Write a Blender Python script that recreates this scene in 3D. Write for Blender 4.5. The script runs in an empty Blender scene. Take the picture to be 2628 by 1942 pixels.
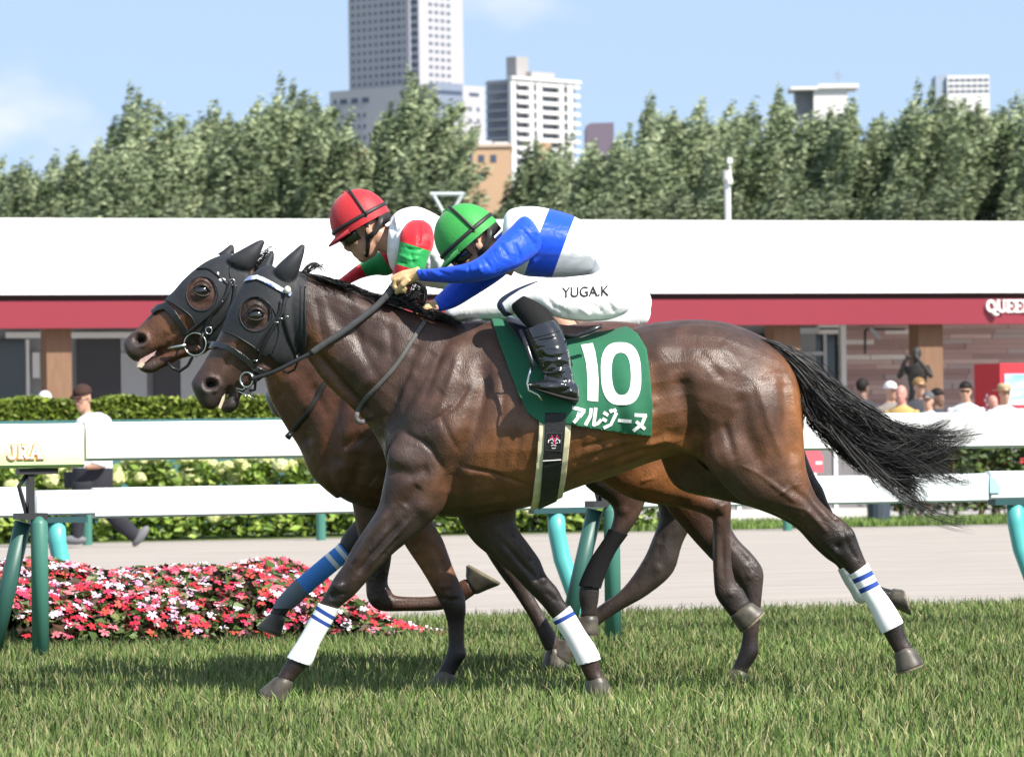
import bpy, bmesh, math, random
import numpy as np
from mathutils import Vector, Matrix
from mathutils.bvhtree import BVHTree
random.seed(7); np.random.seed(7)
sc = bpy.context.scene
COL = sc.collection
R = math.radians
# ------------------------------------------------------------------ camera
F = 11700.0; D0 = 18.0; H = 1.046; YH = 1120.0; ROLL = math.atan(34/2628)
cam_d = bpy.data.cameras.new('camera'); cam = bpy.data.objects.new('camera', cam_d); COL.objects.link(cam)
cam_d.sensor_width = 36; cam_d.lens = 36*F/2628; cam_d.shift_y = (YH-971)/2628
cam_d.clip_start = .5; cam_d.clip_end = 9000
cam.matrix_world = Matrix.Translation((0, -D0, H)) @ Matrix.Rotation(R(90), 4, 'X') @ Matrix.Rotation(-ROLL, 4, 'Z')
cam_d.dof.use_dof = True; cam_d.dof.focus_distance = D0; cam_d.dof.aperture_fstop = 10.0
sc.camera = cam
# ------------------------------------------------------------------ sky and sun
SUN = Vector((.56, -.53, .76)).normalized()
SUN_EL = math.asin(SUN.z); SUN_AZ = math.atan2(SUN.x, SUN.y)
w = bpy.data.worlds.new('World'); sc.world = w; w.use_nodes = True
nt = w.node_tree; nt.nodes.clear()
def N(nt, t, **k):
    n = nt.nodes.new(t)
    for a, b in k.items():
        if a in ('inputs',):
            for i, v in b.items(): n.inputs[i].default_value = v
        else: setattr(n, a, b)
    return n
tc = N(nt, 'ShaderNodeTexCoord')
mp = N(nt, 'ShaderNodeVectorMath', operation='MULTIPLY_ADD'); mp.inputs[1].default_value = (1, 1, .75); mp.inputs[2].default_value = (0, 0, .28)
sky = N(nt, 'ShaderNodeTexSky', sky_type='NISHITA', sun_disc=False, sun_elevation=SUN_EL, sun_rotation=SUN_AZ, air_density=1.0, dust_density=.6, ozone_density=1.0, altitude=50)
nt.links.new(tc.outputs['Generated'], mp.inputs[0]); nt.links.new(mp.outputs[0], sky.inputs['Vector'])
# thin pale haze veil over the whole sky, and soft cumulus patches
hz = N(nt, 'ShaderNodeMix', data_type='RGBA'); hz.inputs[0].default_value = .42; hz.inputs[7].default_value = (4.5, 5.6, 6.7, 1)
cm = N(nt, 'ShaderNodeMapping'); cm.inputs['Scale'].default_value = (9, 9, 14); cm.inputs['Location'].default_value = (5.34, .7, .40)
cn = N(nt, 'ShaderNodeTexNoise'); cn.inputs['Scale'].default_value = 1.9; cn.inputs['Detail'].default_value = 4; cn.inputs['Roughness'].default_value = .45
cr = N(nt, 'ShaderNodeMapRange', interpolation_type='SMOOTHSTEP'); cr.inputs[1].default_value = .52; cr.inputs[2].default_value = .76; cr.inputs[3].default_value = 0; cr.inputs[4].default_value = .75
cx = N(nt, 'ShaderNodeMix', data_type='RGBA'); cx.inputs[7].default_value = (6.6, 6.2, 6.4, 1)
bg = N(nt, 'ShaderNodeBackground'); bg.inputs['Strength'].default_value = .118
wo = N(nt, 'ShaderNodeOutputWorld')
nt.links.new(tc.outputs['Generated'], cm.inputs[0]); nt.links.new(cm.outputs[0], cn.inputs['Vector']); nt.links.new(cn.outputs[0], cr.inputs[0])
nt.links.new(cr.outputs[0], cx.inputs[0]); nt.links.new(sky.outputs[0], hz.inputs[6]); nt.links.new(hz.outputs[2], cx.inputs[6]); nt.links.new(cx.outputs[2], bg.inputs[0]); nt.links.new(bg.outputs[0], wo.inputs[0])
sun_d = bpy.data.lights.new('sun', 'SUN'); sun_d.energy = 5.0; sun_d.angle = R(.5); sun_d.color = (1, .95, .87)
sun = bpy.data.objects.new('sun', sun_d); COL.objects.link(sun); sun.rotation_euler = SUN.to_track_quat('Z', 'Y').to_euler(); sun.location = (8, -10, 14)
sc.view_settings.view_transform = 'Standard'; sc.view_settings.look = 'None'; sc.view_settings.exposure = .74; sc.view_settings.gamma = 1
sc.view_settings.use_curve_mapping = False
sc.render.engine = 'CYCLES'; sc.cycles.max_bounces = 6; sc.cycles.use_denoising = True; sc.cycles.use_adaptive_sampling = True
# ------------------------------------------------------------------ geometry of the place
TH = math.atan(.343)                       # the course and everything beyond runs at this angle to the picture plane
CT, ST = math.cos(TH), math.sin(TH)
CR, SR = math.cos(ROLL), math.sin(ROLL)
def at(px, py, Y=0.0):                     # picture measure -> point in the upright plane at distance D0+Y
    D = D0+Y; u = (px-1314)/F*D; v = (YH-py)/F*D
    return Vector((u*CR+v*SR, Y, H-u*SR+v*CR))
def cs(px, py, Yc):                        # -> (s, z) in the course plane crossing the middle of the view at Yc
    u = (px-1314)/F; v = (YH-py)/F
    x = u*CR+v*SR; z = -u*SR+v*CR
    X = x*(D0+Yc)/(1-x*math.tan(TH)); D = D0+Yc+X*math.tan(TH)
    return X/CT, H+z*D
def frame(Yc): return Matrix.Translation((0, Yc, 0)) @ Matrix.Rotation(TH, 4, 'Z')
# ------------------------------------------------------------------ materials
MATS = {}
def mat(name, base, rough=.5, spec=.5, var=0., vs=6., bump=0., bs=60., metal=0., coat=0., sheen=0., col2=None, stretch=(1, 1, 1), attr=None, detail=4., emit=0., bdist=.01, trans=0.):
    if name in MATS: return MATS[name]
    m = bpy.data.materials.new(name); m.use_nodes = True; t = m.node_tree
    p = t.nodes['Principled BSDF']
    p.inputs['Base Color'].default_value = (*base, 1); p.inputs['Roughness'].default_value = rough; p.inputs['Specular IOR Level'].default_value = spec
    p.inputs['Metallic'].default_value = metal; p.inputs['Coat Weight'].default_value = coat; p.inputs['Coat Roughness'].default_value = .15
    p.inputs['Sheen Weight'].default_value = sheen; p.inputs['Transmission Weight'].default_value = trans
    if emit: p.inputs['Emission Color'].default_value = (*base, 1); p.inputs['Emission Strength'].default_value = emit
    co = N(t, 'ShaderNodeTexCoord'); mpn = N(t, 'ShaderNodeMapping'); mpn.inputs['Scale'].default_value = stretch
    t.links.new(co.outputs['Object'], mpn.inputs[0])
    src = None
    if attr:
        an = N(t, 'ShaderNodeAttribute', attribute_name=attr); src = an.outputs['Color']
    if var or col2:
        no = N(t, 'ShaderNodeTexNoise'); no.inputs['Scale'].default_value = vs; no.inputs['Detail'].default_value = detail
        t.links.new(mpn.outputs[0], no.inputs['Vector'])
        mr = N(t, 'ShaderNodeMapRange'); mr.inputs[1].default_value = .3; mr.inputs[2].default_value = .7
        t.links.new(no.outputs[0], mr.inputs[0])
        mx = N(t, 'ShaderNodeMix', data_type='RGBA')
        c2 = col2 or tuple(c*(1-var) for c in base)
        if attr:
            mr.inputs[3].default_value = 1-var; mr.inputs[4].default_value = 1+var*.5
            vm = N(t, 'ShaderNodeVectorMath', operation='SCALE'); t.links.new(src, vm.inputs[0]); t.links.new(mr.outputs[0], vm.inputs[3]); src = vm.outputs[0]
        else:
            mx.inputs[6].default_value = (*base, 1); mx.inputs[7].default_value = (*c2, 1); t.links.new(mr.outputs[0], mx.inputs[0]); src = mx.outputs[2]
    if src: t.links.new(src, p.inputs['Base Color'])
    if bump:
        nb = N(t, 'ShaderNodeTexNoise'); nb.inputs['Scale'].default_value = bs; nb.inputs['Detail'].default_value = 3
        t.links.new(mpn.outputs[0], nb.inputs['Vector'])
        b = N(t, 'ShaderNodeBump'); b.inputs['Strength'].default_value = bump; b.inputs['Distance'].default_value = bdist
        t.links.new(nb.outputs[0], b.inputs['Height']); t.links.new(b.outputs[0], p.inputs['Normal'])
    MATS[name] = m; return m
# ------------------------------------------------------------------ object helpers
def tag(o, label=None, cat=None, group=None, kind=None):
    for k, v in (('label', label), ('category', cat), ('group', group), ('kind', kind)):
        if v: o[k] = v
    return o
def empty(name, label, cat, group=None, M=None):
    o = bpy.data.objects.new(name, None); COL.objects.link(o); o.empty_display_size = .1
    if M is not None: o.matrix_basis = M
    return tag(o, label, cat, group)
def link(name, me, material=None, parent=None, M=None, smooth=False):
    o = bpy.data.objects.new(name, me); COL.objects.link(o)
    if material is not None and not me.materials:
        for q in (material if isinstance(material, (list, tuple)) else [material]): me.materials.append(q)
    if M is not None: o.matrix_basis = M
    if parent is not None:
        o.parent = parent; chain = parent.matrix_basis.copy(); q = parent
        while q.parent is not None:
            chain = q.parent.matrix_basis @ q.matrix_parent_inverse @ chain; q = q.parent
        o.matrix_parent_inverse = chain.inverted()
    if smooth and len(me.polygons): me.polygons.foreach_set('use_smooth', np.ones(len(me.polygons), bool))
    return o
def mesh(name, v, f):
    me = bpy.data.meshes.new(name); me.from_pydata([tuple(p) for p in v], [], [tuple(q) for q in f]); me.update(); return me
def setcol(me, cols, name='col'):          # per-vertex colours (n,3)
    a = me.color_attributes.new(name, 'FLOAT_COLOR', 'POINT')
    c = np.ones((len(me.vertices), 4), np.float32); c[:, :3] = cols; a.data.foreach_set('color', c.ravel())
class MB:
    def __init__(s): s.v = []; s.f = []; s.mi = []; s.cur = 0
    def add(s, v, f):
        n = len(s.v); s.v += [tuple(p) for p in v]; s.f += [tuple(i+n for i in q) for q in f]; s.mi += [s.cur]*len(f); return s
    def box(s, x0, x1, y0, y1, z0, z1):
        return s.add([(x0,y0,z0),(x1,y0,z0),(x1,y1,z0),(x0,y1,z0),(x0,y0,z1),(x1,y0,z1),(x1,y1,z1),(x0,y1,z1)],
                     [(0,3,2,1),(4,5,6,7),(0,1,5,4),(1,2,6,5),(2,3,7,6),(3,0,4,7)])
    def prism(s, poly, y0, y1):            # poly of (x,z), extruded along y
        n = len(poly)
        a = sum(poly[i][0]*poly[(i+1) % n][1]-poly[(i+1) % n][0]*poly[i][1] for i in range(n))
        if a < 0: poly = poly[::-1]
        v = [(x, y0, z) for x, z in poly]+[(x, y1, z) for x, z in poly]
        return s.add(v, [tuple(range(n)), tuple(range(2*n-1, n-1, -1))]+[((i+1) % n, i, n+i, n+(i+1) % n) for i in range(n)])
    def profile(s, poly, x0, x1):          # poly of (y,z), extruded along x
        n = len(poly); v = [(x0, y, z) for y, z in poly]+[(x1, y, z) for y, z in poly]
        return s.add(v, [tuple(range(n-1, -1, -1)), tuple(range(n, 2*n))]+[(i, (i+1) % n, n+(i+1) % n, n+i) for i in range(n)])
    def tube(s, pts, rad, n=8, cap=True):
        pts = [Vector(p) for p in pts]; m = len(pts)
        if not isinstance(rad, (list, tuple)): rad = [rad]*m
        V = []; up = None
        for i, p in enumerate(pts):
            t = (pts[min(i+1, m-1)]-pts[max(i-1, 0)]).normalized()
            if up is None: up = Vector((0, 0, 1)) if abs(t.z) < .9 else Vector((1, 0, 0))
            a = t.cross(up).normalized(); b = a.cross(t); up = b
            for k in range(n):
                g = 2*math.pi*k/n; V.append(p+(a*math.cos(g)+b*math.sin(g))*rad[i])
        Fc = [(i*n+k, i*n+(k+1) % n, (i+1)*n+(k+1) % n, (i+1)*n+k) for i in range(m-1) for k in range(n)]
        if cap: Fc += [tuple(range(n-1, -1, -1)), tuple(range((m-1)*n, m*n))]
        return s.add(V, Fc)
    def ribbon(s, pts, nrm, width, thick):  # flat strap: pts, a normal per point, width, thickness
        m = len(pts); V = []
        if not isinstance(width, (list, tuple)): width = [width]*m
        for i in range(m):
            t = (pts[min(i+1, m-1)]-pts[max(i-1, 0)]).normalized(); nn = nrm[i] if isinstance(nrm, list) else nrm
            b = t.cross(nn).normalized(); nn = b.cross(t).normalized(); w2 = width[i]/2
            for sx, sn in ((-1, 0), (-.8, 1), (.8, 1), (1, 0), (.8, -.3), (-.8, -.3)): V.append(pts[i]+b*w2*sx+nn*thick*sn)
        Fc = [(i*6+k, i*6+(k+1) % 6, (i+1)*6+(k+1) % 6, (i+1)*6+k) for i in range(m-1) for k in range(6)]
        Fc += [(5, 4, 3, 2, 1, 0), tuple(range((m-1)*6, m*6))]
        return s.add(V, Fc)
    def ellip(s, c, r, nu=12, nv=8, M=None):
        V = []; c = Vector(c)
        for j in range(nv+1):
            ph = math.pi*j/nv
            for i in range(nu):
                g = 2*math.pi*i/nu; q = Vector((r[0]*math.sin(ph)*math.cos(g), r[1]*math.sin(ph)*math.sin(g), r[2]*math.cos(ph)))
                V.append(c+(M @ q if M else q))
        return s.add(V, [(j*nu+i, (j+1)*nu+i, (j+1)*nu+(i+1) % nu, j*nu+(i+1) % nu) for j in range(nv) for i in range(nu)])
    def mesh(s, name='m'):
        me = mesh(name, s.v, s.f)
        if any(s.mi): me.polygons.foreach_set('material_index', s.mi)
        return me
    def build(s, name, material, parent=None, M=None, smooth=False):
        return link(name, s.mesh(name), material, parent, M, smooth)
def catmull(P, k):                          # smooth resampling of a list of arrays, k steps per span
    P = [np.asarray(p, float) for p in P]; out = []
    for i in range(len(P)-1):
        a, b, c, d = P[max(i-1, 0)], P[i], P[i+1], P[min(i+2, len(P)-1)]
        for j in range(k):
            t = j/k; out.append(.5*((2*b)+(c-a)*t+(2*a-5*b+4*c-d)*t*t+(3*b-a-3*c+d)*t**3))
    out.append(P[-1]); return out
def copy_tree(o, parent=None):
    c = o.copy(); COL.objects.link(c)
    if parent is not None: c.parent = parent
    for ch in o.children: copy_tree(ch, c)
    return c
# ------------------------------------------------------------------ body modelling: outlines lofted to closed shells, fused by voxels
def loft(sts, n=26, k=4):
    """sts: (xa,za,xb,zb,yc,hw,egg) in metres: two edge points of the outline, lateral centre, half width."""
    S = catmull([np.array(s, float) for s in sts], k); V = []; m = len(S)
    for s in S:
        cx_, cz = (s[0]+s[2])/2, (s[1]+s[3])/2; hx, hz = (s[2]-s[0])/2, (s[3]-s[1])/2
        for q in range(n):
            g = 2*math.pi*q/n; c, sn = math.cos(g), math.sin(g)
            wd = s[5]*sn*(1+s[6]*c); V.append((cx_+hx*c, s[4]+wd, cz+hz*c))
    Fc = [(i*n+q, i*n+(q+1) % n, (i+1)*n+(q+1) % n, (i+1)*n+q) for i in range(m-1) for q in range(n)]
    Fc += [tuple(range(n-1, -1, -1)), tuple(range((m-1)*n, m*n))]
    return V, Fc
def px_loft(sts, Y0=0., n=26, k=4, grow=0.):
    """sts: (pxa,pya,pxb,pyb,yc,hw[,egg]) with outline points in picture measure; yc relative to Y0."""
    out = []
    for s in sts:
        a = at(s[0], s[1], Y0+s[4]); b = at(s[2], s[3], Y0+s[4])
        if grow:
            d = (b-a).normalized(); a = a-d*grow; b = b+d*grow
        out.append((a.x, a.z, b.x, b.z, Y0+s[4], s[5]+grow, s[6] if len(s) > 6 else 0.))
    return loft(out, n, k)
def clean(me):
    bm = bmesh.new(); bm.from_mesh(me); bmesh.ops.recalc_face_normals(bm, faces=bm.faces); bm.to_mesh(me); bm.free()
def eval_mesh(o, name):
    dg = bpy.context.evaluated_depsgraph_get(); me = bpy.data.meshes.new_from_object(o.evaluated_get(dg)); me.name = name; return me
def fuse(shells, voxel, smooth=4, name='body'):
    mb = MB()
    for v, f in shells: mb.add(v, f)
    me = mb.mesh('tmp'); clean(me); o = link('tmp', me)
    r = o.modifiers.new('r', 'REMESH'); r.mode = 'VOXEL'; r.voxel_size = voxel
    if smooth:
        s = o.modifiers.new('s', 'SMOOTH'); s.factor = .5; s.iterations = smooth
    out = eval_mesh(o, name); bpy.data.objects.remove(o); bpy.data.meshes.remove(me)
    out.polygons.foreach_set('use_smooth', np.ones(len(out.polygons), bool))
    return out
def boolean(me, cut, op, name):             # me, cut: meshes; closed shells
    a = link('a', me); b = link('b', cut); m = a.modifiers.new('b', 'BOOLEAN'); m.operation = op; m.object = b; m.solver = 'EXACT'
    out = eval_mesh(a, name); bpy.data.objects.remove(a); bpy.data.objects.remove(b); return out
def prism_px(poly, Y0, y0, y1):
    mb = MB(); mb.prism([(at(x, y, Y0).x, at(x, y, Y0).z) for x, y in poly], y0, y1); me = mb.mesh('cut'); clean(me); return me
def verts_np(me):
    a = np.empty(len(me.vertices)*3, np.float32); me.vertices.foreach_get('co', a); return a.reshape(-1, 3)
def normals_np(me):
    a = np.empty(len(me.vertices)*3, np.float32); me.vertices.foreach_get('normal', a); return a.reshape(-1, 3)
def seg_dist(P, A, B):
    d = B-A; L = (d*d).sum(); t = np.clip(((P-A)@d)/(L+1e-12), 0, 1); return np.sqrt((((P-A)-t[:, None]*d)**2).sum(1)), t
def px_np(pts, Y0): return np.array([[at(x, y, Y0).x, at(x, y, Y0).z] for x, y in pts])
def sculpt(me, strokes, Y0, side=0):        # strokes: (points px, amplitude m, width px, [side])
    co = verts_np(me); no = normals_np(me); P = co[:, [0, 2]].astype(float); d = np.zeros(len(P))
    for st in strokes:
        pts = px_np(st[0], Y0); wd = st[2]/650.; sd = st[3] if len(st) > 3 else side
        lo = pts.min(0)-3*wd; hi = pts.max(0)+3*wd
        idx = np.where(((P > lo) & (P < hi)).all(1) & (np.sign(no[:, 1]) == sd if sd else True))[0]
        if not len(idx): continue
        if len(pts) == 1: ds = np.sqrt(((P[idx]-pts[0])**2).sum(1)); fade = 1.
        else:
            ds = np.full(len(idx), 9.); fade = np.ones(len(idx)); n = len(pts)-1
            for i in range(n):
                q, t = seg_dist(P[idx], pts[i], pts[i+1]); b = q < ds; ds = np.where(b, q, ds)
                g = (i+t)/n; fade = np.where(b, np.clip(np.minimum(g, 1-g)*6, .25, 1), fade)
        face = np.clip(np.abs(no[idx, 1])*1.6, 0, 1) if sd else 1.
        d[idx] += st[1]*np.exp(-(ds/wd)**2)*fade*face
    co = co+no*d[:, None].astype(np.float32); me.vertices.foreach_set('co', co.ravel()); me.update()
class Surf:                                 # ray queries onto a body from the camera side
    def __init__(s, me): s.b = BVHTree.FromPolygons([v.co for v in me.vertices], [p.vertices for p in me.polygons])
    def hit(s, x, z, y0=-6., sgn=1):
        return s.b.ray_cast(Vector((x, y0, z)), Vector((0, sgn, 0)))
    def y(s, x, z, default, y0=-6.):
        h = s.hit(x, z, y0); return h[0].y if h[0] is not None else default
# ================================================================== ORDINALS for labels
ORD = ['first', 'second', 'third', 'fourth', 'fifth', 'sixth', 'seventh', 'eighth', 'ninth', 'tenth', 'eleventh', 'twelfth', 'thirteenth', 'fourteenth', 'fifteenth', 'sixteenth', 'seventeenth', 'eighteenth', 'nineteenth', 'twentieth', 'twenty-first', 'twenty-second', 'twenty-third', 'twenty-fourth', 'twenty-fifth', 'twenty-sixth', 'twenty-seventh', 'twenty-eighth', 'twenty-ninth', 'thirtieth', 'thirty-first', 'thirty-second', 'thirty-third', 'thirty-fourth', 'thirty-fifth', 'thirty-sixth', 'thirty-seventh', 'thirty-eighth', 'thirty-ninth', 'fortieth']
# ================================================================== GROUND
def sheet(name, Yc, d0, d1, z, material, half=220, nx=1):
    mb = MB(); mb.add([(-half, d0, z), (half, d0, z), (half, d1, z), (-half, d1, z)], [(0, 1, 2, 3)])
    o = mb.build(name, material, None, frame(Yc)); o['kind'] = 'structure'; return o
m_ground = mat('ground_soil', (.16, .17, .12), .9, .2, .4, .2)
m_turf = mat('turf', (.055, .10, .022), .85, .2, col2=(.085, .12, .035), vs=2.2, bump=.6, bs=90)
def sand_mat():
    m = mat('sand', (.46, .41, .365), .95, .1, .0); t = m.node_tree; p = t.nodes['Principled BSDF']
    co = N(t, 'ShaderNodeTexCoord')
    def noise(sc_, s, det):
        mp_ = N(t, 'ShaderNodeMapping'); mp_.inputs['Scale'].default_value = sc_; n = N(t, 'ShaderNodeTexNoise'); n.inputs['Scale'].default_value = s; n.inputs['Detail'].default_value = det
        t.links.new(co.outputs['Object'], mp_.inputs[0]); t.links.new(mp_.outputs[0], n.inputs['Vector']); return n
    a = noise((.5, 3., 1), 1.2, 6); b = noise((1.2, 9, 1), 3., 3)
    mr = N(t, 'ShaderNodeMapRange'); mr.inputs[1].default_value = .35; mr.inputs[2].default_value = .7; t.links.new(a.outputs[0], mr.inputs[0])
    mx = N(t, 'ShaderNodeMix', data_type='RGBA'); mx.inputs[6].default_value = (.315, .28, .25, 1); mx.inputs[7].default_value = (.395, .355, .315, 1); t.links.new(mr.outputs[0], mx.inputs[0])
    m2 = N(t, 'ShaderNodeMapRange'); m2.inputs[1].default_value = .62; m2.inputs[2].default_value = .75; t.links.new(b.outputs[0], m2.inputs[0])
    my = N(t, 'ShaderNodeMix', data_type='RGBA'); my.inputs[7].default_value = (.25, .21, .185, 1); t.links.new(m2.outputs[0], my.inputs[0]); t.links.new(mx.outputs[2], my.inputs[6])
    t.links.new(my.outputs[2], p.inputs['Base Color'])
    bu = N(t, 'ShaderNodeBump'); bu.inputs['Strength'].default_value = .5; bu.inputs['Distance'].default_value = .03; t.links.new(b.outputs[0], bu.inputs['Height']); t.links.new(bu.outputs[0], p.inputs['Normal'])
    return m
m_sand = sand_mat()
gm = MB(); gm.add([(-5000, -300, -.02), (5000, -300, -.02), (5000, 8000, -.02), (-5000, 8000, -.02)], [(0, 1, 2, 3)])
tag(gm.build('ground', m_ground), kind='structure')
sheet('turf_course', 0, -25, 7.9, 0., m_turf)
sheet('dirt_track', 0, 7.9, 29.0, .004, m_sand)
sheet('grass_verge', 0, 29.0, 34.5, .008, mat('verge', (.06, .10, .025), .9, .2, col2=(.12, .15, .04), vs=1.5, bump=.5, bs=50))
sheet('paved_apron', 0, 34.5, 78, .006, mat('paving', (.42, .39, .36), .9, .2, .25, .8))
# grass: near turf blades and verge tufts, nobody could count them
def blades(name, n, area, hgt, wid, cols, Yc=0, lean=.5, keep=None):
    V = []; Fc = []; C = []
    xs = np.random.uniform(area[0], area[1], n); ys = np.random.uniform(area[2], area[3], n)
    for x, y in zip(xs, ys):
        if keep and not keep(x, y): continue
        a = random.uniform(0, math.pi); h = hgt*random.uniform(.5, 1.3); l = random.gauss(0, lean)*h; g = random.uniform(0, 6.28)
        dx, dy = math.cos(a)*wid, math.sin(a)*wid; k = len(V); c = cols[random.randrange(len(cols))]; s = random.uniform(.75, 1.2)*(1+.22*math.sin(x*1.7+math.sin(y*1.1)*2)*math.sin(y*1.3+x*.4))
        V += [(x-dx, y-dy, 0), (x+dx, y+dy, 0), (x+dx*.6+l*.4*math.cos(g), y+dy*.6+l*.4*math.sin(g), h*.6), (x-dx*.6+l*.4*math.cos(g), y-dy*.6+l*.4*math.sin(g), h*.6), (x+l*math.cos(g), y+l*math.sin(g), h)]
        Fc += [(k, k+1, k+2, k+3), (k+3, k+2, k+4)]; C += [[q*s for q in c]]*5
    me = mesh(name, V, Fc); setcol(me, np.array(C))
    o = link(name, me, mat('grass_blades', (.1, .2, .05), .6, .3, .15, 2., attr='col'), None, frame(Yc)); return o
gc = [(.10, .16, .035), (.14, .19, .05), (.075, .125, .03), (.19, .21, .08), (.11, .17, .04), (.27, .25, .12)]
g1 = blades('turf_grass', 170000, (-3.4, 6.2, -4.2, 7.7), .062, .0042, gc)
tag(g1, 'green race turf grass growing under the galloping horses', 'grass', kind='stuff')
g2 = blades('verge_grass', 9000, (11.2, 17.5, 29.1, 31.4), .085, .010, [(.14, .22, .05), (.18, .25, .06), (.10, .16, .04)])
tag(g2, 'bright green verge grass along the far edge of the sand track', 'grass', kind='stuff')
# ================================================================== FAR BUILDINGS
def facade(root, P, d, wall_w, z0, cols, rows, ww, wh, wmat, x0, zb, dx, dz, n, skip=None, name='window'):
    """windows on a face that starts at P and runs along d; n outward normal; shared mesh"""
    mb = MB(); mb.box(-ww/2, ww/2, -.12, .12, -wh/2, wh/2); me = mb.mesh(name)
    me.materials.append(wmat)
    ang = math.atan2(d.y, d.x)
    for i in range(cols):
        for j in range(rows):
            if skip and skip(i, j): continue
            q = P+d*(x0+i*dx)+n*.02; M = Matrix.Translation((q.x, q.y, zb+j*dz)) @ Matrix.Rotation(ang, 4, 'Z')
            link(name, me, None, root, M)
def corner_block(root, name, corner, dl, wl, dr, wr, z0, z1, material):
    """block with a vertical edge at corner, faces running dl*wl to the left and dr*wr to the right"""
    a = corner+dl*wl; b = corner; c = corner+dr*wr; e = corner+dl*wl+dr*wr
    v = [(p.x, p.y, z) for z in (z0, z1) for p in (a, b, c, e)]
    me = mesh(name, v, [(0, 1, 5, 4), (1, 2, 6, 5), (2, 3, 7, 6), (3, 0, 4, 7), (4, 5, 6, 7), (3, 2, 1, 0)]); clean(me)
    return link(name, me, material, root)
def zat(py, Y, px=1314): return at(px, py, Y).z
def xat(px, Y, py=300): return at(px, py, Y).x
DL = Vector((-math.cos(R(40)), math.sin(R(40)), 0)); DR = Vector((math.cos(R(48)), math.sin(R(48)), 0))
NL = Vector((-math.sin(R(40)), -math.cos(R(40)), 0)); NR = Vector((math.sin(R(48)), -math.cos(R(48)), 0))
m_twr = mat('tower_stone', (.42, .41, .43), .8, .2, .06, .05); m_tw2 = mat('tower_trim', (.34, .34, .38), .7, .3)
m_win = mat('far_window', (.10, .12, .16), .25, .5); m_win2 = mat('far_window_dark', (.06, .08, .12), .2, .5)
YT = 1782.
c0 = Vector((xat(1078, YT), YT, 0)); ppm = F/(D0+YT)
wl = (1078-892)/ppm/math.cos(R(40)); wr = (1190-1078)/ppm/math.cos(R(48))
twr = empty('office_tower', 'tall grey stone tower with rows of small square windows, cut by the top edge', 'tower', M=Matrix.Translation(c0))
corner_block(twr, 'wall', c0, DL, wl, DR, wr, 0, zat(-160, YT), m_twr)
px2l = lambda p: (1078-p)/ppm/math.cos(R(40))
px2r = lambda p: (p-1078)/ppm/math.cos(R(48))
flo = 20.1/ppm; zb0 = zat(203, YT)
facade(twr, c0, DL, wl, 0, 10, 17, 8/ppm/math.cos(R(40)), 9/ppm, m_win, px2l(1041), zb0, 15.2/ppm/math.cos(R(40)), flo, NL)
facade(twr, c0, DR, wr, 0, 4, 17, 8.5/ppm/math.cos(R(48)), 8/ppm, m_win, px2r(1107), zb0-4/ppm, 15.2/ppm/math.cos(R(48)), flo, NR)
facade(twr, c0, DL, wl, 0, 1, 17, 17/ppm/math.cos(R(40)), 12/ppm, m_win2, px2l(1066), zb0, 1, flo, NL, name='stair_window')
mb = MB(); mb.box(-1.1, 1.1, -.6, .6, 0, zat(-160, YT)); q = c0+DL*px2l(1051)+NL*.3
mb.build('pilaster', m_tw2, twr, Matrix.Translation(q) @ Matrix.Rotation(math.atan2(DL.y, DL.x), 4, 'Z'))
# podium
YP = 1720.; c1 = Vector((xat(1119, YP, 210), YP, 0)); pp = F/(D0+YP); zt = zat(212, YP)
pod = empty('podium_block', 'lower grey and white block with few windows at the foot of the tall tower', 'building', M=Matrix.Translation(c1))
pl = (1119-836)/pp/math.cos(R(40)); pr = (1243-1119)/pp/math.cos(R(48))
corner_block(pod, 'wall', c1, DL, pl, DR, pr, 0, zt, mat('podium_wall', (.44, .43, .45), .8, .2, .06, .05))
for k, (a0, a1, b0, b1) in enumerate([(848, 855, 234, 247), (865, 884, 234, 247), (895, 913, 234, 247), (924, 942, 234, 247)]):
    facade(pod, c1, DL, pl, 0, 1, 1, (a1-a0)/pp/math.cos(R(40)), (b1-b0)/pp, m_win2, (1119-(a0+a1)/2)/pp/math.cos(R(40)), zat((b0+b1)/2, YP), 1, 1, NL)
facade(pod, c1, DL, pl, 0, 6, 4, 7/pp/math.cos(R(40)), 11/pp, m_win, (1119-930)/pp/math.cos(R(40)), zat(366, YP), 15/pp/math.cos(R(40)), 29/pp, NL)
mb = MB(); mb.box(0, 66/pp/math.cos(R(48)), -.1, .5, 0, 96/pp)
mb.build('glazed_bay', mat('bay_grey', (.20, .23, .30), .4, .5), pod, Matrix.Translation(c1+DR*0.2+NR*.1+Vector((0, 0, zat(305, YP)))) @ Matrix.Rotation(math.atan2(DR.y, DR.x), 4, 'Z'))
for py in (233, 271): facade(pod, c1, DR, pr, 0, 1, 1, 62/pp/math.cos(R(48)), 10/pp, m_win2, 33/pp/math.cos(R(48)), zat(py, YP), 1, 1, NR*12)
facade(pod, c1, DR, pr, 0, 1, 1, 25/pp/math.cos(R(48)), 9/pp, m_win2, (1215-1119)/pp/math.cos(R(48)), zat(234, YP), 1, 1, NR)
facade(pod, c1, DR, pr, 0, 2, 3, 7/pp/math.cos(R(48)), 11/pp, m_win, (1205-1119)/pp/math.cos(R(48)), zat(332, YP), 20/pp/math.cos(R(48)), 30/pp, NR)
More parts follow.
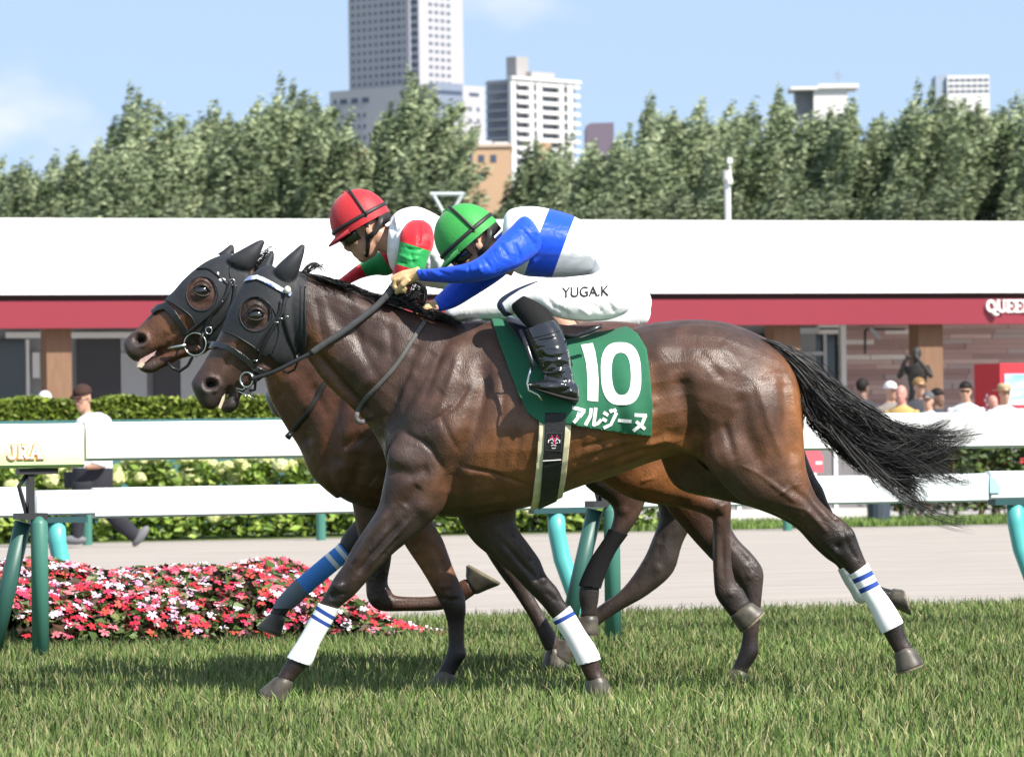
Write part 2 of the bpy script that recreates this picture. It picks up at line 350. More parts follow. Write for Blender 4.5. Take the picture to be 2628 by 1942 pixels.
# apartment block with balconies
YA = 1482.; c2 = Vector((xat(1310, YA, 250), YA, 0)); pa = F/(D0+YA); za = zat(199, YA)
apt = empty('apartment_block', 'white apartment block with stacked balconies and a grey roof box', 'building', M=Matrix.Translation(c2))
al = (1310-1249)/pa/math.cos(R(40)); ar = (1484-1310)/pa/math.cos(R(48))
m_apw = mat('apartment_white', (.62, .61, .61), .75, .2, .05, .05); m_apg = mat('apartment_bay', (.26, .28, .33), .6, .3, .2, .1)
corner_block(apt, 'wall', c2+DR*1.2+DL*.0-NR*1.2, DL, al, DR, ar-1.2, 0, za-.5, m_apg)
for j in range(11):
    z = zat(205, YA)-j*23.8/pa
    for (a0, a1) in ((1322, 1352), (1386, 1432), (1468, 1484)):
        mb = MB(); L0 = (a0-1310)/pa/math.cos(R(48)); L1 = (a1-1310)/pa/math.cos(R(48))
        mb.box(L0, L1, -1.4, .6, -13/pa, -6.5/pa); mb.build('balcony', m_apw, apt, Matrix.Translation(c2+Vector((0, 0, z))) @ Matrix.Rotation(math.atan2(DR.y, DR.x), 4, 'Z'))
    mb = MB(); mb.box(-.3, ar+.4, -.9, .5, -24/pa, -19/pa); mb.build('floor_slab', m_apw, apt, Matrix.Translation(c2+Vector((0, 0, z+16/pa))) @ Matrix.Rotation(math.atan2(DR.y, DR.x), 4, 'Z'))
    mb = MB(); mb.box(1, al, -.3, .8, -24/pa, -20/pa); mb.build('floor_slab', m_tw2, apt, Matrix.Translation(c2+Vector((0, 0, z+16/pa))) @ Matrix.Rotation(math.atan2(DL.y, DL.x), 4, 'Z'))
for (a0, a1) in ((1306, 1318), (1354, 1364), (1372, 1386), (1432, 1443), (1453, 1467)):
    mb = MB(); mb.box((a0-1310)/pa/math.cos(R(48)), (a1-1310)/pa/math.cos(R(48)), -1.0, .4, 0, za); mb.build('pier', m_apw, apt, Matrix.Translation(c2) @ Matrix.Rotation(math.atan2(DR.y, DR.x), 4, 'Z'))
for (a0, a1) in ((1366, 1371), (1445, 1451)):
    facade(apt, c2, DR, ar, 0, 1, 11, 6/pa/math.cos(R(48)), 15/pa, m_win2, ((a0+a1)/2-1310)/pa/math.cos(R(48)), zat(222, YA)-10*23.8/pa, 1, 23.8/pa, NR)
mb = MB(); mb.box(-1, ar+.6, -1.6, .5, 0, 8/pa); mb.build('parapet', m_apw, apt, Matrix.Translation(c2+Vector((0, 0, za-5/pa))) @ Matrix.Rotation(math.atan2(DR.y, DR.x), 4, 'Z'))
cb = Vector((xat(1325, YA+4, 160), YA+4, 0)); corner_block(apt, 'roof_box', cb, DL, 26/pa/.766, DR, 31/pa/.669, za-1, zat(143, YA), mat('roof_grey', (.36, .34, .34), .8, .2, .1, .1))
cb = Vector((xat(1364, YA+6, 190), YA+6, 0)); corner_block(apt, 'roof_plant', cb, DL, 3, DR, 60/pa/.669, za-1, zat(181, YA), mat('roof_plant', (.42, .40, .39), .8, .2))
# orange building
YO = 640.; po = F/(D0+YO); m_or = mat('orange_render', (.50, .33, .21), .8, .2, .08, .1)
org = empty('orange_building', 'low orange rendered building with square windows showing between the trees', 'building', M=Matrix.Translation((xat(1040, YO), YO, 0)))
mb = MB(); mb.box(xat(790, YO), xat(1310, YO), YO, YO+14, 0, zat(377, YO)); mb.build('wall', m_or, org)
mb = MB(); mb.box(xat(786, YO), xat(893, YO), YO-.3, YO+14.3, zat(377, YO), zat(370, YO)); mb.box(xat(1156, YO), xat(1314, YO), YO-.3, YO+14.3, zat(377, YO), zat(369, YO)); mb.build('parapet', mat('orange_cap', (.55, .42, .34), .8, .2), org)
for px in (1175, 1204, 1234, 1265):
    mb = MB(); mb.box(xat(px-7.5, YO), xat(px+7.5, YO), YO-.08, YO+.2, zat(416, YO), zat(397, YO)); mb.build('window', m_win2, org)
for px in (1204, 1234): mb = MB(); mb.box(xat(px-7.5, YO), xat(px+7.5, YO), YO-.08, YO+.2, zat(462, YO), zat(441, YO)); mb.build('window', m_win2, org)
mb = MB(); mb.box(xat(1190, YO), xat(1262, YO), YO+3, YO+9, zat(370, YO), zat(358, YO)); mb.build('roof_plant', mat('plant_white', (.6, .6, .62), .6, .3), org)
mb = MB(); mb.box(xat(1266, YO), xat(1304, YO), YO+2, YO+9, zat(370, YO), zat(362, YO)); mb.build('roof_plant', mat('plant_white', (.6, .6, .62), .6, .3), org)
mb = MB(); mb.box(xat(1385, YO), xat(1417, YO), YO+20, YO+30, 0, zat(344, YO)); mb.build('wall', m_or, org)
# dark block, white penthouse, striped block at right
YB = 620.
tag(MB().prism([(xat(1503, YB), 0), (xat(1575, YB), 0), (xat(1575, YB), zat(318, YB)), (xat(1515, YB), zat(319, YB)), (xat(1503, YB), zat(326, YB))], YB, YB+12).build('dark_building', mat('dark_purple', (.16, .13, .17), .8, .2)), 'dark purple-grey roof peeking over trees right of the white apartment block', 'building')
YW = 900.; pw = F/(D0+YW)
wb = empty('white_penthouse', 'white concrete penthouse with flat overhanging slab and antenna above the treeline', 'building', M=Matrix.Translation((xat(2115, YW), YW, 0)))
m_wc = mat('white_concrete', (.68, .66, .65), .8, .2, .05, .1)
mb = MB(); mb.box(xat(2089, YW), xat(2176, YW), YW, YW+9, 0, zat(232, YW)); mb.build('wall', m_wc, wb)
mb = MB(); mb.box(xat(2045, YW), xat(2088, YW), YW+2.5, YW+9, 0, zat(240, YW)); mb.build('side_wall', mat('louvre_grey', (.28, .29, .31), .7, .3), wb)
for k in range(5): mb = MB(); mb.box(xat(2048+k*8, YW), xat(2050+k*8, YW), YW+2.3, YW+2.6, zat(300, YW), zat(243, YW)); mb.build('louvre', mat('louvre_dark', (.2, .21, .23), .7, .3), wb)
mb = MB(); mb.box(xat(2029, YW), xat(2100, YW), YW-1, YW+10, zat(241, YW), zat(233, YW)); mb.box(xat(2100, YW), xat(2204, YW), YW-1, YW+10, zat(238, YW), zat(227, YW)); mb.build('roof_slab', m_wc, wb)
mb = MB(); mb.tube([(xat(2155, YW), YW+3, zat(228, YW)), (xat(2155, YW), YW+3, zat(190, YW))], .1, 6)
for py, hw in ((198, 10), (206, 14)): mb.box(xat(2155-hw, YW), xat(2155+hw, YW), YW+2.95, YW+3.05, zat(py+1.2, YW), zat(py-1.2, YW))
mb.build('antenna', mat('antenna', (.3, .32, .36), .5, .4, metal=.5), wb)
YS = 1100.
sb = empty('striped_building', 'small white office top with dark window bands above trees at far right', 'building', M=Matrix.Translation((xat(2470, YS), YS, 0)))
mb = MB(); mb.box(xat(2432, YS), xat(2540, YS), YS, YS+12, 0, zat(209, YS)); mb.build('wall', m_wc, sb)
mb = MB(); mb.prism([(xat(2403, YS), 0), (xat(2431, YS), 0), (xat(2431, YS), zat(204, YS)), (xat(2403, YS), zat(208, YS))], YS+1, YS+12); mb.build('stair_tower', mat('blue_grey_wall', (.30, .36, .45), .7, .3), sb)
for py in (221, 236, 250):
    for k in range(7): mb = MB(); mb.box(xat(2436+k*15, YS), xat(2448+k*15, YS), YS-.1, YS+.2, zat(py+3.5, YS), zat(py-3.5, YS)); mb.build('window', m_win, sb)
# ================================================================== TREES
m_leaf = mat('poplar_leaf', (.1, .16, .04), .55, .35, .25, .6, attr='col'); m_bark = mat('bark', (.13, .10, .08), .9, .2, .4, 3, bump=.6, bs=12)
def crown_mesh(seed, h, wd, dark=1.):
    rg = np.random.default_rng(seed); V = []; C = []
    npl = 150
    for i in range(npl):
        t = rg.uniform(.0, 1)**.85; env = wd*(.60+.50*math.sin(math.pi*min(1, t*.85+.12)))*(1-.52*max(0, t-.66)/.34)
        a = rg.uniform(0, 2*math.pi); rr = env*math.sqrt(rg.uniform(.12, 1))
        base = np.array([rr*math.cos(a)*.62+t*t*.9, rr*math.sin(a)*.62, t*h*.9+.3])
        ax = np.array([math.cos(a)*.30+.45, math.sin(a)*.30, .90]); ax /= np.linalg.norm(ax)
        L = rg.uniform(1.0, 2.3)*(1.1-.2*t); rad = rg.uniform(.26, .46); tone = rg.uniform(0, 1); n = int(125*L/1.3)
        s = rg.uniform(0, 1, n)[:, None]; r2 = rad*(1-s*.7)*(.35+.65*np.sqrt(rg.uniform(0, 1, (n, 1)))); b = rg.uniform(0, 2*math.pi, (n, 1))
        P = base+ax*L*s+np.concatenate([np.cos(b)*r2, np.sin(b)*r2, rg.normal(0, .12, (n, 1))], 1)
        d = np.stack([rg.normal(.8, .35, n), rg.normal(0, .45, n), rg.normal(.15, .35, n)], 1); d /= np.linalg.norm(d, axis=1)[:, None]+1e-6
        nn = rg.normal(0, 1, (n, 3))+np.array([.25, -.35, .7]); sd = np.cross(d, nn); sd /= np.linalg.norm(sd, axis=1)[:, None]+1e-6
        l = rg.uniform(.13, .32, (n, 1)); w2 = l*rg.uniform(.24, .38, (n, 1))
        V.append(np.stack([P-d*l*.5, P+sd*w2*.5-d*l*.08, P+d*l*.5, P-sd*w2*.5-d*l*.08], 1).reshape(-1, 3))
        g = np.clip(.70*tone*tone+.45*rg.uniform(0, 1, (n, 1)), 0, 1); c = np.array([.070, .112, .046])*(1-g)+np.array([.37, .42, .24])*g; C.append(np.repeat(c*dark, 4, 0))
    V = np.concatenate(V); C = np.concatenate(C); nf = len(V)//4
    me = mesh('crown', V.tolist(), np.arange(nf*4).reshape(-1, 4).tolist()); setcol(me, C.astype(np.float32)); me.materials.append(m_leaf); return me
def trunk_mesh(seed, h):
    rg = random.Random(seed); mb = MB(); pts = [(0, 0, 0)]
    for i in range(1, 7): pts.append((rg.uniform(-.1, .1)+i*i*.02, rg.uniform(-.1, .1), h*i/6.6))
    mb.tube(pts, [.26, .22, .18, .14, .10, .07, .03], 8)
    for i in range(14):
        t = rg.uniform(.2, .85); a = rg.uniform(0, 6.28); k = t*6.06; j = min(int(k), 5); fr = k-j
        p = Vector(pts[j]).lerp(Vector(pts[j+1]), fr); L = rg.uniform(.9, 1.9)*(1.2-t)
        mb.tube([p, p+Vector((math.cos(a)*.4*L+.1, math.sin(a)*.4*L, .5*L)), p+Vector((math.cos(a)*.55*L+.35, math.sin(a)*.55*L, 1.1*L))], [.07, .045, .015], 5)
    me = mb.mesh('trunk'); me.materials.append(m_bark); return me
CROWNS = [crown_mesh(s, 9.5, wd) for s, wd in ((1, 2.2), (2, 2.6), (3, 1.9), (4, 2.9), (5, 2.3))]+[crown_mesh(9, 8.5, 3.0, .62), crown_mesh(10, 8.5, 3.2, .7)]
TRUNKS = [trunk_mesh(s, 11.) for s in range(3)]
def tree(px, top, Y, kind, label, sx=1.):
    p = at(px-16, 560, Y); ztop = at(px, top, Y).z; s = ztop/12.5
    o = empty('poplar_tree' if kind < 5 else 'broadleaf_tree', label, 'tree', 'trees behind the white roofed pavilion', Matrix.Translation((p.x, Y, 0)) @ Matrix.Rotation(random.uniform(-.5, .5), 4, 'Z') @ Matrix.Diagonal((s*sx, s*sx, s, 1)))
    c = link('crown', CROWNS[kind], None, o, o.matrix_basis @ Matrix.Translation((0, 0, 1.9))); link('trunk', TRUNKS[kind % 3], None, o, o.matrix_basis.copy())
tl = [(-40, 390, 150, 0), (25, 398, 146, 2), (105, 388, 152, 1), (170, 352, 150, 4), (235, 335, 146, 0), (300, 238, 158, 3), (375, 325, 148, 2), (440, 300, 152, 1), (500, 262, 156, 4), (560, 240, 150, 0), (625, 252, 158, 2), (690, 216, 152, 3), (750, 262, 156, 1), (765, 285, 150, 2),
      (880, 330, 152, 2), (962, 262, 158, 4), (1012, 200, 152, 3), (1070, 300, 156, 2), (1335, 335, 158, 2), (1410, 350, 150, 0), (1505, 340, 146, 4), (1575, 318, 142, 0),
      (1640, 258, 158, 3), (1705, 248, 152, 4), (1790, 250, 156, 0), (1875, 256, 150, 1), (1965, 240, 158, 3), (2055, 252, 152, 2), (2140, 258, 150, 4), (2235, 242, 156, 0), (2330, 232, 150, 3), (2390, 240, 158, 1), (2460, 240, 152, 2), (2545, 246, 156, 4), (2625, 244, 150, 0), (2700, 250, 152, 3)]
for i, (px, top, Y, k) in enumerate(tl):
    tree(px, top, Y, k, 'wind-blown green poplar, %s of the poplars counted from the left edge' % ORD[i])
for i, (px, top) in enumerate([(60, 470), (430, 440), (830, 440), (925, 415), (1010, 395), (1180, 462), (1270, 466), (1420, 420), (1700, 420), (1990, 400), (2300, 410), (2590, 440)]):
    tree(px, top, 134, 5+i % 2, 'low dark green tree in front of the poplars, %s such from the left' % ORD[i], 1.25)
# ================================================================== PAVILION
YV = 52.; FV = frame(YV)
m_roof = mat('roof_white', (.80, .79, .78), .6, .3, .03, .4); m_red = mat('fascia_red', (.225, .018, .033), .45, .5, .04, .5); m_maroon = mat('gutter_shadow_maroon', (.05, .02, .022), .6, .3)
s0, s1 = cs(-350, 700, YV)[0], cs(3050, 700, YV)[0]
pav = empty('pavilion', 'long low pavilion with white roof and red fascia behind the track', 'pavilion', M=FV)
zt_, zb_ = cs(1314, 606, YV)[1], cs(1314, 755, YV)[1]
mb = MB(); mb.profile([(-.35, zb_), (7.5, zb_+.02), (7.5, zt_+.42), (2.2, zt_+.36), (1.8, zt_+.14)], s0, s1); mb.build('roof', m_roof, pav, FV)
zr0, zr1 = cs(1314, 771, YV)[1], cs(1314, 838, YV)[1]
mb = MB(); mb.box(s0, s1, -.18, .3, zr0, zb_-.004); mb.build('gutter_shadow', m_maroon, pav, FV)  # dark strip: the shadow line under the roof edge, painted as maroon
mb = MB(); mb.box(s0, s1, -.30, -.05, zr1, zr0-.004); fas = mb.build('fascia', m_red, pav, FV)
mb = MB(); mb.box(s0, s1, -.04, 7.4, zr1+.25, zr1+.32); mb.build('ceiling', mat('ceiling_pale', (.55, .54, .53), .8, .2), pav, FV)
m_col = mat('column_brown', (.22, .125, .075), .7, .3, .2, 4, stretch=(6, 6, 1))
YC_ = YV+.22
for (a, b) in ((112, 176), (1975, 2042), (2345, 2407)):
    L, Rr = cs(a, 900, YC_)[0], cs(b, 900, YC_)[0]; mb = MB(); mb.box(L, Rr, -.19, .19, 0, zr1+.25); mb.build('column', m_col, pav, frame(YC_))
# back wall with doors at the left, plank siding at the right
YK = YV+4.2; FK = frame(YK)
sk = lambda px, py=920: cs(px, py, YK)[0]
zk = lambda py, px=1314: cs(px, py, YK)[1]
mb = MB(); mb.box(sk(-500), sk(2094), 0, .2, 0, zr1+.25); wl_ = mb.build('wall', mat('wall_grey', (.30, .31, .33), .8, .2, .08, .8), pav, FK)
def panel(name, a, b, y0, y1, material, dy=-.05, th=.05, par=None):
    mb = MB(); mb.box(sk(a), sk(b), dy-th, dy, zk(y1, (a+b)/2), zk(y0, (a+b)/2)); return mb.build(name, material, par or pav, FK)
m_dk = mat('door_dark', (.055, .055, .065), .5, .4); m_lg = mat('panel_light', (.46, .48, .52), .7, .3); m_wh = mat('frame_white', (.75, .75, .76), .6, .3); m_gl = mat('glass_dark', (.03, .04, .04), .12, .6)
panel('dark_door', 196, 303, 868, 1080, m_dk); panel('light_panel', 306, 372, 905, 1080, m_lg); panel('light_panel', 306, 372, 868, 902, mat('panel_mid', (.36, .38, .42), .7, .3)); panel('dark_door', 392, 455, 870, 1080, m_dk); panel('light_panel', 459, 560, 868, 1080, m_lg); panel('light_panel', 640, 1200, 868, 1080, m_lg)
panel('blind', 10, 112, 853, 868, m_wh, -.12); panel('blind', 172, 380, 853, 868, m_wh, -.12); panel('window', -60, 60, 872, 1080, m_gl); panel('window_frame', 62, 70, 872, 1080, m_wh, -.1); panel('white_panel', 78, 96, 905, 970, m_wh, -.11)
panel('window', 1700, 2040, 858, 1040, m_gl); panel('blind', 1960, 2094, 842, 857, m_lg, -.12)
mb = MB(); mb.box(sk(2094), sk(2152), .02, .2, 0, zr1+.25); mb.build('wall', m_gl, pav, FK)
panel('door_frame', 2152, 2165, 832, 1060, m_wh, .0, .12); panel('door_frame', 2094, 2151, 832, 841, m_wh, .0, .10); panel('blind', 2098, 2150, 846, 857, m_wh, -.02); panel('door_frame', 2112, 2120, 858, 1060, m_lg, -.0, .04); panel('door_rail', 2040, 2111, 902, 912, m_lg, 0., .04)
mb = MB(); mb.box(sk(2166), s1, .05, .2, 0, zr1+.25); sid = mb.build('siding_wall', mat('siding_back', (.10, .07, .07), .9, .1), pav, FK)
pm = [mat('plank_%s' % n, c, .7, .3, .12, 3, stretch=(1, 1, 8)) for n, c in (('rose', (.50, .335, .32)), ('brown', (.40, .265, .25)), ('grey', (.48, .385, .38)), ('pale', (.62, .46, .42)), ('white', (.78, .72, .69)))]
py = 832.; row = 0
while py < 1075:
    px = 2166.-random.uniform(0, 60)
    while px < 2690:
        L = random.uniform(70, 190); a = max(px, 2167); b = min(px+L, 2690)
        if b-a > 8:
            mi = random.choices(range(5), (5, 5, 4, 2, .6))[0]
            if row in (1,) and px > 2220 and px < 2400: mi = 4
            if row == 6 and a < 2250: mi = 4
            dy = random.uniform(.0, .02); mb = MB(); mb.box(sk(a)+.004, sk(b)-.004, .05-.03-dy, .055, zk(py+12.2, 2400), zk(py, 2400)); mb.build('plank', pm[mi], sid, FK)
        px += L
    py += 12.8; row += 1
lm = empty('wall_lamp', 'black gooseneck wall lamp with grey shade on the plank wall', 'lamp', M=FK @ Matrix.Translation((sk(2210), -.1, zk(850))))
mb = MB(); mb.tube([(sk(2208), -.2, zk(908, 2200)), (sk(2209), -.2, zk(850, 2200)), (sk(2214), -.2, zk(846, 2200)), (sk(2310), -.2, zk(846, 2300))], .02, 6); mb.build('arm', mat('black_metal', (.02, .02, .02), .4, .5), lm, FK)
mb = MB(); mb.tube([(sk(2219), -.25, zk(843, 2200)), (sk(2243), -.25, zk(869, 2200))], [.03, .05], 8); mb.build('shade', mat('shade_grey', (.4, .42, .45), .4, .5), lm, FK)
# fascia lettering QUEENS: slab letters of thickened strokes on the red band
m_let = mat('letter_white', (.82, .80, .78), .5, .3)
def letter(strokes, ox, oz, sc_, name):
    mb = MB()
    for st in strokes:
        (x0, z0, x1, z1, t) = st; d = Vector((x1-x0, z1-z0)); L = d.length; n = Vector((-d.y, d.x))/max(L, 1e-6)*t/2; d = d/max(L, 1e-6)
        mb.prism([(ox+(x0+n.x)*sc_, oz+(z0+n.y)*sc_), (ox+(x1+n.x)*sc_, oz+(z1+n.y)*sc_), (ox+(x1-n.x)*sc_, oz+(z1-n.y)*sc_), (ox+(x0-n.x)*sc_, oz+(z0-n.y)*sc_)], -.325-.0007*len(mb.v), -.299)
    mb.build(name, m_let, fas, FV)
def ring(cx_, cz, rx, rz, t, n=14, a0=0, a1=360):
    o = []
    for i in range(n):
        g0, g1 = R(a0+(a1-a0)*i/n), R(a0+(a1-a0)*(i+1.08)/n); o.append((cx_+rx*math.cos(g0), cz+rz*math.sin(g0), cx_+rx*math.cos(g1), cz+rz*math.sin(g1), t))
    return o
GL = {'Q': (ring(.48, .5, .36, .42, .2)+[(.42, .12, .8, -.22, .16), (.75, -.2, .98, -.14, .12)], 1.02), 'U': ([(.2, .25, .2, 1, .22), (.68, .25, .68, 1, .12), (.05, .96, .36, .96, .1), (.54, .96, .84, .96, .1)]+ring(.44, .3, .24, .24, .17, 8, 180, 360), .9),
      'E': ([(.22, 0, .22, 1, .24), (.05, .05, .72, .05, .12), (.05, .95, .7, .95, .12), (.22, .5, .52, .5, .12), (.68, .05, .72, .28, .1), (.66, .95, .7, .74, .1), (.5, .38, .5, .62, .08)], .8), 'N': ([(.18, 0, .18, 1, .13), (.16, 1, .76, 0, .24), (.76, 0, .76, 1, .13), (.02, .04, .34, .04, .09), (.02, .96, .3, .96, .1), (.6, .96, .92, .96, .09)], .96),
      'S': (ring(.36, .72, .24, .22, .17, 10, 20, 270)+ring(.36, .27, .24, .22, .17, 10, -160, 90), .74)}
ox = cs(2507, 790, YV)[0]; zl = cs(2560, 803, YV)[1]; hl = cs(2560, 771, YV)[1]-zl
for ch in 'QUEENS':
    letter(GL[ch][0], ox, zl, hl, 'letter'); ox += GL[ch][1]*hl*.93
# ================================================================== HEDGE, TEAL WALL, HYDRANGEAS
YHG = 38.; FH = frame(YHG)
def leafmass(n, sampler, size, cols, seed, up=.6):
    rg = np.random.default_rng(seed); V = []; Fc = []; C = []
    for i in range(n):
        p = np.array(sampler(rg)); d = rg.normal(0, 1, 3); d[2] *= .5; d /= np.linalg.norm(d); nn = rg.normal(0, 1, 3)+np.array([0, -.5, up]); sd = np.cross(d, nn); sd /= np.linalg.norm(sd)+1e-6
        l = size*rg.uniform(.6, 1.3); w2 = l*.55; k = len(V); nn /= np.linalg.norm(nn)
        V += [p-d*l*.5, p+sd*w2*.5+nn*l*.06, p+d*l*.5-nn*l*.08, p-sd*w2*.5+nn*l*.06]; Fc.append((k, k+1, k+2, k+3)); c = np.array(cols[rg.integers(len(cols))])*rg.uniform(.75, 1.2); C += [c]*4
    return V, Fc, C
m_lf = mat('shrub_leaf', (.1, .18, .03), .5, .35, .15, 3, attr='col')
hs0, hs1 = cs(-250, 1040, YHG)[0], cs(820, 1040, YHG)[0]; hz0, hz1 = cs(400, 1078, YHG)[1], cs(400, 1021, YHG)[1]
hd = empty('clipped_hedge', 'long clipped yellow-green hedge on top of the teal wall, left', 'hedge', M=FH @ Matrix.Translation((hs0, 0, hz0)))
mb = MB(); mb.box(hs0, hs1, .1, .9, hz0-.9, hz1-.09); mb.build('branches', mat('hedge_core', (.03, .05, .012), .9, .1), hd, FH)
def hsamp(rg):
    s = rg.uniform(hs0, hs1); bump = .018*math.sin(s*5)+.015*math.sin(s*11.3)
    return (s, rg.uniform(0, 1), hz1+bump-abs(rg.normal(0, .03))) if rg.uniform() < .45 else (s, .02+abs(rg.normal(0, .05)), rg.uniform(hz0-.1, hz1+bump))
V, Fc, C = leafmass(15000, hsamp, .085, [(.16, .22, .025), (.20, .26, .03), (.09, .14, .02), (.25, .29, .05)], 3)
me = mesh('foliage', V, Fc); setcol(me, np.array(C)); link('foliage', me, m_lf, hd, FH)['kind'] = 'stuff'
YTW = 37.2; FT = frame(YTW)
m_teal = mat('teal_paint', (.045, .14, .145), .55, .4, .12, 1.)
tw = empty('teal_wall', 'low teal painted panel wall behind the hydrangeas', 'wall', M=FT @ Matrix.Translation((cs(300, 1100, YTW)[0], 0, 0)))
zt2 = cs(400, 1076, YTW)[1]
for i in range(9):
    a, b = cs(-250+i*132, 1100, YTW)[0], cs(-250+(i+1)*132-2, 1100, YTW)[0]
    mb = MB(); mb.box(a, b, 0, .08, 0, zt2-.05); mb.build('panel', m_teal, tw, FT)
    mb = MB(); mb.box(b-.03, b+.05, -.05, .13, 0, zt2-.06); mb.build('post', mat('teal_dark', (.02, .06, .065), .5, .4), tw, FT)
mb = MB(); mb.box(cs(-250, 1100, YTW)[0], cs(938, 1100, YTW)[0], -.06, .14, zt2-.05, zt2); mb.build('top_rail', mat('teal_rail', (.06, .17, .175), .5, .4, .1, 1), tw, FT)
# hydrangea shrubs
YHY = 31.6; FY = frame(YHY)
def petal_ball(seed, r):
    rg = np.random.default_rng(seed); V = []; Fc = []; C = []
    for i in range(110):
        d = rg.normal(0, 1, 3); d /= np.linalg.norm(d); d[2] = abs(d[2])*1.0-.25; p = d*r*np.array([1, 1, .95])*rg.uniform(.85, 1.05); a = np.cross(d, [.3, .5, .8]); a /= np.linalg.norm(a); b = np.cross(d, a)
        l = r*.24*rg.uniform(.7, 1.2); k = len(V); V += [p-a*l, p-b*l+d*.004, p+a*l, p+b*l+d*.004]; Fc.append((k, k+1, k+2, k+3)); g = rg.uniform(0, 1); C += [np.array([.52, .56, .19])*(1-g)+np.array([.72, .72, .40])*g]*4
    mb = MB(); mb.ellip((0, 0, -r*.08), (r*.86, r*.86, r*.74), 10, 6); k = len(V); V += mb.v; Fc += [tuple(i+k for i in f) for f in mb.f]; C += [np.array([.38, .43, .14])]*len(mb.v)
    me = mesh('flower_head', V, Fc); setcol(me, np.array(C)); me.materials.append(mat('hydrangea_bloom', (.5, .5, .25), .7, .2, .1, 20, attr='col')); return me
BALLS = [petal_ball(s, r) for s, r in ((1, .085), (2, .10), (3, .072))]
def shrub_mesh(seed):
    rg0 = np.random.default_rng(seed)
    def smp(rg):
        a = rg.uniform(0, 2*math.pi); r = .62*math.sqrt(rg.uniform(.25, 1)); z = rg.uniform(.04, .78)
        r *= (1.05-.35*z); return (r*math.cos(a), r*math.sin(a)*.8, z)
    V, Fc, C = leafmass(900, smp, .12, [(.14, .22, .03), (.20, .30, .045), (.08, .14, .02), (.27, .35, .07)], seed, .9)
    me = mesh('foliage', V, Fc); setcol(me, np.array(C)); me.materials.append(m_lf); return me
SHR = [shrub_mesh(s) for s in (11, 12, 13)]
stm = MB()
for a in range(7): stm.tube([(0, 0, 0), (.2*math.cos(a*.9), .2*math.sin(a*.9), .35), (.36*math.cos(a*.9), .36*math.sin(a*.9), .62)], [.012, .009, .005], 5)
STM = stm.mesh('stem'); STM.materials.append(mat('stem_brown', (.08, .07, .04), .8, .2))
for i in range(14):
    px = -60+i*128; s, _ = cs(px, 1390, YHY); rg = random.Random(i*3+1); M = FY @ Matrix.Translation((s, rg.uniform(-.1, .25), 0)) @ Matrix.Rotation(rg.uniform(0, 6), 4, 'Z') @ Matrix.Scale(rg.uniform(.92, 1.1), 4)
    o = empty('hydrangea_shrub', 'leafy hydrangea with pale lime flower heads beyond the sand, %s from the left' % ORD[i], 'shrub', 'hydrangeas along the far side of the sand track', M)
    link('foliage', SHR[i % 3], None, o, M); link('stem', STM, None, o, M)
    for k in range(19):
        a = rg.uniform(0, 6.28); z = rg.choice((rg.uniform(.2, .5), rg.uniform(.6, .86), rg.uniform(.74, .88))); r = .60*(1.02-.4*max(0, z-.4)) if z < .7 else rg.uniform(.1, .52)
        fm = M @ Matrix.Translation((r*math.cos(a), r*.85*math.sin(a), z)) @ Matrix.Rotation(rg.uniform(0, 6), 4, 'Z'); link('flower_head', BALLS[(k+i) % 3], None, o, fm)
# ================================================================== right-hand side beyond the sand
YG = 33.5; FG = frame(YG)
gb = empty('glazed_screen', 'grey glazed crowd barrier with white uprights beyond the track, right', 'barrier', M=FG @ Matrix.Translation((cs(2080, 1300, YG)[0], 0, 0)))
m_scr = mat('screen_grey', (.20, .18, .185), .2, .6, .1, 1)
for i, (a, b) in enumerate(((1700, 1790), (1797, 1890), (1897, 1985), (1992, 2082), (2092, 2136), (2148, 2230), (2236, 2310))):
    mb = MB(); mb.box(cs(a, 1200, YG)[0], cs(b, 1200, YG)[0], -.01, .01, .18, cs(2080, 1100, YG)[1]); mb.build('pane', m_scr, gb, FG)
for px in (1794, 1893, 1988, 2087, 2142, 2233, 2313):
    s = cs(px, 1200, YG)[0]; mb = MB(); mb.box(s-.022, s+.022, -.04, .04, 0, cs(2080, 1095, YG)[1]); mb.build('post', m_wh, gb, FG)
mb = MB(); mb.box(cs(1690, 1200, YG)[0], cs(2232, 1200, YG)[0], -.06, .06, 0, .17); mb.build('plinth', mat('plinth_white', (.62, .58, .55), .8, .2, .15, 3), gb, FG)
sg = empty('red_board', 'small pinkish red sign board behind the white rail, right', 'sign', M=FG @ Matrix.Translation((cs(2082, 1300, YG)[0], -.2, 0)))
mb = MB(); zs0, zs1 = cs(2080, 1212, YG)[1], cs(2080, 1150, YG)[1]; a, b = cs(2040, 1180, YG)[0], cs(2096, 1180, YG)[0]
mb.prism([(a, zs0), (b, zs0), (b, zs1-.1), (b-.06, zs1), (a, zs1)], -.2, -.17); mb.build('face', mat('board_red', (.55, .10, .13), .5, .4), sg, FG)
mb = MB(); mb.box(cs(2076, 1187, YG)[0], cs(2092, 1187, YG)[0], -.206, -.199, cs(2080, 1191, YG)[1], cs(2080, 1184, YG)[1]); mb.build('text_line', m_let, sg, FG)
mb = MB(); mb.box((a+b)/2-.02, (a+b)/2+.02, -.17, -.14, 0, zs1-.1); mb.build('stand', m_wh, sg, FG)
YBN = 31.9; FB = frame(YBN)
s = cs(2255, 1300, YBN)[0]; bn = empty('litter_bin', 'dark blue-grey bin standing in grass beyond the track', 'bin', M=FB @ Matrix.Translation((s, 0, 0)))
mb = MB(); mb.tube([(s, 0, .02), (s, 0, .46)], [.125, .15], 14); mb.build('drum', mat('bin_blue', (.05, .065, .085), .5, .4), bn, FB)
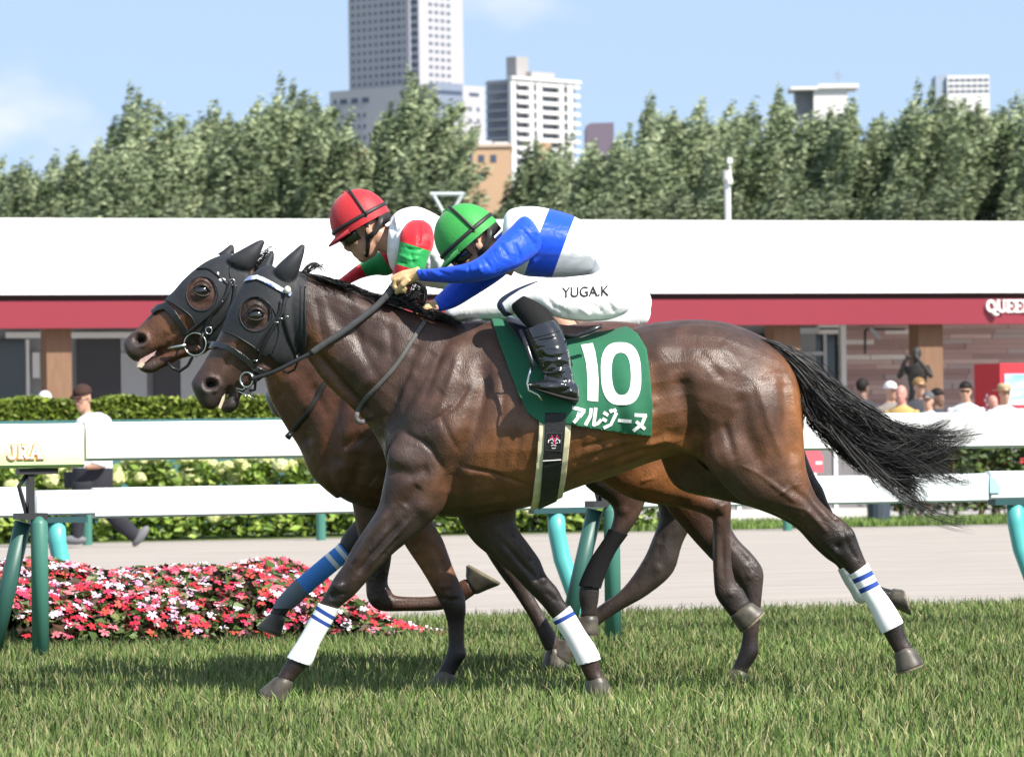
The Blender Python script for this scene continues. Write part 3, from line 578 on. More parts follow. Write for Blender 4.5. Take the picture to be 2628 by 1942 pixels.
mb = MB(); mb.tube([(s, 0, .461), (s, 0, .50), (s, 0, .515)], [.16, .16, .10], 14); mb.build('lid', mat('bin_lid', (.04, .05, .06), .5, .4), bn, FB)
hs2, hs3 = cs(2325, 1250, 33)[0], cs(2900, 1250, 33)[0]; F33 = frame(33.)
h2 = empty('rough_hedge', 'loose dark green hedge with bare twigs beyond the track at the right edge', 'hedge', M=F33 @ Matrix.Translation((hs2, 0, 0)))
mb = MB()
for i in range(60):
    s = random.uniform(hs2, hs3); mb.tube([(s, .1, 0), (s+random.uniform(-.2, .2), random.uniform(-.1, .3), .4), (s+random.uniform(-.4, .4), random.uniform(-.1, .4), .8)], [.014, .01, .004], 5)
mb.build('twigs', mat('twig', (.17, .12, .07), .8, .2), h2, F33)
V, Fc, C = leafmass(5200, lambda rg: (rg.uniform(hs2, hs3), rg.uniform(-.1, .6), .12+rg.uniform(0, 1)**.8*.95), .11, [(.07, .11, .03), (.05, .085, .02), (.11, .15, .04)], 21)
me = mesh('foliage', V, Fc); setcol(me, np.array(C)); link('foliage', me, m_lf, h2, F33)['kind'] = 'stuff'
# far inner rail with thin green posts
YI = 29.6; FI = frame(YI)
m_gpost = mat('post_green', (.055, .19, .145), .45, .5, .1, 4)
ir = empty('inner_rail', 'thin white rail on slim green posts along the far side of the sand', 'rail', M=FI)
zi = cs(1314, 1250, YI)[1]
mb = MB(); mb.tube([(-9, 0, zi), (9, 0, zi)], .045, 8); mb.build('rail', m_wh, ir, FI)
for px in (-375, 225, 825, 1425, 2023, 2620):
    s = cs(px, 1300, YI)[0]; mb = MB(); mb.tube([(s, .03, 0), (s, .03, zi)], .05, 10); mb.build('post', m_gpost, ir, FI)
# ================================================================== pole and floodlight behind the roof
YL = 84.
lp = empty('camera_pole', 'slim white pole with boxes standing behind the pavilion roof', 'pole', M=Matrix.Translation((at(1868, 500, YL).x, YL, 0)))
m_pl = mat('pole_white', (.6, .6, .61), .5, .4); X = at(1867, 500, YL).x
mb = MB(); mb.tube([(X, YL, 0), (X, YL, at(1867, 455, YL).z)], .075, 10); mb.build('shaft', m_pl, lp)
mb = MB(); mb.tube([(X, YL, at(1867, 462, YL).z), (X, YL, at(1867, 438, YL).z)], .1, 10); mb.build('collar', m_pl, lp)
X2 = at(1874, 500, YL).x; mb = MB(); mb.tube([(X2, YL, at(1867, 462, YL).z), (X2, YL, at(1867, 415, YL).z)], .025, 6); mb.build('mast', m_pl, lp)
mb = MB(); mb.box(X2-.05, X2+.06, YL-.05, YL+.05, at(1874, 419, YL).z, at(1874, 405, YL).z); mb.build('camera_box', m_wh, lp)
mb = MB(); mb.box(X2-.05, X2+.05, YL-.16, YL-.05, at(1874, 472, YL).z, at(1874, 458, YL).z); mb.build('junction_box', m_wh, lp)
YF = 92.
fl = empty('floodlight_frame', 'pale V-shaped floodlight frame behind the two jockeys', 'light frame', M=Matrix.Translation((at(1150, 520, YF).x, YF, 0)))
m_fl = mat('frame_pale', (.50, .55, .55), .5, .4)
mb = MB(); mb.tube([at(1104, 498, YF), at(1192, 498, YF)], .05, 6); mb.build('top_bar', m_fl, fl)
for a, b in ((1112, 1146), (1186, 1152)): mb = MB(); mb.tube([at(a, 500, YF), at(b, 560, YF)], .045, 6); mb.build('brace', m_fl, fl)
mb = MB(); p = at(1149, 555, YF); mb.tube([(p.x, YF, 0), p], .09, 8); mb.build('mast', m_fl, fl)
# ================================================================== RAILS IN FRONT OF THE SAND
YR = 4.7; FR = frame(YR)
m_rail = mat('rail_white', (.80, .80, .79), .35, .5, .02, 2); m_blk = mat('bracket_black', (.03, .03, .032), .5, .4)
rl = empty('running_rail', 'thick white plastic running rail on dark green splayed posts, nearest the turf', 'rail', M=FR)
def rail_prof(zt, zb, dep):
    h = zt-zb; return [(-dep*.36, zb), (dep*.36, zb), (dep*.5, zb+h*.10), (dep*.5, zb+h*.80), (dep*.40, zb+h*.95), (dep*.22, zt), (-dep*.22, zt), (-dep*.42, zb+h*.94), (-dep*.5, zb+h*.78), (-dep*.47, zb+h*.07)]; return [(-dep*.30, zb), (dep*.30, zb), (dep*.48, zb+h*.25), (dep*.5, zb+h*.6), (dep*.36, zb+h*.88), (dep*.12, zt), (-dep*.12, zt), (-dep*.36, zb+h*.88), (-dep*.5, zb+h*.6), (-dep*.48, zb+h*.25)]
zt3 = cs(1314, 1071, YR)[1]; zb3 = cs(1314, 1167, YR)[1]
js = [cs(px, 1130, YR)[0] for px in (-1250, 212, 1690, 3150)]
for a, b in zip(js[1:-1], js[2:]):
    mb = MB(); mb.profile(rail_prof(zt3, zb3, .13), a+.004, b-.004); mb.build('rail_panel', m_rail, rl, FR)
# printed panel at the left end of the view: yellow-green print with letters
def print_mat():
    m = mat('rail_print', (.8, .8, .6), .4, .4); t = m.node_tree; p = t.nodes['Principled BSDF']; co = N(t, 'ShaderNodeTexCoord'); sp = N(t, 'ShaderNodeSeparateXYZ'); t.links.new(co.outputs['Object'], sp.inputs[0])
    no = N(t, 'ShaderNodeTexNoise'); no.inputs['Scale'].default_value = 4.; t.links.new(co.outputs['Object'], no.inputs['Vector'])
    ad = N(t, 'ShaderNodeMath', operation='MULTIPLY_ADD'); ad.inputs[1].default_value = .14; t.links.new(no.outputs[0], ad.inputs[0]); t.links.new(sp.outputs['Z'], ad.inputs[2])
    mr = N(t, 'ShaderNodeMapRange'); mr.inputs[1].default_value = zb3+.06; mr.inputs[2].default_value = zt3+.06; t.links.new(ad.outputs[0], mr.inputs[0])
    cr_ = N(t, 'ShaderNodeValToRGB'); e = cr_.color_ramp.elements; e[0].position = .0; e[0].color = (.55, .70, .36, 1); e[1].position = 1; e[1].color = (.80, .80, .74, 1); k = e.new(.35); k.color = (.76, .79, .58, 1); k = e.new(.6); k.color = (.81, .79, .64, 1)
    t.links.new(mr.outputs[0], cr_.inputs[0]); t.links.new(cr_.outputs[0], p.inputs['Base Color']); return m
prn = MB(); prn.profile(rail_prof(zt3-.004, zb3-.03, .15), js[0], js[1]-.01); prn = prn.build('printed_panel', print_mat(), rl, FR)
m_org = mat('letter_orange', (.80, .36, .10), .5, .3)
JR = {'J': ([(.46, .28, .46, 1, .26), (.28, .94, .62, .94, .13)]+ring(.27, .26, .2, .2, .22, 6, 180, 350), .68), 'R': ([(.2, 0, .2, 1, .26), (.05, .06, .38, .06, .13), (.42, .45, .72, .04, .24), (.62, .06, .86, .06, .13)]+ring(.36, .72, .26, .22, .2, 8, -95, 95), .9), 'A': ([(.42, 1, .1, .02, .18), (.42, 1, .78, .02, .27), (.2, .36, .66, .36, .14), (0, .05, .28, .05, .12), (.58, .05, .98, .05, .12)], .95)}
def rail_text(txt, px, pyb, pyt, mtl, grow, dy):
    ox = cs(px, 1150, YR)[0]; zb = cs(px+40, pyb, YR)[1]; hh = cs(px+40, pyt, YR)[1]-zb
    for ch in txt:
        mb = MB()
        for (x0, z0, x1, z1, t) in JR[ch][0]:
            t += grow; d = Vector((x1-x0, z1-z0)); L = d.length; d = d/L; n = Vector((-d.y, d.x))*t/2; e0 = Vector((x0, z0))-d*grow*.5; e1 = Vector((x1, z1))+d*grow*.5
            q = [(e0+n), (e1+n), (e1-n), (e0-n)]; dy2 = dy-.0004*len(mb.v)/8
            mb.prism([(ox+v.x*hh, zb+v.y*hh) for v in q], dy2, -.05)
        mb.build('letter', mtl, prn, FR); ox += JR[ch][1]*hh*1.02
rail_text('JRA', 12, 1177, 1142, m_org, .16, -.0775); rail_text('JRA', 12, 1177, 1142, m_let, 0, -.0815)
for k, (pa_, pb_) in enumerate(((95, 40), (1562, 1500), (3030, 2965), (-1372, -1430))):
    sA = cs(pa_, 1400, YR)[0]; zA = cs(pa_, 1300 if k else 1332, YR)[1]; sm = sA-.06
    mb = MB(); mb.tube([(sA, -.05, 0), (sA, -.05, zA*.97), (sA-.005, -.04, zA)], [.041, .041, .035], 14); mb.build('post', m_gpost, rl, FR, True)
    mb = MB(); mb.tube([(sA-.21, .10, 0), (sA-.06, .03, zA*.98)], .041, 14); mb.build('brace_post', mat('post_green_shaded', (.03, .105, .085), .45, .5, .1, 4), rl, FR, True)  # darker copy of the post green, the brace's shade put into its colour
    mb = MB(); mb.box(sA-.10, sA+.04, -.07, .07, zA, zA+.03); mb.box(sA-.045, sA-.015, -.03, .03, zA+.03, zb3-.031); mb.tube([(sA-.05, 0, zA+.03), (sA-.085, 0, zA+.16), (sA-.03, 0, zb3-.04)], .012, 6); mb.box(sA-.09, sA+.10, -.04, .04, zb3-.06, zb3-.031); mb.build('bracket', m_blk, rl, FR)
# second rail: dirt track outer rail on turquoise gooseneck posts
YD = 7.6; FD = frame(YD); m_tq = mat('post_turquoise', (.09, .42, .40), .4, .5, .08, 3); m_rail2 = mat('rail_cool_white', (.74, .79, .80), .35, .5, .02, 2)
r2 = empty('dirt_rail', 'lower white rail on curved turquoise posts at the edge of the sand track', 'rail', M=FD)
zt4, zb4 = cs(1314, 1234, YD)[1], cs(1314, 1309, YD)[1]; j4 = [cs(px, 1270, YD)[0] for px in (-1060, 78, 238, 2527, 2700, 3700)]
for i, (a, b) in enumerate(((j4[0], j4[1]), (j4[2], j4[3]+.0), (j4[3]+.02, j4[5]))):
    mb = MB(); up = .012 if i != 1 else 0; mb.profile(rail_prof(zt4+up, zb4+up, .11), a, b); mb.build('rail_panel', m_rail2, r2, FD)
a, b = cs(90, 1270, YD)[0], cs(240, 1270, YD)[0]; mb = MB(); mb.profile(rail_prof(zt4-.01, zb4+.02, .10), a, b); mb.build('joint_sleeve', m_rail2, r2, FD)
a, b = cs(2529, 1250, YD)[0], cs(2556, 1250, YD)[0]; mb = MB(); mb.prism([(a, zb4+.05), (a, zt4-.02), (a+.025, zt4-.025), (b, zt4-.08), (b-.005, zb4+.05)], -.064, -.05); mb.build('end_cap', mat('cap_blue', (.34, .56, .66), .4, .5), r2, FD)
for px in (150, 1432, 2610, -1040):
    s = cs(px, 1310, YD)[0]; z = zb4-.01
    mb = MB(); mb.tube([(s-.012, .0, z), (s-.008, 0, z-.12), (s+.015, -.02, z-.27), (s+.06, -.05, z-.42), (s+.10, -.09, z-.56), (s+.12, -.12, .0)], .05, 16); mb.build('post', m_tq, r2, FD, True)
    mb = MB(); mb.box(s-.16, s+.15, -.05, .05, z-.012, z+.02); mb.build('bracket', mat('bracket_teal', (.02, .07, .075), .5, .4), r2, FD)
# ================================================================== FLOWER BED
YFB = 6.75; FFB = frame(YFB)
fb0, fb1 = cs(-40, 1500, YFB)[0], cs(1050, 1500, YFB)[0]
bed = empty('flower_bed', 'mounded bed of red, pink and white impatiens flowers between the rails, left', 'flower bed', M=FFB @ Matrix.Translation((fb0, 0, 0)))
def bedz(s, d):
    e = min(1, max(0, (fb1-s)/.75)); e = e*e*(3-2*e); q = 1-(d/.85)**2
    return max(0, q)**.6*(.365+.03*math.sin(s*4.1+.4)+.025*math.sin(s*9+d*5))*e*(1-.18*max(0, min(1, (s-cs(500, 1500, YFB)[0])/1.2)))
nx_, ny_ = 90, 20; V = []; Fc = []
for i in range(nx_+1):
    for j in range(ny_+1):
        s = fb0+(fb1-fb0)*i/nx_; d = -.85+1.7*j/ny_; V.append((s, d, bedz(s, d)-.035))
Fc = [(i*(ny_+1)+j, (i+1)*(ny_+1)+j, (i+1)*(ny_+1)+j+1, i*(ny_+1)+j+1) for i in range(nx_) for j in range(ny_)]
mb = MB(); mb.add(V, Fc); mb.build('soil', mat('soil_dark', (.03, .024, .015), .95, .1, .4, 20), bed, FFB, True)
def bsamp(rg):
    s = rg.uniform(fb0, fb1); d = rg.uniform(-.84, .6); return (s, d, bedz(s, d)+rg.uniform(-.04, .02))
V, Fc, C = leafmass(11000, bsamp, .075, [(.055, .09, .02), (.09, .05, .03), (.08, .13, .03), (.05, .025, .02), (.12, .14, .04)], 31)
me = mesh('foliage', V, Fc); setcol(me, np.array(C)); link('foliage', me, m_lf, bed, FFB)['kind'] = 'stuff'
def flower_v(rg, r):
    V = [(0, 0, 0)]; Fc = []
    for k in range(5):
        g = k*2*math.pi/5+rg.uniform(-.1, .1); dz = rg.uniform(-.12, .12)*r
        V += [(r*.55*math.cos(g-.5), r*.55*math.sin(g-.5), .06*r), (r*.98*math.cos(g-.28), r*.98*math.sin(g-.28), dz), (r*.98*math.cos(g+.28), r*.98*math.sin(g+.28), dz), (r*.55*math.cos(g+.5), r*.55*math.sin(g+.5), .06*r)]
        Fc.append((0, 1+4*k, 2+4*k, 3+4*k, 4+4*k))
    return V, Fc
FCOL = [(.50, .025, .04), (.55, .075, .055), (.56, .16, .19), (.74, .66, .68), (.64, .36, .52), (.50, .04, .10), (.66, .50, .62)]
fmats = [mat('petal_%d' % i, c, .6, .25, .12, 30) for i, c in enumerate(FCOL)]
rgf = random.Random(5); FM = []
for i in range(len(FCOL)):
    for q in range(2):
        v, f = flower_v(rgf, .031 if q else .026); m_ = mesh('flower', v, f); m_.materials.append(fmats[i]); FM.append(m_)
spots = []
for i in range(1900):
    s = rgf.uniform(fb0, fb1-.05); d = rgf.uniform(-.84, .45); patch = math.sin(s*3.1+d*2.)+math.sin(s*1.3-d*4+1)
    c = rgf.choices(range(7), (5, 2.5, 3, 1.4, .8, 4, .8) if patch > 0 else (2.6, 1.4, 3, 3.2, 2, 2.2, 2))[0]; spots.append((d, s, c))
vis0 = cs(20, 1500, YFB)[0]
spots.sort(key=lambda t: (t[1] < vis0, -bedz(t[1], t[0])-.6*min(0, t[0]+.55) if False else (t[0]+.25)**2))
def fpose(d, s):
    z = bedz(s, d)+rgf.uniform(.0, .03); nrm = Vector((rgf.gauss(0, .3), -.35+d*.3+rgf.gauss(0, .3), 1)).normalized()
    return Matrix.Translation((s, d, z)) @ nrm.to_track_quat('Z', 'Y').to_matrix().to_4x4() @ Matrix.Rotation(rgf.uniform(0, 6), 4, 'Z')
for i, (d, s, c) in enumerate(spots[:300]): link('flower', FM[c*2+i % 2], None, bed, FFB @ fpose(d, s))
rest = MB()
for i, (d, s, c) in enumerate(spots[300:]):
    M = fpose(d, s); me = FM[c*2+i % 2]; rest.cur = c; rest.add([M @ v.co for v in me.vertices], [tuple(p.vertices) for p in me.polygons])
o = rest.build('flowers', fmats, bed, FFB); o['kind'] = 'stuff'
# ================================================================== HORSES
def hair(name, guides, n, wid, jit, parent, material, seed, Y0=0., segs=14, lat=.05, tipcut=(.7, 1.)):
    """guides: lists of (px,py,lateral); strands run between neighbouring guides"""
    rg = np.random.default_rng(seed); G = []
    for g in guides:
        P = [np.array(at(p[0], p[1], Y0+p[2])) for p in g]; G.append(np.array(catmull(P, 6)))
    L = min(len(g) for g in G); G = [g[np.linspace(0, len(g)-1, 25).round().astype(int)] for g in G]
    V = []; Fc = []; K = max(6, n//95); ca = (len(G)-1)*rg.beta(1.5, 1., K); co_ = rg.normal(0, jit, (K, 3)); cph = rg.uniform(0, 6, (K, 3)); cf = rg.uniform(1.5, 4, K); ct = rg.uniform(.70, 1., K)
    for i in range(n):
        kc = rg.integers(K); a = ca[kc]; wa = rg.normal(0, .30*len(G)/5); a = np.clip(a+wa*(1-.75*np.linspace(0, 1, 25)), 0, len(G)-1); k = np.minimum(a.astype(int), len(G)-2); f = (a-k)[:, None]; GA = np.array(G); ii = np.arange(25); base = GA[k, ii]*(1-f)+GA[k+1, ii]*f
        end = rg.uniform(*tipcut)*24*ct[kc]; t = np.linspace(0, end, segs); i0 = np.clip(t.astype(int), 0, 23); fr = (t-i0)[:, None]
        P = base[i0]*(1-fr)+base[i0+1]*fr; u = np.linspace(0, 1, segs)
        off = co_[kc]+rg.normal(0, jit*.16, 3); ph = cph[kc]+rg.normal(0, .3, 3); fq = cf[kc]
        P = P+(u[:, None]**1.3)*off+jit*.8*np.sin(ph+fq*u[:, None]*3.4)*u[:, None]; P[:, 1] += rg.uniform(-lat, lat)*(1-.3*u)
        d = np.gradient(P, axis=0); d /= np.linalg.norm(d, axis=1)[:, None]+1e-9; nv = rg.normal(0, 1, 3)+np.array([0, -1.2, 0]); s = np.cross(d, nv); s /= np.linalg.norm(s, axis=1)[:, None]+1e-9
        w_ = wid*rg.uniform(.6, 1.3)*(1-u**2*.85)[:, None]; q = len(V)
        for j in range(segs): V += [P[j]-s[j]*w_[j], P[j]+s[j]*w_[j]]
        Fc += [(q+2*j, q+2*j+1, q+2*j+3, q+2*j+2) for j in range(segs-1)]
    return link(name, mesh(name, V, Fc), material, parent, None, True)
m_hair = mat('horse_hair', (.013, .0115, .0115), .55, .35, .4, 30)
m_coat = None
def coat_mat(name):
    m = mat(name, (.1, .06, .04), .5, .42, .36, 15., attr='col', sheen=.0); t = m.node_tree; p = t.nodes['Principled BSDF']; p.inputs['Sheen Roughness'].default_value = .4
    co = N(t, 'ShaderNodeTexCoord')
    def noise(sc_, det, stretch=(1, 1, 1), dist=0.):
        mp_ = N(t, 'ShaderNodeMapping'); mp_.inputs['Scale'].default_value = stretch; mp_.inputs['Rotation'].default_value = (0, .5, 0); n = N(t, 'ShaderNodeTexNoise'); n.inputs['Scale'].default_value = sc_; n.inputs['Detail'].default_value = det; n.inputs['Distortion'].default_value = dist
        t.links.new(co.outputs['Object'], mp_.inputs[0]); t.links.new(mp_.outputs[0], n.inputs['Vector']); return n
    g = noise(9., 8); mr = N(t, 'ShaderNodeMapRange'); mr.inputs[1].default_value = .35; mr.inputs[2].default_value = .68; mr.inputs[3].default_value = .34; mr.inputs[4].default_value = .55
    t.links.new(g.outputs[0], mr.inputs[0]); t.links.new(mr.outputs[0], p.inputs['Roughness'])
    a = noise(11., 3, (1, 1, .55), .6); b = noise(230., 3, (1, 1, .35)); c = noise(34., 4, (.6, 1, 1.3), .8)
    vo = N(t, 'ShaderNodeTexVoronoi', feature='DISTANCE_TO_EDGE'); vo.inputs['Scale'].default_value = 5.5; wp = N(t, 'ShaderNodeVectorMath', operation='MULTIPLY_ADD'); wp.inputs[1].default_value = (.28, .28, .28); t.links.new(noise(5., 3).outputs['Color'], wp.inputs[0]); t.links.new(co.outputs['Object'], wp.inputs[2]); t.links.new(wp.outputs[0], vo.inputs['Vector'])
    vr = N(t, 'ShaderNodeMapRange', interpolation_type='SMOOTHSTEP'); vr.inputs[1].default_value = .0; vr.inputs[2].default_value = .035; vr.inputs[3].default_value = 1; vr.inputs[4].default_value = 0; t.links.new(vo.outputs['Distance'], vr.inputs[0])
    vm = noise(3., 2); vk = N(t, 'ShaderNodeMapRange'); vk.inputs[1].default_value = .50; vk.inputs[2].default_value = .62; t.links.new(vm.outputs[0], vk.inputs[0]); ve = N(t, 'ShaderNodeMath', operation='MULTIPLY'); t.links.new(vr.outputs[0], ve.inputs[0]); t.links.new(vk.outputs[0], ve.inputs[1])
    prev = None
    for src, st, di in ((a.outputs[0], .30, .02), (ve.outputs[0], .30, .0035), (c.outputs[0], .10, .005), (b.outputs[0], .75, .0028)):
        bu = N(t, 'ShaderNodeBump'); bu.inputs['Strength'].default_value = st; bu.inputs['Distance'].default_value = di; t.links.new(src, bu.inputs['Height'])
        if prev: t.links.new(prev, bu.inputs['Normal'])
        prev = bu.outputs[0]
    t.links.new(prev, p.inputs['Normal']); return m
m_coat = coat_mat('bay_coat')
m_hoof = mat('hoof_horn', (.035, .03, .026), .45, .5, .4, 20, col2=(.10, .085, .06)); m_sole = mat('hoof_sole', (.28, .24, .16), .7, .3, .5, 25)
m_eye = mat('horse_eye', (.006, .004, .004), .04, .8, coat=1.)
m_tack = mat('leather_black', (.014, .014, .015), .38, .5, .3, 40, bump=.15, bs=120); m_steel = mat('bit_steel', (.62, .61, .58), .22, .5, metal=1.)
def colourise(me, zones, base, Y0):
    co = verts_np(me); C = np.tile(np.array(base), (len(co), 1))
    for z in zones:
        c = at(z[0], z[1], Y0); rx, rz = z[2]/F*(D0+Y0), z[3]/F*(D0+Y0); an = R(z[6]) if len(z) > 6 else 0
        dx, dz = co[:, 0]-c.x, co[:, 2]-c.z; X = dx*math.cos(an)+dz*math.sin(an); Z = -dx*math.sin(an)+dz*math.cos(an)
        w_ = z[5]*np.exp(-((X/rx)**2+(Z/rz)**2)**1.4); C = C*(1-w_[:, None])+np.array(z[4])*w_[:, None]
    setcol(me, C)
def hoof(root, cor, sole, yc, Y0, hw=(.036, .052)):
    """cor: two outline points at the coronet, sole: two at the ground surface"""
    A0, B0 = at(*cor[0], Y0+yc), at(*cor[1], Y0+yc); A1, B1 = at(*sole[0], Y0+yc), at(*sole[1], Y0+yc); st = []
    for t, e in ((-.15, .85), (0, 1.), (.12, 1.04), (.5, 1.), (.9, 1.), (1., .97)):
        a = A0.lerp(A1, t); b = B0.lerp(B1, t); c = (a+b)/2; a = c+(a-c)*e; b = c+(b-c)*e; st.append((a.x, a.z, b.x, b.z, Y0+yc, (hw[0]+(hw[1]-hw[0])*max(0, t))*e, 0.))
    v, f = loft(st, 18, 2); me = mesh('hoof', v, f); clean(me); h = link('hoof', me, m_hoof, root, None, True)
    n = 18; ring_ = [Vector(p) for p in v[-n:]]; c = sum(ring_, Vector())/n; ax = ((A1-A0)+(B1-B0)).normalized()
    V = [c+(p-c)*.99+ax*.001 for p in ring_]+[c+(p-c)*.95+ax*.009 for p in ring_]+[c+(p-c)*.68+ax*.009 for p in ring_]+[c+(p-c)*.6-ax*.004 for p in ring_]+[c-ax*.006]
    Fs = [(k*n+i, k*n+(i+1) % n, (k+1)*n+(i+1) % n, (k+1)*n+i) for k in range(3) for i in range(n)]+[(3*n+i, 3*n+(i+1) % n, 4*n) for i in range(n)]
    me = mesh('sole', V, Fs); link('sole', me, m_sole, h)
    return h
def xf(sts, a, b, s): return [(b[0]+(q[0]-a[0])*s, b[1]+(q[1]-a[1])*s, b[0]+(q[2]-a[0])*s, b[1]+(q[3]-a[1])*s, *q[4:]) for q in sts]
def xfp(pts, a, b, s): return [(b[0]+(q[0]-a[0])*s, b[1]+(q[1]-a[1])*s, *q[2:]) for q in pts]
def bandage(root, leg, poly, Y0, material, name='leg_bandage', grow=.007, y=(-.4, .4), voxel=.006):
    yc = leg[-1][4]; me = fuse([px_loft(leg, Y0, 22, 5, grow)], voxel, 2, name); out = boolean(me, prism_px(poly, Y0+yc, Y0+yc-.3, Y0+yc+.3), 'INTERSECT', name)
    return link(name, out, material, root, None, True)
def stripe_mat(name, base, bands):
    """bandage cloth: bands = list of (world point, axis, half width, colour) woven stripes"""
    m = mat(name, base, .85, .15, .05, 30, bump=.25, bs=200, bdist=.002); t = m.node_tree; p = t.nodes['Principled BSDF']; cur = None
    ge = N(t, 'ShaderNodeTexCoord')
    for (pt, ax, hw, col) in bands:
        dt = N(t, 'ShaderNodeVectorMath', operation='DOT_PRODUCT'); dt.inputs[1].default_value = tuple(ax); t.links.new(ge.outputs['Object'], dt.inputs[0])
        sb_ = N(t, 'ShaderNodeMath', operation='SUBTRACT'); sb_.inputs[1].default_value = Vector(pt).dot(Vector(ax)); t.links.new(dt.outputs['Value'], sb_.inputs[0])
        ab = N(t, 'ShaderNodeMath', operation='ABSOLUTE'); t.links.new(sb_.outputs[0], ab.inputs[0]); lt = N(t, 'ShaderNodeMath', operation='LESS_THAN'); lt.inputs[1].default_value = hw; t.links.new(ab.outputs[0], lt.inputs[0])
        mx = N(t, 'ShaderNodeMix', data_type='RGBA'); mx.inputs[7].default_value = (*col, 1); t.links.new(lt.outputs[0], mx.inputs[0])
        if cur is None: mx.inputs[6].default_value = (*base, 1)
        else: t.links.new(cur, mx.inputs[6])
        cur = mx.outputs[2]
    if cur: t.links.new(cur, p.inputs['Base Color'])
    return m
def band_at(p0, p1, hw, col, Y):            # stripe across a leg whose axis runs p0->p1, centred at p0
    a, b = at(*p0, Y), at(*p1, Y); return (a, (b-a).normalized(), hw, col)
# ---------------------------------------------------------------- the nearest horse
HT = [(1008,1010,996,1225,0,.13,.1),(1060,905,1050,1296,0,.205,.1),(1130,846,1120,1322,0,.25,.12),(1205,824,1200,1326,0,.27,.15),(1285,826,1290,1313,0,.29,.16),(1380,850,1370,1297,0,.31,.14),(1500,862,1470,1255,0,.315,.12),(1600,846,1580,1220,0,.31,.1),(1680,828,1690,1180,0,.29,.06),(1770,820,1770,1170,0,.28,.02),(1860,827,1850,1210,0,.27,0),(1945,857,1930,1230,0,.245,0),(2010,900,2000,1220,0,.21,0),(2045,948,2045,1180,0,.14,0),(2060,1040,2062,1100,0,.05,0)]
HN = [(735,692,745,875,0,.078),(790,704,790,922,0,.088),(860,730,838,986,0,.098),(950,764,895,1040,0,.112),(1040,795,945,1092,0,.14),(1120,818,985,1160,0,.18),(1200,834,1010,1240,0,.2),(1260,870,1090,1280,0,.2)]
HH = [(700,682,790,745,0,.06),(672,690,787,752,0,.078),(643,714,781,776,0,.092),(618,746,779,838,0,.102),(595,788,778,890,0,.10,-.25),(577,829,752,932,0,.09,-.25),(560,864,701,952,0,.076,-.25),(540,900,658,974,0,.064,-.2),(517,939,624,998,0,.057,-.1),(499,966,588,1008,0,.060),(490,985,574,1020,0,.062),(497,1007,560,1040,0,.054),(511,1034,548,1050,0,.040),(521,1044,538,1052,0,.022)]
HJ = [(640,930,706,950,0,.055),(602,985,642,992,0,.042),(592,1008,620,1012,0,.038),(577,1030,613,1034,0,.040),(566,1047,603,1050,0,.036),(573,1058,592,1060,0,.018)]
HE1 = [(704,700,744,728,-.058,.030),(712,685,762,700,-.062,.036),(738,660,772,668,-.064,.030),(762,640,778,644,-.062,.014),(777,627,780,628,-.06,.004)]
HE2 = [(655,704,695,690,.058,.030),(666,688,697,678,.062,.034),(680,668,700,664,.064,.024),(694,650,699,650,.062,.008),(697,643,699,643,.06,.003)]
LNF = [(1050,1050,1195,1060,-.10,.05),(1010,1130,1205,1150,-.15,.085),(985,1235,1168,1235,-.16,.092),(970,1302,1136,1308,-.155,.08),(935,1358,1066,1374,-.15,.067),(905,1405,1012,1418,-.145,.057),(880,1450,966,1464,-.14,.048),(856,1484,934,1500,-.135,.045),(835,1522,906,1530,-.13,.046),(821,1546,869,1561,-.13,.035),(800,1586,846,1601,-.13,.029),(770,1640,815,1655,-.13,.028),(742,1683,797,1700,-.13,.034),(722,1718,766,1734,-.13,.031),(708,1738,752,1750,-.13,.034)]
LFF = [(1150,1270,1330,1270,.12,.09),(1179,1335,1325,1345,.13,.078),(1215,1390,1357,1395,.13,.066),(1265,1432,1385,1435,.13,.054),(1310,1468,1402,1475,.13,.047),(1345,1505,1430,1508,.13,.046),(1384,1545,1446,1538,.13,.035),(1408,1574,1461,1558,.13,.030),(1455,1640,1498,1620,.13,.028),(1480,1690,1532,1672,.13,.034),(1497,1728,1542,1718,.13,.031),(1508,1748,1556,1742,.13,.034)]
LNH = [(1800,915,2000,915,-.08,.07),(1745,980,2045,980,-.13,.11),(1785,1110,2062,1110,-.15,.11),(1830,1210,2068,1195,-.155,.098),(1900,1285,2084,1248,-.155,.082),(1980,1313,2104,1284,-.15,.068),(2040,1341,2135,1313,-.145,.055),(2086,1381,2166,1336,-.14,.046),(2128,1422,2192,1365,-.14,.045),(2160,1453,2208,1406,-.14,.038),(2187,1481,2226,1449,-.14,.032),(2213,1523,2252,1501,-.14,.030),(2239,1568,2284,1545,-.14,.031),(2260,1612,2312,1592,-.14,.035),(2282,1652,2328,1636,-.14,.031),(2296,1676,2344,1662,-.14,.034)]
LFH = [(1760,980,2030,980,.12,.08),(1695,1120,2050,1070,.13,.11),(1702,1195,2062,1140,.14,.105),(1742,1255,2078,1188,.145,.098),(1830,1279,2095,1225,.15,.088),(1930,1302,2112,1253,.15,.075),(2030,1345,2126,1290,.145,.06),(2085,1400,2150,1338,.14,.048),(2120,1432,2176,1384,.14,.044),(2148,1452,2190,1424,.14,.036),(2163,1482,2199,1460,.14,.031),(2184,1514,2214,1488,.14,.032),(2200,1541,2236,1500,.14,.034),(2226,1546,2252,1500,.14,.031),(2252,1542,2272,1508,.14,.030),(2275,1548,2292,1512,.14,.034)]
DOCK = [(1935,858,1945,900,0,.05),(1975,878,1975,930,0,.045),(2015,910,2000,955,0,.035),(2050,950,2030,985,0,.02)]
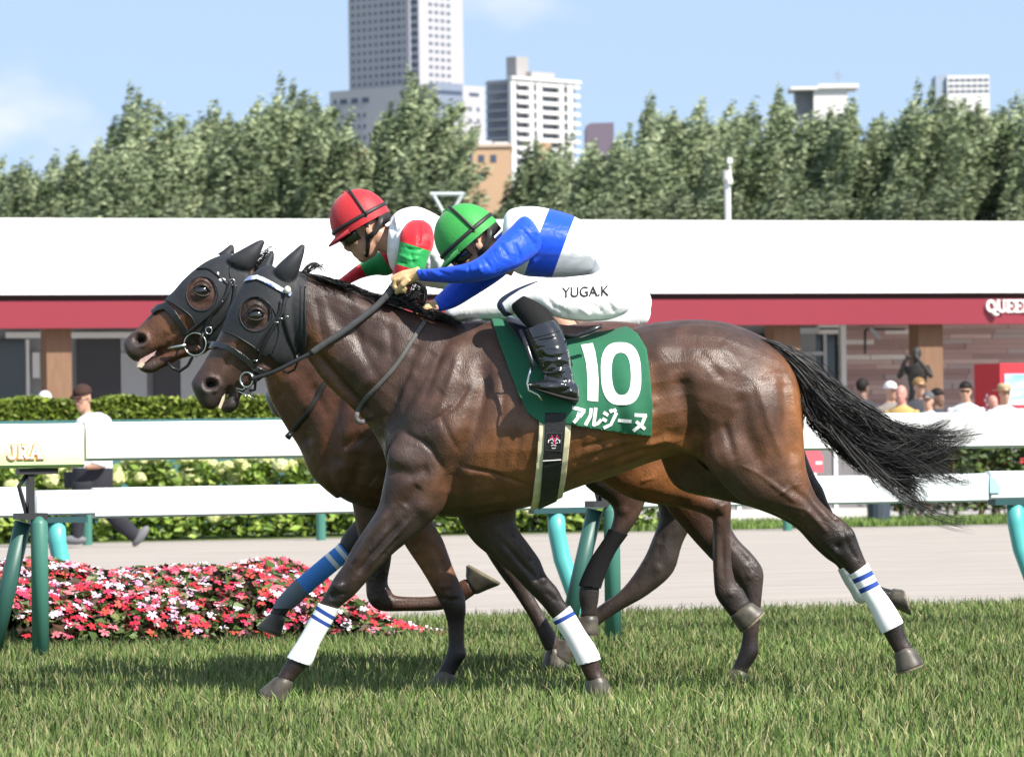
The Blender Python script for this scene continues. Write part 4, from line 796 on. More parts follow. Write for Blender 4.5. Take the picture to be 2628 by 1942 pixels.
SC1 = [([(1280,1380),(1340,1450),(1390,1500)],-.005,7),([(1310,1370),(1370,1440)],.004,7),([(1395,1490)],.006,10),([(1400,1520),(1430,1545)],-.003,5),([(2120,1395),(2150,1425)],.004,7),([(2175,1350),(2186,1375)],.004,7),([(2150,1350),(2170,1400),(2195,1440)],-.004,6),([(850,1500),(890,1495)],.004,6),([(846,1520),(895,1520)],-.003,5),([(850,1535),(885,1540)],.003,5),([(1250,1400),(1320,1470)],.003,5),([(1140,900),(1090,1040)],-.004,9),([(1182,900),(1150,1010),(1120,1090)],.004,10),([(1060,930),(1010,1040)],-.004,9),([(1100,1095),(1170,1045),(1210,980)],-.005,8),([(1040,1110),(1120,1150)],-.004,8),([(1130,1060),(1180,1160)],-.004,8),([(1090,1120),(1150,1220)],-.004,8),([(1780,900),(1850,980)],-.004,12),([(1840,880),(1900,960)],.004,14),([(1930,980),(1960,1080),(2000,1180)],.004,10),([(1850,1080),(1880,1180)],-.005,9),([(1960,1230),(2040,1290)],.004,6),([(810,760),(830,880)],-.003,7),([(830,760),(860,900)],.003,8),([(900,780),(930,900),(980,980)],-.004,12),([(1000,830),(1010,930)],-.004,12),([(940,1340),(900,1420)],.004,5),([(1000,1350),(950,1420)],.004,5),([(1030,1370),(980,1430)],-.004,5),([(2010,1240),(2060,1280),(2110,1340)],-.004,8),([(2060,1300),(2120,1370)],.004,6),([(1092,850),(1020,980),(988,1120)], -.012, 20), ([(1195,860),(1112,980),(1040,1110)], .008, 26), ([(1238,900),(1242,1000),(1216,1100),(1168,1200),(1150,1275)], -.018, 22), ([(1150,1110)], .018, 70), ([(1022,1168)], .016, 42), ([(990,1200),(1060,1215),(1110,1200)], -.008, 16),
       ([(790,880),(870,980),(960,1080)], -.014, 15), ([(770,905),(850,985),(930,1062)], .008, 12), ([(805,760),(900,850),(1010,930)], -.008, 24), ([(830,730),(950,800),(1060,850)], .006, 20), ([(880,900),(960,1000)], .009, 34),
       ([(1690,1010)], -.016, 45), ([(1620,1140),(1700,1125),(1750,1142),(1790,1164)], .014, 13), ([(1690,905)], .014, 34), ([(1738,950),(1758,1050),(1792,1150)], -.017, 22), ([(2002,950),(2012,1080),(2034,1200)], -.010, 16), ([(1888,1000),(1900,1100),(1955,1215)], -.008, 22), ([(1838,1178)], .022, 50), ([(1950,1050)], .010, 60), ([(1810,930)], .010, 60),
       ([(2088,1262),(2150,1336)], -.010, 10), ([(2000,1290),(2058,1306),(2100,1348)], .0022, 4), ([(1890,1190),(1935,1212),(1975,1240)], .0020, 4), ([(1985,1270),(2020,1248),(2050,1240)], .0018, 4), ([(2160,1372)], .008, 14), ([(2140,1400)], -.006, 10),
       ([(1010,1300),(950,1380),(905,1450)], .008, 8), ([(1042,1330),(965,1415),(915,1475)], -.009, 8), ([(1065,1320),(1000,1390),(940,1455)], .006, 7), ([(985,1280),(935,1360)], -.005, 8), ([(872,1506)], .008, 12), ([(858,1530)], -.005, 8), ([(1080,1240),(1040,1300)], -.008, 14), ([(1090,1300)], .008, 22),
       ([(1180,1195),(1262,1212),(1362,1246)], -.005, 5), ([(1470,1218),(1600,1172),(1725,1128)], -.008, 7), ([(1475,1185),(1620,1140),(1700,1112)], -.005, 6), ([(1500,1243),(1640,1188)], .004, 8), ([(1480,1150),(1600,1120)], -.003, 6), ([(1060,960),(1120,900)], -.004, 20),
       ([(1130,1010),(1180,960)], .004, 18), ([(1700,850),(1800,845),(1900,865)], .006, 25), ([(1620,1000),(1660,1090)], .005, 18)]+[([(1300+46*i, 940+4*i), (1285+52*i, 1090), (1262+56*i, 1215-7*i)], -.0035, 9) for i in range(7)]+[([(1560+22*i, 1085-4*i), (1640+14*i, 1062-6*i)], -.0025, 5) for i in range(4)]
# face modelling shared by every horse, in the nearest horse's picture frame
FACE = [([(658,809)], .006, 22, 0), ([(636,790),(655,780),(678,788)], .007, 8, 0), ([(690,800),(696,830)], -.004, 12, 0), ([(630,830),(655,842),(680,836)], -.004, 8, 0), ([(640,850),(610,880),(585,925)], .007, 10, 0), ([(625,870),(600,905),(575,950)], -.006, 9, 0), ([(542,985)], -.030, 11, 0), ([(552,985)], -.016, 8, 0), ([(534,986)], -.014, 8, 0), ([(525,974),(542,968),(560,974),(566,988),(556,1002),(540,1004)], .010, 6, 0), ([(520,985),(524,1000),(536,1010)], .007, 7, 0), ([(596,991),(580,1006)], -.006, 5, 0), ([(600,1040)], .006, 12, 0)]
H1 = empty('racehorse', 'dark bay racehorse nearest the camera, number 10 on its green cloth', 'horse', M=Matrix.Translation(at(1500, 1795, 0)))
b1 = fuse([px_loft(x, 0.) for x in (HT, HN, HH, HJ, HE1, HE2, LNF, LFF, LNH, LFH, DOCK)], .0062, 5)
sculpt(b1, [(q[0], q[1]*1.5, *q[2:]) for q in SC1], 0., -1); sculpt(b1, FACE, 0.)
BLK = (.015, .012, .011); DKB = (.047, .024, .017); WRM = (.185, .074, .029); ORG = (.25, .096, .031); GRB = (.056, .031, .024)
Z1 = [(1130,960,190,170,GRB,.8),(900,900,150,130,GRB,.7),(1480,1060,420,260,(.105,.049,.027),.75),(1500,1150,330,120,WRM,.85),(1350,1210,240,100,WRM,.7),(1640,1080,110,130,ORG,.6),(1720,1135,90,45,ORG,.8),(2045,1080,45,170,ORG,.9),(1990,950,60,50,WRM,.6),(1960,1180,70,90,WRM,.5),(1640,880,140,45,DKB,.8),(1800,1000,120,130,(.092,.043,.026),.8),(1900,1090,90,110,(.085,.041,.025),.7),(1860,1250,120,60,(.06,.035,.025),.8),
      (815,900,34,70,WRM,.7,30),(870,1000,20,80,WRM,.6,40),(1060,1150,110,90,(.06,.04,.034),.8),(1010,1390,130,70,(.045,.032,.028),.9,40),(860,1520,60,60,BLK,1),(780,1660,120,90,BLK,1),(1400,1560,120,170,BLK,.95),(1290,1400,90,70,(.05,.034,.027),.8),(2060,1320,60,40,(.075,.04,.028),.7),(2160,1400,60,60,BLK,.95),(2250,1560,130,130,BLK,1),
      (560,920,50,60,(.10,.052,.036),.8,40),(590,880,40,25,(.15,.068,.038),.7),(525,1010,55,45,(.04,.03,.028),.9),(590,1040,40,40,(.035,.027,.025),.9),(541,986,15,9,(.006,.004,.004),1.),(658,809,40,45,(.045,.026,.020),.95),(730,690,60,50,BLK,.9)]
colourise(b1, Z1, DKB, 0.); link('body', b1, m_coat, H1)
S1 = Surf(b1)
hoof(H1, ((706,1738),(752,1752)), ((664,1772),(734,1806)), -.13, 0.); hoof(H1, ((1508,1746),(1556,1742)), ((1494,1797),(1582,1795)), .13, 0.); hoof(H1, ((2296,1674),(2344,1662)), ((2300,1726),(2372,1700)), -.14, 0.); hoof(H1, ((2276,1550),(2292,1510)), ((2334,1578),(2316,1512)), .14, 0.)
m_lid = mat('eyelid', (.035, .022, .018), .45, .45, .2, 40)
def eye(root, S, px, py, Y0, r=.026, tilt=0.):
    p = at(px, py, Y0-.1); y = S.y(p.x, p.z, Y0-.1); c = Vector((p.x, y+r*.52, p.z)); mb = MB(); mb.ellip(c, (r*1.18, r, r), 20, 14); e = mb.build('eye', m_eye, root, None, True)
    ca, sa = math.cos(tilt), math.sin(tilt)
    def arc(z, bow, rad, nm):
        mb = MB(); pts = []
        for i in range(13):
            u = -1+2*i/12; X = u*r*1.35; Z = z+bow*(1-u*u); q = Vector((X*ca-Z*sa, 0, X*sa+Z*ca)); pts.append(Vector((c.x+q.x, y-.002-.006*(1-u*u), c.z+q.z)))
        mb.tube(pts, [rad*(.35+.65*math.sin(math.pi*(i+.5)/13)) for i in range(13)], 8); mb.build(nm, m_lid, root, None, True)
    arc(.005, r*.80, .0060, 'eyelid'); arc(-.006, -r*.52, .0042, 'eyelid'); arc(.016, r*1.05, .0045, 'eyelid')
    return e
eye(H1, S1, 658, 809, 0.); 
mb = MB(); mb.prism([(at(x, y, 0).x, at(x, y, 0).z) for x, y in ((561,1046),(568,1049),(577,1024),(579,1010),(572,1018))], -.034, .034); mb.build('teeth', mat('teeth', (.62, .53, .38), .4, .4, .2, 60), H1)
# tail, mane, forelock
TG = [[(1950,868,-.03),(2025,890,-.03),(2105,945,-.03),(2185,1015,-.02),(2265,1078,0),(2345,1102,0),(2420,1062,0),(2474,1008,0)], [(1952,874,-.03),(2030,920,-.04),(2110,1000,-.04),(2200,1070,-.03),(2290,1110,0),(2370,1118,0),(2450,1090,0),(2490,1072,0)],
      [(1955,884,-.02),(2040,950,-.05),(2115,1040,-.05),(2210,1110,-.03),(2300,1150,0),(2380,1165,0),(2440,1150,0),(2470,1120,0)], [(1960,894,-.01),(2045,975,-.04),(2115,1065,-.05),(2205,1140,-.03),(2290,1185,0),(2360,1205,0),(2410,1215,0),(2425,1200,0)],
      [(1965,904,0),(2050,1000,-.02),(2115,1085,-.03),(2200,1160,-.02),(2270,1215,0),(2320,1260,0),(2345,1290,0),(2360,1312,0)]]
o = hair('tail', TG, 5000, .0018, .040, H1, m_hair, 1, segs=16, lat=.05, tipcut=(.45, 1.0))
hair('tail', [g for g in TG], 700, .0012, .070, H1, m_hair, 2, segs=16, lat=.06, tipcut=(.75, 1.0)); hair('tail', [[(2010,930,-.03),(2040,1000,-.03),(2055,1060,-.02),(2075,1110,0)], [(2025,950,-.02),(2055,1010,-.02),(2070,1060,0),(2080,1100,.02)]], 60, .0016, .02, H1, m_hair, 3)
MG = [[(772+i*31, 700+i*10.5, -.01), (796+i*31, 698+i*10.5, -.03), (822+i*31, 706+i*11, -.055), (850+i*31, 720+i*11, -.07)] for i in range(13)]
hair('mane', MG, 1100, .0022, .010, H1, m_hair, 4, segs=8, lat=.05, tipcut=(.5, 1.)); hair('mane', [[(980,768,0),(1000,735,0),(1040,715,0),(1095,712,0)], [(1040,790,0),(1060,765,0),(1090,752,0),(1120,770,0)]], 240, .0024, .03, H1, m_hair, 5, lat=.06)
hair('mane', [[(770,695,0),(790,680,0),(815,690,.0),(850,702,0)], [(790,700,0),(815,682,0),(840,690,0),(880,712,0)]], 60, .0014, .02, H1, m_hair, 6)
# ---------------------------------------------------------------- hoods
m_hood = mat('hood_mesh', (.027, .028, .032), .62, .35, .25, 60, bump=.35, bs=700, bdist=.002); m_hoodt = mat('hood_trim', (.016, .016, .018), .5, .4)
def make_hood(root, head, ears, poly, hole, Y0, voxel=.0055):
    shells = [px_loft(x, Y0, 30, 5, .007) for x in head]+[px_loft(e, Y0, 20, 4, .006) for e in ears]
    me = fuse(shells, voxel, 3, 'hood'); out = boolean(me, prism_px(poly, Y0, Y0-.6, Y0+.6), 'INTERSECT', 'hood')
    hp = [(hole[0]+hole[2]*math.cos(R(a)), hole[1]+hole[3]*math.sin(R(a))) for a in range(0, 360, 10)]
    out = boolean(out, prism_px(hp, Y0, Y0-.6, Y0+.6), 'DIFFERENCE', 'hood'); h = link('hood', out, m_hood, root, None, True); Sx = Surf(me)
    mb = MB(); pts = []; nr = []
    for a in range(0, 361, 10):
        q = at(hole[0]+(hole[2]+2)*math.cos(R(a)), hole[1]+(hole[3]+2)*math.sin(R(a)), Y0-.1); hh = Sx.hit(q.x, q.z); y = hh[0].y if hh[0] else Y0-.1; pts.append(Vector((q.x, y-.001, q.z)))
    mb.tube(pts, .0022, 6, False); mb.build('eye_hole_trim', m_hoodt, h, None, True)
    return h, Sx
HPOLY1 = [(600,700),(640,640),(690,620),(800,610),(800,700),(786,726),(784,800),(786,860),(781,915),(752,945),(727,948),(704,922),(692,908),(684,917),(664,905),(640,886),(600,862),(570,850),(574,838),(586,800),(604,757)]
hood1, SH1 = make_hood(H1, [HN[:2], HH[:8]], [HE1, HE2], HPOLY1, (657, 806, 40, 43), 0.)
# ---------------------------------------------------------------- second horse
P0, P2 = (1230, 820), (1045, 824); Y2 = 1.0
T2 = xf(HT, P0, P2, .95); DK2 = xf(DOCK, P0, P2, .95)
N2 = [(640,680,668,850,0,.078),(700,695,672,930,0,.088),(775,722,690,1016,0,.10),(850,760,728,1088,0,.125),(930,800,768,1150,0,.16),(1000,825,800,1222,0,.19),(1070,850,866,1282,0,.2)]
E2H = [(612,660,668,740,0,.066),(585,655,672,752,0,.08),(545,667,664,785,0,.092),(508,690,640,830,0,.102),(472,722,604,868,0,.10,-.25),(446,752,552,894,0,.088,-.25),(415,779,504,906,0,.074,-.25),(385,808,466,910,0,.062,-.2),(352,842,430,902,0,.057),(326,865,396,908,0,.060),(316,884,368,924,0,.060),(322,905,351,927,0,.044),(333,917,344,927,0,.022)]
J2 = [(500,880,530,908,0,.055),(450,896,472,918,0,.044),(418,908,442,934,0,.040),(385,922,416,946,0,.040),(354,937,396,957,0,.037),(360,951,376,958,0,.018)]
E21 = [(584,668,624,700,-.058,.030),(600,655,642,690,-.064,.036),(630,638,662,660,-.066,.030),(660,622,672,632,-.064,.014),(675,616,678,618,-.062,.004)]
E22 = [(556,655,598,652,.058,.030),(572,645,598,645,.06,.028),(590,632,598,636,.06,.01),(595,627,597,628,.06,.004)]
L2NF = [(960,1180,1150,1190,-.14,.09),(985,1260,1140,1250,-.14,.085),(1006,1335,1112,1328,-.135,.07),(1038,1397,1138,1386,-.13,.058),(1082,1463,1163,1455,-.13,.047),(1114,1518,1190,1520,-.13,.046),(1136,1560,1196,1560,-.13,.042),(1148,1600,1192,1600,-.13,.029),(1150,1650,1192,1650,-.13,.028),(1144,1680,1196,1682,-.13,.033),(1130,1710,1174,1718,-.13,.030),(1122,1726,1168,1734,-.13,.034)]
L2FF = [(890,1230,1060,1230,.13,.09),(905,1300,1040,1290,.13,.08),(914,1350,1012,1345,.13,.068),(930,1420,1005,1430,.13,.056),(938,1490,995,1492,.13,.046),(943,1536,1004,1514,.13,.046),(972,1566,1012,1526,.13,.040),(1040,1568,1046,1530,.13,.030),(1120,1566,1115,1528,.13,.030),(1172,1556,1160,1508,.13,.033),(1200,1538,1180,1490,.13,.033),(1222,1522,1198,1484,.13,.034)]
L2NH = [(1430,1040,1740,960,-.13,.11),(1480,1150,1765,1040,-.15,.11),(1535,1226,1790,1120,-.15,.10),(1600,1270,1800,1185,-.15,.088),(1662,1290,1812,1228,-.145,.068),(1754,1304,1836,1262,-.14,.052),(1820,1326,1874,1282,-.14,.047),(1829,1352,1876,1334,-.14,.037),(1829,1432,1876,1430,-.14,.030),(1832,1500,1888,1492,-.14,.033),(1838,1532,1906,1510,-.14,.036),(1862,1566,1918,1532,-.14,.033),(1876,1584,1926,1546,-.14,.034)]
L2FH = [(1560,1050,1760,1050,.13,.11),(1640,1200,1800,1150,.14,.095),(1700,1290,1850,1280,.14,.078),(1770,1375,1885,1370,.14,.062),(1830,1440,1934,1424,.14,.052),(1882,1488,1959,1464,.14,.046),(1906,1522,1957,1512,.14,.036),(1908,1570,1952,1568,.14,.030),(1904,1640,1946,1640,.14,.028),(1895,1676,1946,1678,.14,.034),(1880,1710,1922,1716,.14,.030),(1874,1722,1920,1730,.14,.034)]
H2 = empty('racehorse', 'reddish bay racehorse in black hood just behind, muzzle furthest left', 'horse', M=Matrix.Translation(at(1300, 1768, Y2)))
b2 = fuse([px_loft(x, Y2) for x in (T2, N2, E2H, J2, E21, E22, L2NF, L2FF, L2NH, L2FH, DK2)], .0075, 5)
SC2 = [([(1130,1500),(1170,1500)],.005,6),([(1125,1530),(1185,1535)],-.004,6),([(1060,1380),(1100,1470)],-.004,6),([(1835,1360),(1836,1490)],.004,5),([(1850,1360),(1852,1490)],-.004,5),([(1865,1360),(1868,1480)],.004,5),([(1830,1300),(1860,1290)],.006,7),([(1845,1325)],-.005,8),([(1880,1390),(1930,1450)],-.005,7),([(1930,1480)],.006,9),([(1870,1520)],.006,9),([(960,1540)],.006,9),([(1000,1548),(1120,1545)],-.003,5),([(720,1010),(790,1110)],.006,10),([(800,980),(850,1080)],-.006,14),([(880,1150),(940,1120)],-.006,12),([(820,1200),(900,1260)],.006,14),([(700,980),(760,1080),(800,1150)], -.012, 16), ([(740,960),(800,1060)], .008, 20), ([(880,1000),(860,1120),(870,1210)], -.012, 22), ([(850,1230)], .012, 40), ([(900,1080)], .012, 60), ([(930,1180),(905,1260)], -.010, 16), ([(960,1230),(985,1250)], .01, 20), ([(1060,1400),(1110,1480)], .006, 10), ([(1110,1390),(1150,1470)], -.005, 8), ([(1160,1525)], .007, 12), ([(1620,1260),(1700,1275),(1780,1290)], -.005, 8), ([(1640,1235),(1680,1222)], .004, 4), ([(1845,1305)], .007, 12), ([(1850,1440),(1850,1380)], -.004, 7)]
sculpt(b2, SC2, Y2, -1)
fr = lambda p: (518+(p[0]-658)*.95*.94-(p[1]-809)*.20, 747+(p[1]-809)*.86+(p[0]-658)*.25)
sculpt(b2, [([(518,747)], .006, 22, 0), ([(498,728),(516,718),(538,726)], .007, 8, 0), ([(492,770),(515,782),(540,774)], -.004, 8, 0), ([(490,800),(455,830),(420,860)], .007, 10, 0), ([(470,820),(430,852)], -.006, 9, 0), ([(362,870)], -.030, 11, 0), ([(370,872)], -.014, 8, 0), ([(352,872)], -.012, 8, 0), ([(344,860),(362,854),(378,860),(382,874),(372,887),(354,890)], .010, 6, 0), ([(428,880),(455,862),(470,858)], .006, 7, 0), ([(430,892),(400,905)], -.006, 5, 0)], Y2)
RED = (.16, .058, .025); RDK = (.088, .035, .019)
Z2 = [(820,1080,200,200,RDK,.5),(680,980,60,80,RED,.8,60),(1680,1230,150,70,(.27,.10,.034),.95),(1110,1440,60,110,(.20,.085,.038),.9,-20),(860,1150,60,100,(.13,.05,.028),.7),(960,1480,70,120,BLK,.75),(1080,1545,110,40,(.06,.035,.025),.8),(1170,1570,60,60,BLK,.9),(1160,1690,70,80,BLK,1),(1840,1440,70,150,(.05,.032,.025),.9),(1860,1560,90,60,BLK,.9),(1930,1490,60,180,(.04,.032,.029),.9),(1910,1690,80,90,BLK,1),(420,840,70,45,(.17,.072,.036),.8,40),(345,890,50,45,(.045,.035,.032),.9),(385,940,45,25,(.06,.045,.04),.8),(363,871,13,11,(.006,.004,.004),1.),(518,752,45,45,(.062,.029,.020),.95),(620,670,60,50,BLK,.9)]  # far foreleg zone blackened: the near horse's shadow put into the coat colour
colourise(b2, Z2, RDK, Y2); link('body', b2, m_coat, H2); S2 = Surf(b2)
hoof(H2, ((1122,1724),(1168,1734)), ((1092,1766),(1172,1768)), -.13, Y2); hoof(H2, ((1222,1524),(1196,1480)), ((1284,1500),(1196,1450)), .13, Y2); hoof(H2, ((1876,1584),(1928,1546)), ((1900,1622),(1962,1566)), -.14, Y2); hoof(H2, ((1874,1720),(1920,1730)), ((1846,1766),(1926,1768)), .14, Y2)
eye(H2, S2, 518, 747, Y2, .027, -.2)
mb = MB(); mb.prism([(at(x, y, Y2).x, at(x, y, Y2).z) for x, y in ((352,936),(372,932),(395,912),(404,900),(388,908),(362,922))], Y2-.036, Y2+.036); mb.build('gum', mat('gum_pink', (.55, .36, .33), .35, .5, .25, 60), H2)
mb = MB(); mb.prism([(at(x, y, Y2).x, at(x, y, Y2).z) for x, y in ((352,941),(366,944),(374,934),(364,930))], Y2-.038, Y2+.038); mb.build('teeth', MATS['teeth'], H2)
hair('mane', [[(648,690,0),(668,660,0),(700,640,0),(735,632,0)], [(660,700,0),(690,670,0),(712,652,0),(735,650,0)]], 70, .0018, .03, H2, m_hair, 7, Y2); hair('mane', [[(700+i*40, 692+i*14, -.02), (730+i*40, 680+i*14, -.03), (770+i*40, 700+i*14, -.05)] for i in range(8)], 400, .0025, .025, H2, m_hair, 8, Y2, 8)
hair('tail', [[(1740,880,0),(1850,960,0),(1960,1040,0),(2072,1090,0)], [(1740,900,0),(1840,1000,0),(1950,1080,0),(2080,1112,0)]], 420, .0028, .03, H2, m_hair, 9, Y2)
HPOLY2 = [(470,690),(540,640),(560,610),(700,600),(700,680),(668,700),(655,760),(640,830),(600,880),(560,895),(540,880),(524,868),(505,850),(500,822),(488,812),(470,800),(448,782),(424,770),(440,745),(446,730)]
hood2, SH2 = make_hood(H2, [N2[:1], E2H[:8]], [E21, E22], HPOLY2, (519, 754, 39, 42), Y2, .006)
for (x, y, rx, ry) in ((559,703,3,6),(570,718,9,4.5)):
    p = at(x, y, Y2-.1); q = Vector((p.x, SH2.y(p.x, p.z, Y2-.1)-.001, p.z)); mb = MB(); mb.ellip(q, (rx/615, .002, ry/615), 10, 6); mb.build('hood_mark', m_let, hood2)
# ---------------------------------------------------------------- third horse, almost hidden behind the two
Y3 = 1.9; P3 = (1150, 840)
H3 = empty('racehorse', 'third racehorse almost hidden behind, its blue leg wrap reaching over the flowers', 'horse', M=Matrix.Translation(at(1300, 1735, Y3)))
T3 = xf(HT, P0, P3, .905); hd3 = lambda L: xf(L, (490, 985), (680, 1016), .86)
HH3, HJ3 = hd3(HH), hd3(HJ); N3 = [(880,790,905,935,0,.078),(940,800,930,985,0,.088),(1010,820,955,1070,0,.12),(1080,840,975,1140,0,.17),(1140,860,1010,1220,0,.2)]
L3NF = [(1000,1150,1130,1170,-.13,.08),(975,1230,1100,1255,-.13,.07),(930,1310,1030,1345,-.13,.056),(880,1372,944,1412,-.13,.046),(868,1400,900,1430,-.13,.034),(832,1430,868,1456,-.13,.030),(769,1483,800,1512,-.13,.030),(732,1520,772,1538,-.13,.034),(702,1556,742,1566,-.13,.030),(690,1576,732,1586,-.13,.034)]
L3FF = [(1120,1180,1290,1180,.12,.08),(1180,1290,1290,1290,.12,.07),(1230,1390,1310,1390,.12,.052),(1280,1470,1345,1470,.12,.044),(1320,1524,1362,1512,.12,.030),(1365,1596,1402,1584,.12,.028),(1385,1640,1430,1630,.12,.033),(1400,1672,1440,1668,.12,.032)]
L3NH = [(1420,1080,1640,1060,-.13,.1),(1462,1180,1645,1130,-.13,.085),(1505,1250,1670,1225,-.13,.07),(1570,1298,1656,1288,-.13,.05),(1564,1360,1628,1345,-.13,.037),(1519,1432,1575,1420,-.13,.031),(1491,1494,1542,1498,-.13,.033),(1484,1526,1538,1530,-.13,.034),(1490,1566,1532,1568,-.13,.030),(1488,1584,1534,1586,-.13,.033)]
L3FH = [(1560,1050,1800,1050,.13,.1),(1640,1180,1805,1180,.13,.085),(1690,1307,1792,1307,.13,.068),(1669,1394,1752,1394,.13,.055),(1636,1458,1727,1470,.13,.048),(1592,1514,1660,1528,.13,.036),(1542,1550,1592,1567,.13,.031),(1490,1592,1528,1612,.13,.029),(1462,1616,1505,1640,.13,.033),(1440,1640,1482,1662,.13,.031)]
b3 = fuse([px_loft(x, Y3) for x in (T3, N3, HH3, HJ3, L3NF, L3FF, L3NH, L3FH, xf(DOCK, P0, P3, .905))], .011, 3)
sculpt(b3, [([(1600,1310)], .008, 12), ([(1690,1460)], .008, 12), ([(1700,1370),(1690,1430)], -.006, 10), ([(1660,1440)], .006, 8)], Y3, -1)
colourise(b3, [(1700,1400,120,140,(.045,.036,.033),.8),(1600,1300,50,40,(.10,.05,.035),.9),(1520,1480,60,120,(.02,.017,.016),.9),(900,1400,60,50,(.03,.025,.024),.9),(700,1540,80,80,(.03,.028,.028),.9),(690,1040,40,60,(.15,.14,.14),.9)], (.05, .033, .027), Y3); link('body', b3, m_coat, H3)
hoof(H3, ((690,1576),(732,1586)), ((660,1606),(722,1630)), -.13, Y3); hoof(H3, ((1400,1672),(1440,1668)), ((1388,1716),(1464,1714)), .12, Y3); hoof(H3, ((1488,1584),(1534,1586)), ((1462,1624),(1536,1628)), -.13, Y3); hoof(H3, ((1440,1640),(1482,1662)), ((1408,1664),(1462,1704)), .13, Y3)
hair('mane', [[(900+i*40, 800+i*12, 0), (930+i*40, 792+i*12, 0), (960+i*40, 806+i*12, 0)] for i in range(5)], 150, .003, .02, H3, m_hair, 10, Y3, 8)
hair('tail', [[(1810,900,0),(1880,980,0),(1950,1060,0),(2000,1120,0)], [(1800,920,0),(1860,1020,0),(1920,1100,0),(1980,1170,0)]], 200, .003, .03, H3, m_hair, 11, Y3)
S3 = Surf(b3); p = at(780, 865, Y3-.1); eye(H3, S3, 824, 865, Y3)
# ---------------------------------------------------------------- leg wraps
NAVY = (.03, .07, .30); WHT = (.80, .80, .79); BLU = (.08, .26, .66)
mA = stripe_mat('wrap_white_near_fore', WHT, [band_at((838,1574), (810,1620), .008, NAVY, -.13), band_at((827,1594), (800,1640), .0075, NAVY, -.13)])
bandage(H1, LNF, [(790,1538),(900,1572),(830,1720),(720,1680)], 0., mA)
mB = stripe_mat('wrap_white_near_hind', WHT, [band_at((2218,1478), (2250,1545), .0095, NAVY, -.14), band_at((2231,1505), (2262,1570), .0095, NAVY, -.14)])
bandage(H1, LNH, [(2176,1478),(2232,1440),(2330,1590),(2250,1632)], 0., mB)
mC = stripe_mat('wrap_white_far_fore', WHT, [band_at((1458,1580), (1490,1640), .008, NAVY, .13)])
bandage(H1, LFF, [(1415,1590),(1470,1548),(1545,1690),(1470,1710)], 0., mC)
mD = stripe_mat('wrap_white_far_hind', (.62, .64, .60), []); bandage(H1, LFH, [(2150,1462),(2196,1440),(2236,1508),(2212,1552),(2190,1540)], 0., mD)
mE = stripe_mat('wrap_blue', BLU, [band_at((880,1420), (820,1470), .010, WHT, Y3-.13), band_at((856,1441), (800,1490), .010, WHT, Y3-.13)])
bandage(H3, L3NF, [(872,1392),(905,1432),(796,1530),(758,1488)], Y3, mE, voxel=.008)
mF = stripe_mat('boot_grey', (.17, .20, .22), []); bandage(H3, L3NF, [(760,1486),(796,1528),(776,1560),(700,1560),(715,1520)], Y3, mF, 'fetlock_boot', .009, voxel=.008)
mG = stripe_mat('boot_black', (.012, .012, .013), []); bandage(H3, L3NH, [(1552,1352),(1640,1380),(1560,1512),(1470,1500)], Y3, mG, 'leg_wrap', voxel=.008)
# ================================================================== TACK
def ysurf(p, surfs, default, off):
    ys = [s.y(p.x, p.z, 99.) for s in surfs]; y = min(ys+[99.]); return (y if y < 90 else default)-off
def strap(name, root, pts, wpx, Y0, surfs, material, off=.004, default=-.1, thick=.004, k=6, free=False):
    P = catmull([np.array(p, float) for p in pts], k); out = []
    for p in P:
        lat = p[2] if len(p) > 2 else default; q = at(p[0], p[1], Y0+lat); y = ysurf(q, surfs, 98., off)
        yy = Y0+lat if (free or y > 90) else y
        if free and y < 90: yy = min(yy, y)
        out.append(at(p[0], p[1], yy))
    for _ in range(3):
        ys = [o.y for o in out]
        for i in range(1, len(out)-1): out[i].y = min(ys[i], (ys[i-1]+2*ys[i]+ys[i+1])/4)
    mb = MB(); mb.ribbon(out, Vector((0, -1, 0)), wpx/F*(D0+Y0), thick); return mb.build(name, material, root, None, True)
def ringpart(name, root, c, rx, ry, rad, Y, material, tilt=0):
    mb = MB(); pts = [at(c[0]+rx*math.cos(R(a)), c[1]+ry*math.sin(R(a)), Y+tilt*math.cos(R(a))) for a in range(0, 361, 12)]; mb.tube(pts, rad, 8, False); return mb.build(name, material, root, None, True)
def wrap(name, root, lofts, poly, Y0, material, grow, voxel=.006, smooth=2):
    me = fuse([px_loft(x, Y0, 32, 5, grow) for x in lofts], voxel, smooth, name); out = boolean(me, prism_px(poly, Y0, Y0-.8, Y0+.8), 'INTERSECT', name); return link(name, out, material, root, None, True)
br1 = empty('bridle', 'black leather bridle with white browband on the nearest horse', 'bridle', M=Matrix.Translation(at(640, 950, 0)))
def off_line(pts, w_):                       # polygon around a polyline in picture measure
    a = []; b = []
    for i, p in enumerate(pts):
        q0, q1 = pts[max(i-1, 0)], pts[min(i+1, len(pts)-1)]; d = Vector((q1[0]-q0[0], q1[1]-q0[1])).normalized(); n = Vector((-d.y, d.x))*w_/2; a.append((p[0]+n.x, p[1]+n.y)); b.append((p[0]-n.x, p[1]-n.y))
    return a+b[::-1]
m_brow = mat('browband_white', (.72, .74, .80), .5, .4, col2=(.10, .16, .42), vs=42, detail=1.)
wrap('browband', br1, [HN[:2], HH[:8], ], off_line([(606,722),(632,716),(662,712),(683,721),(705,733),(727,746),(750,757)], 11), 0., m_brow, .014)
wrap('noseband', br1, [HH, HJ], off_line([(528,886),(545,884),(562,884),(589,893),(616,911),(640,929),(656,946),(690,962)], 15), 0., mat('noseband_leather', (.016, .017, .02), .3, .6, coat=.3), .013, .005)
SF = [S1, SH1]
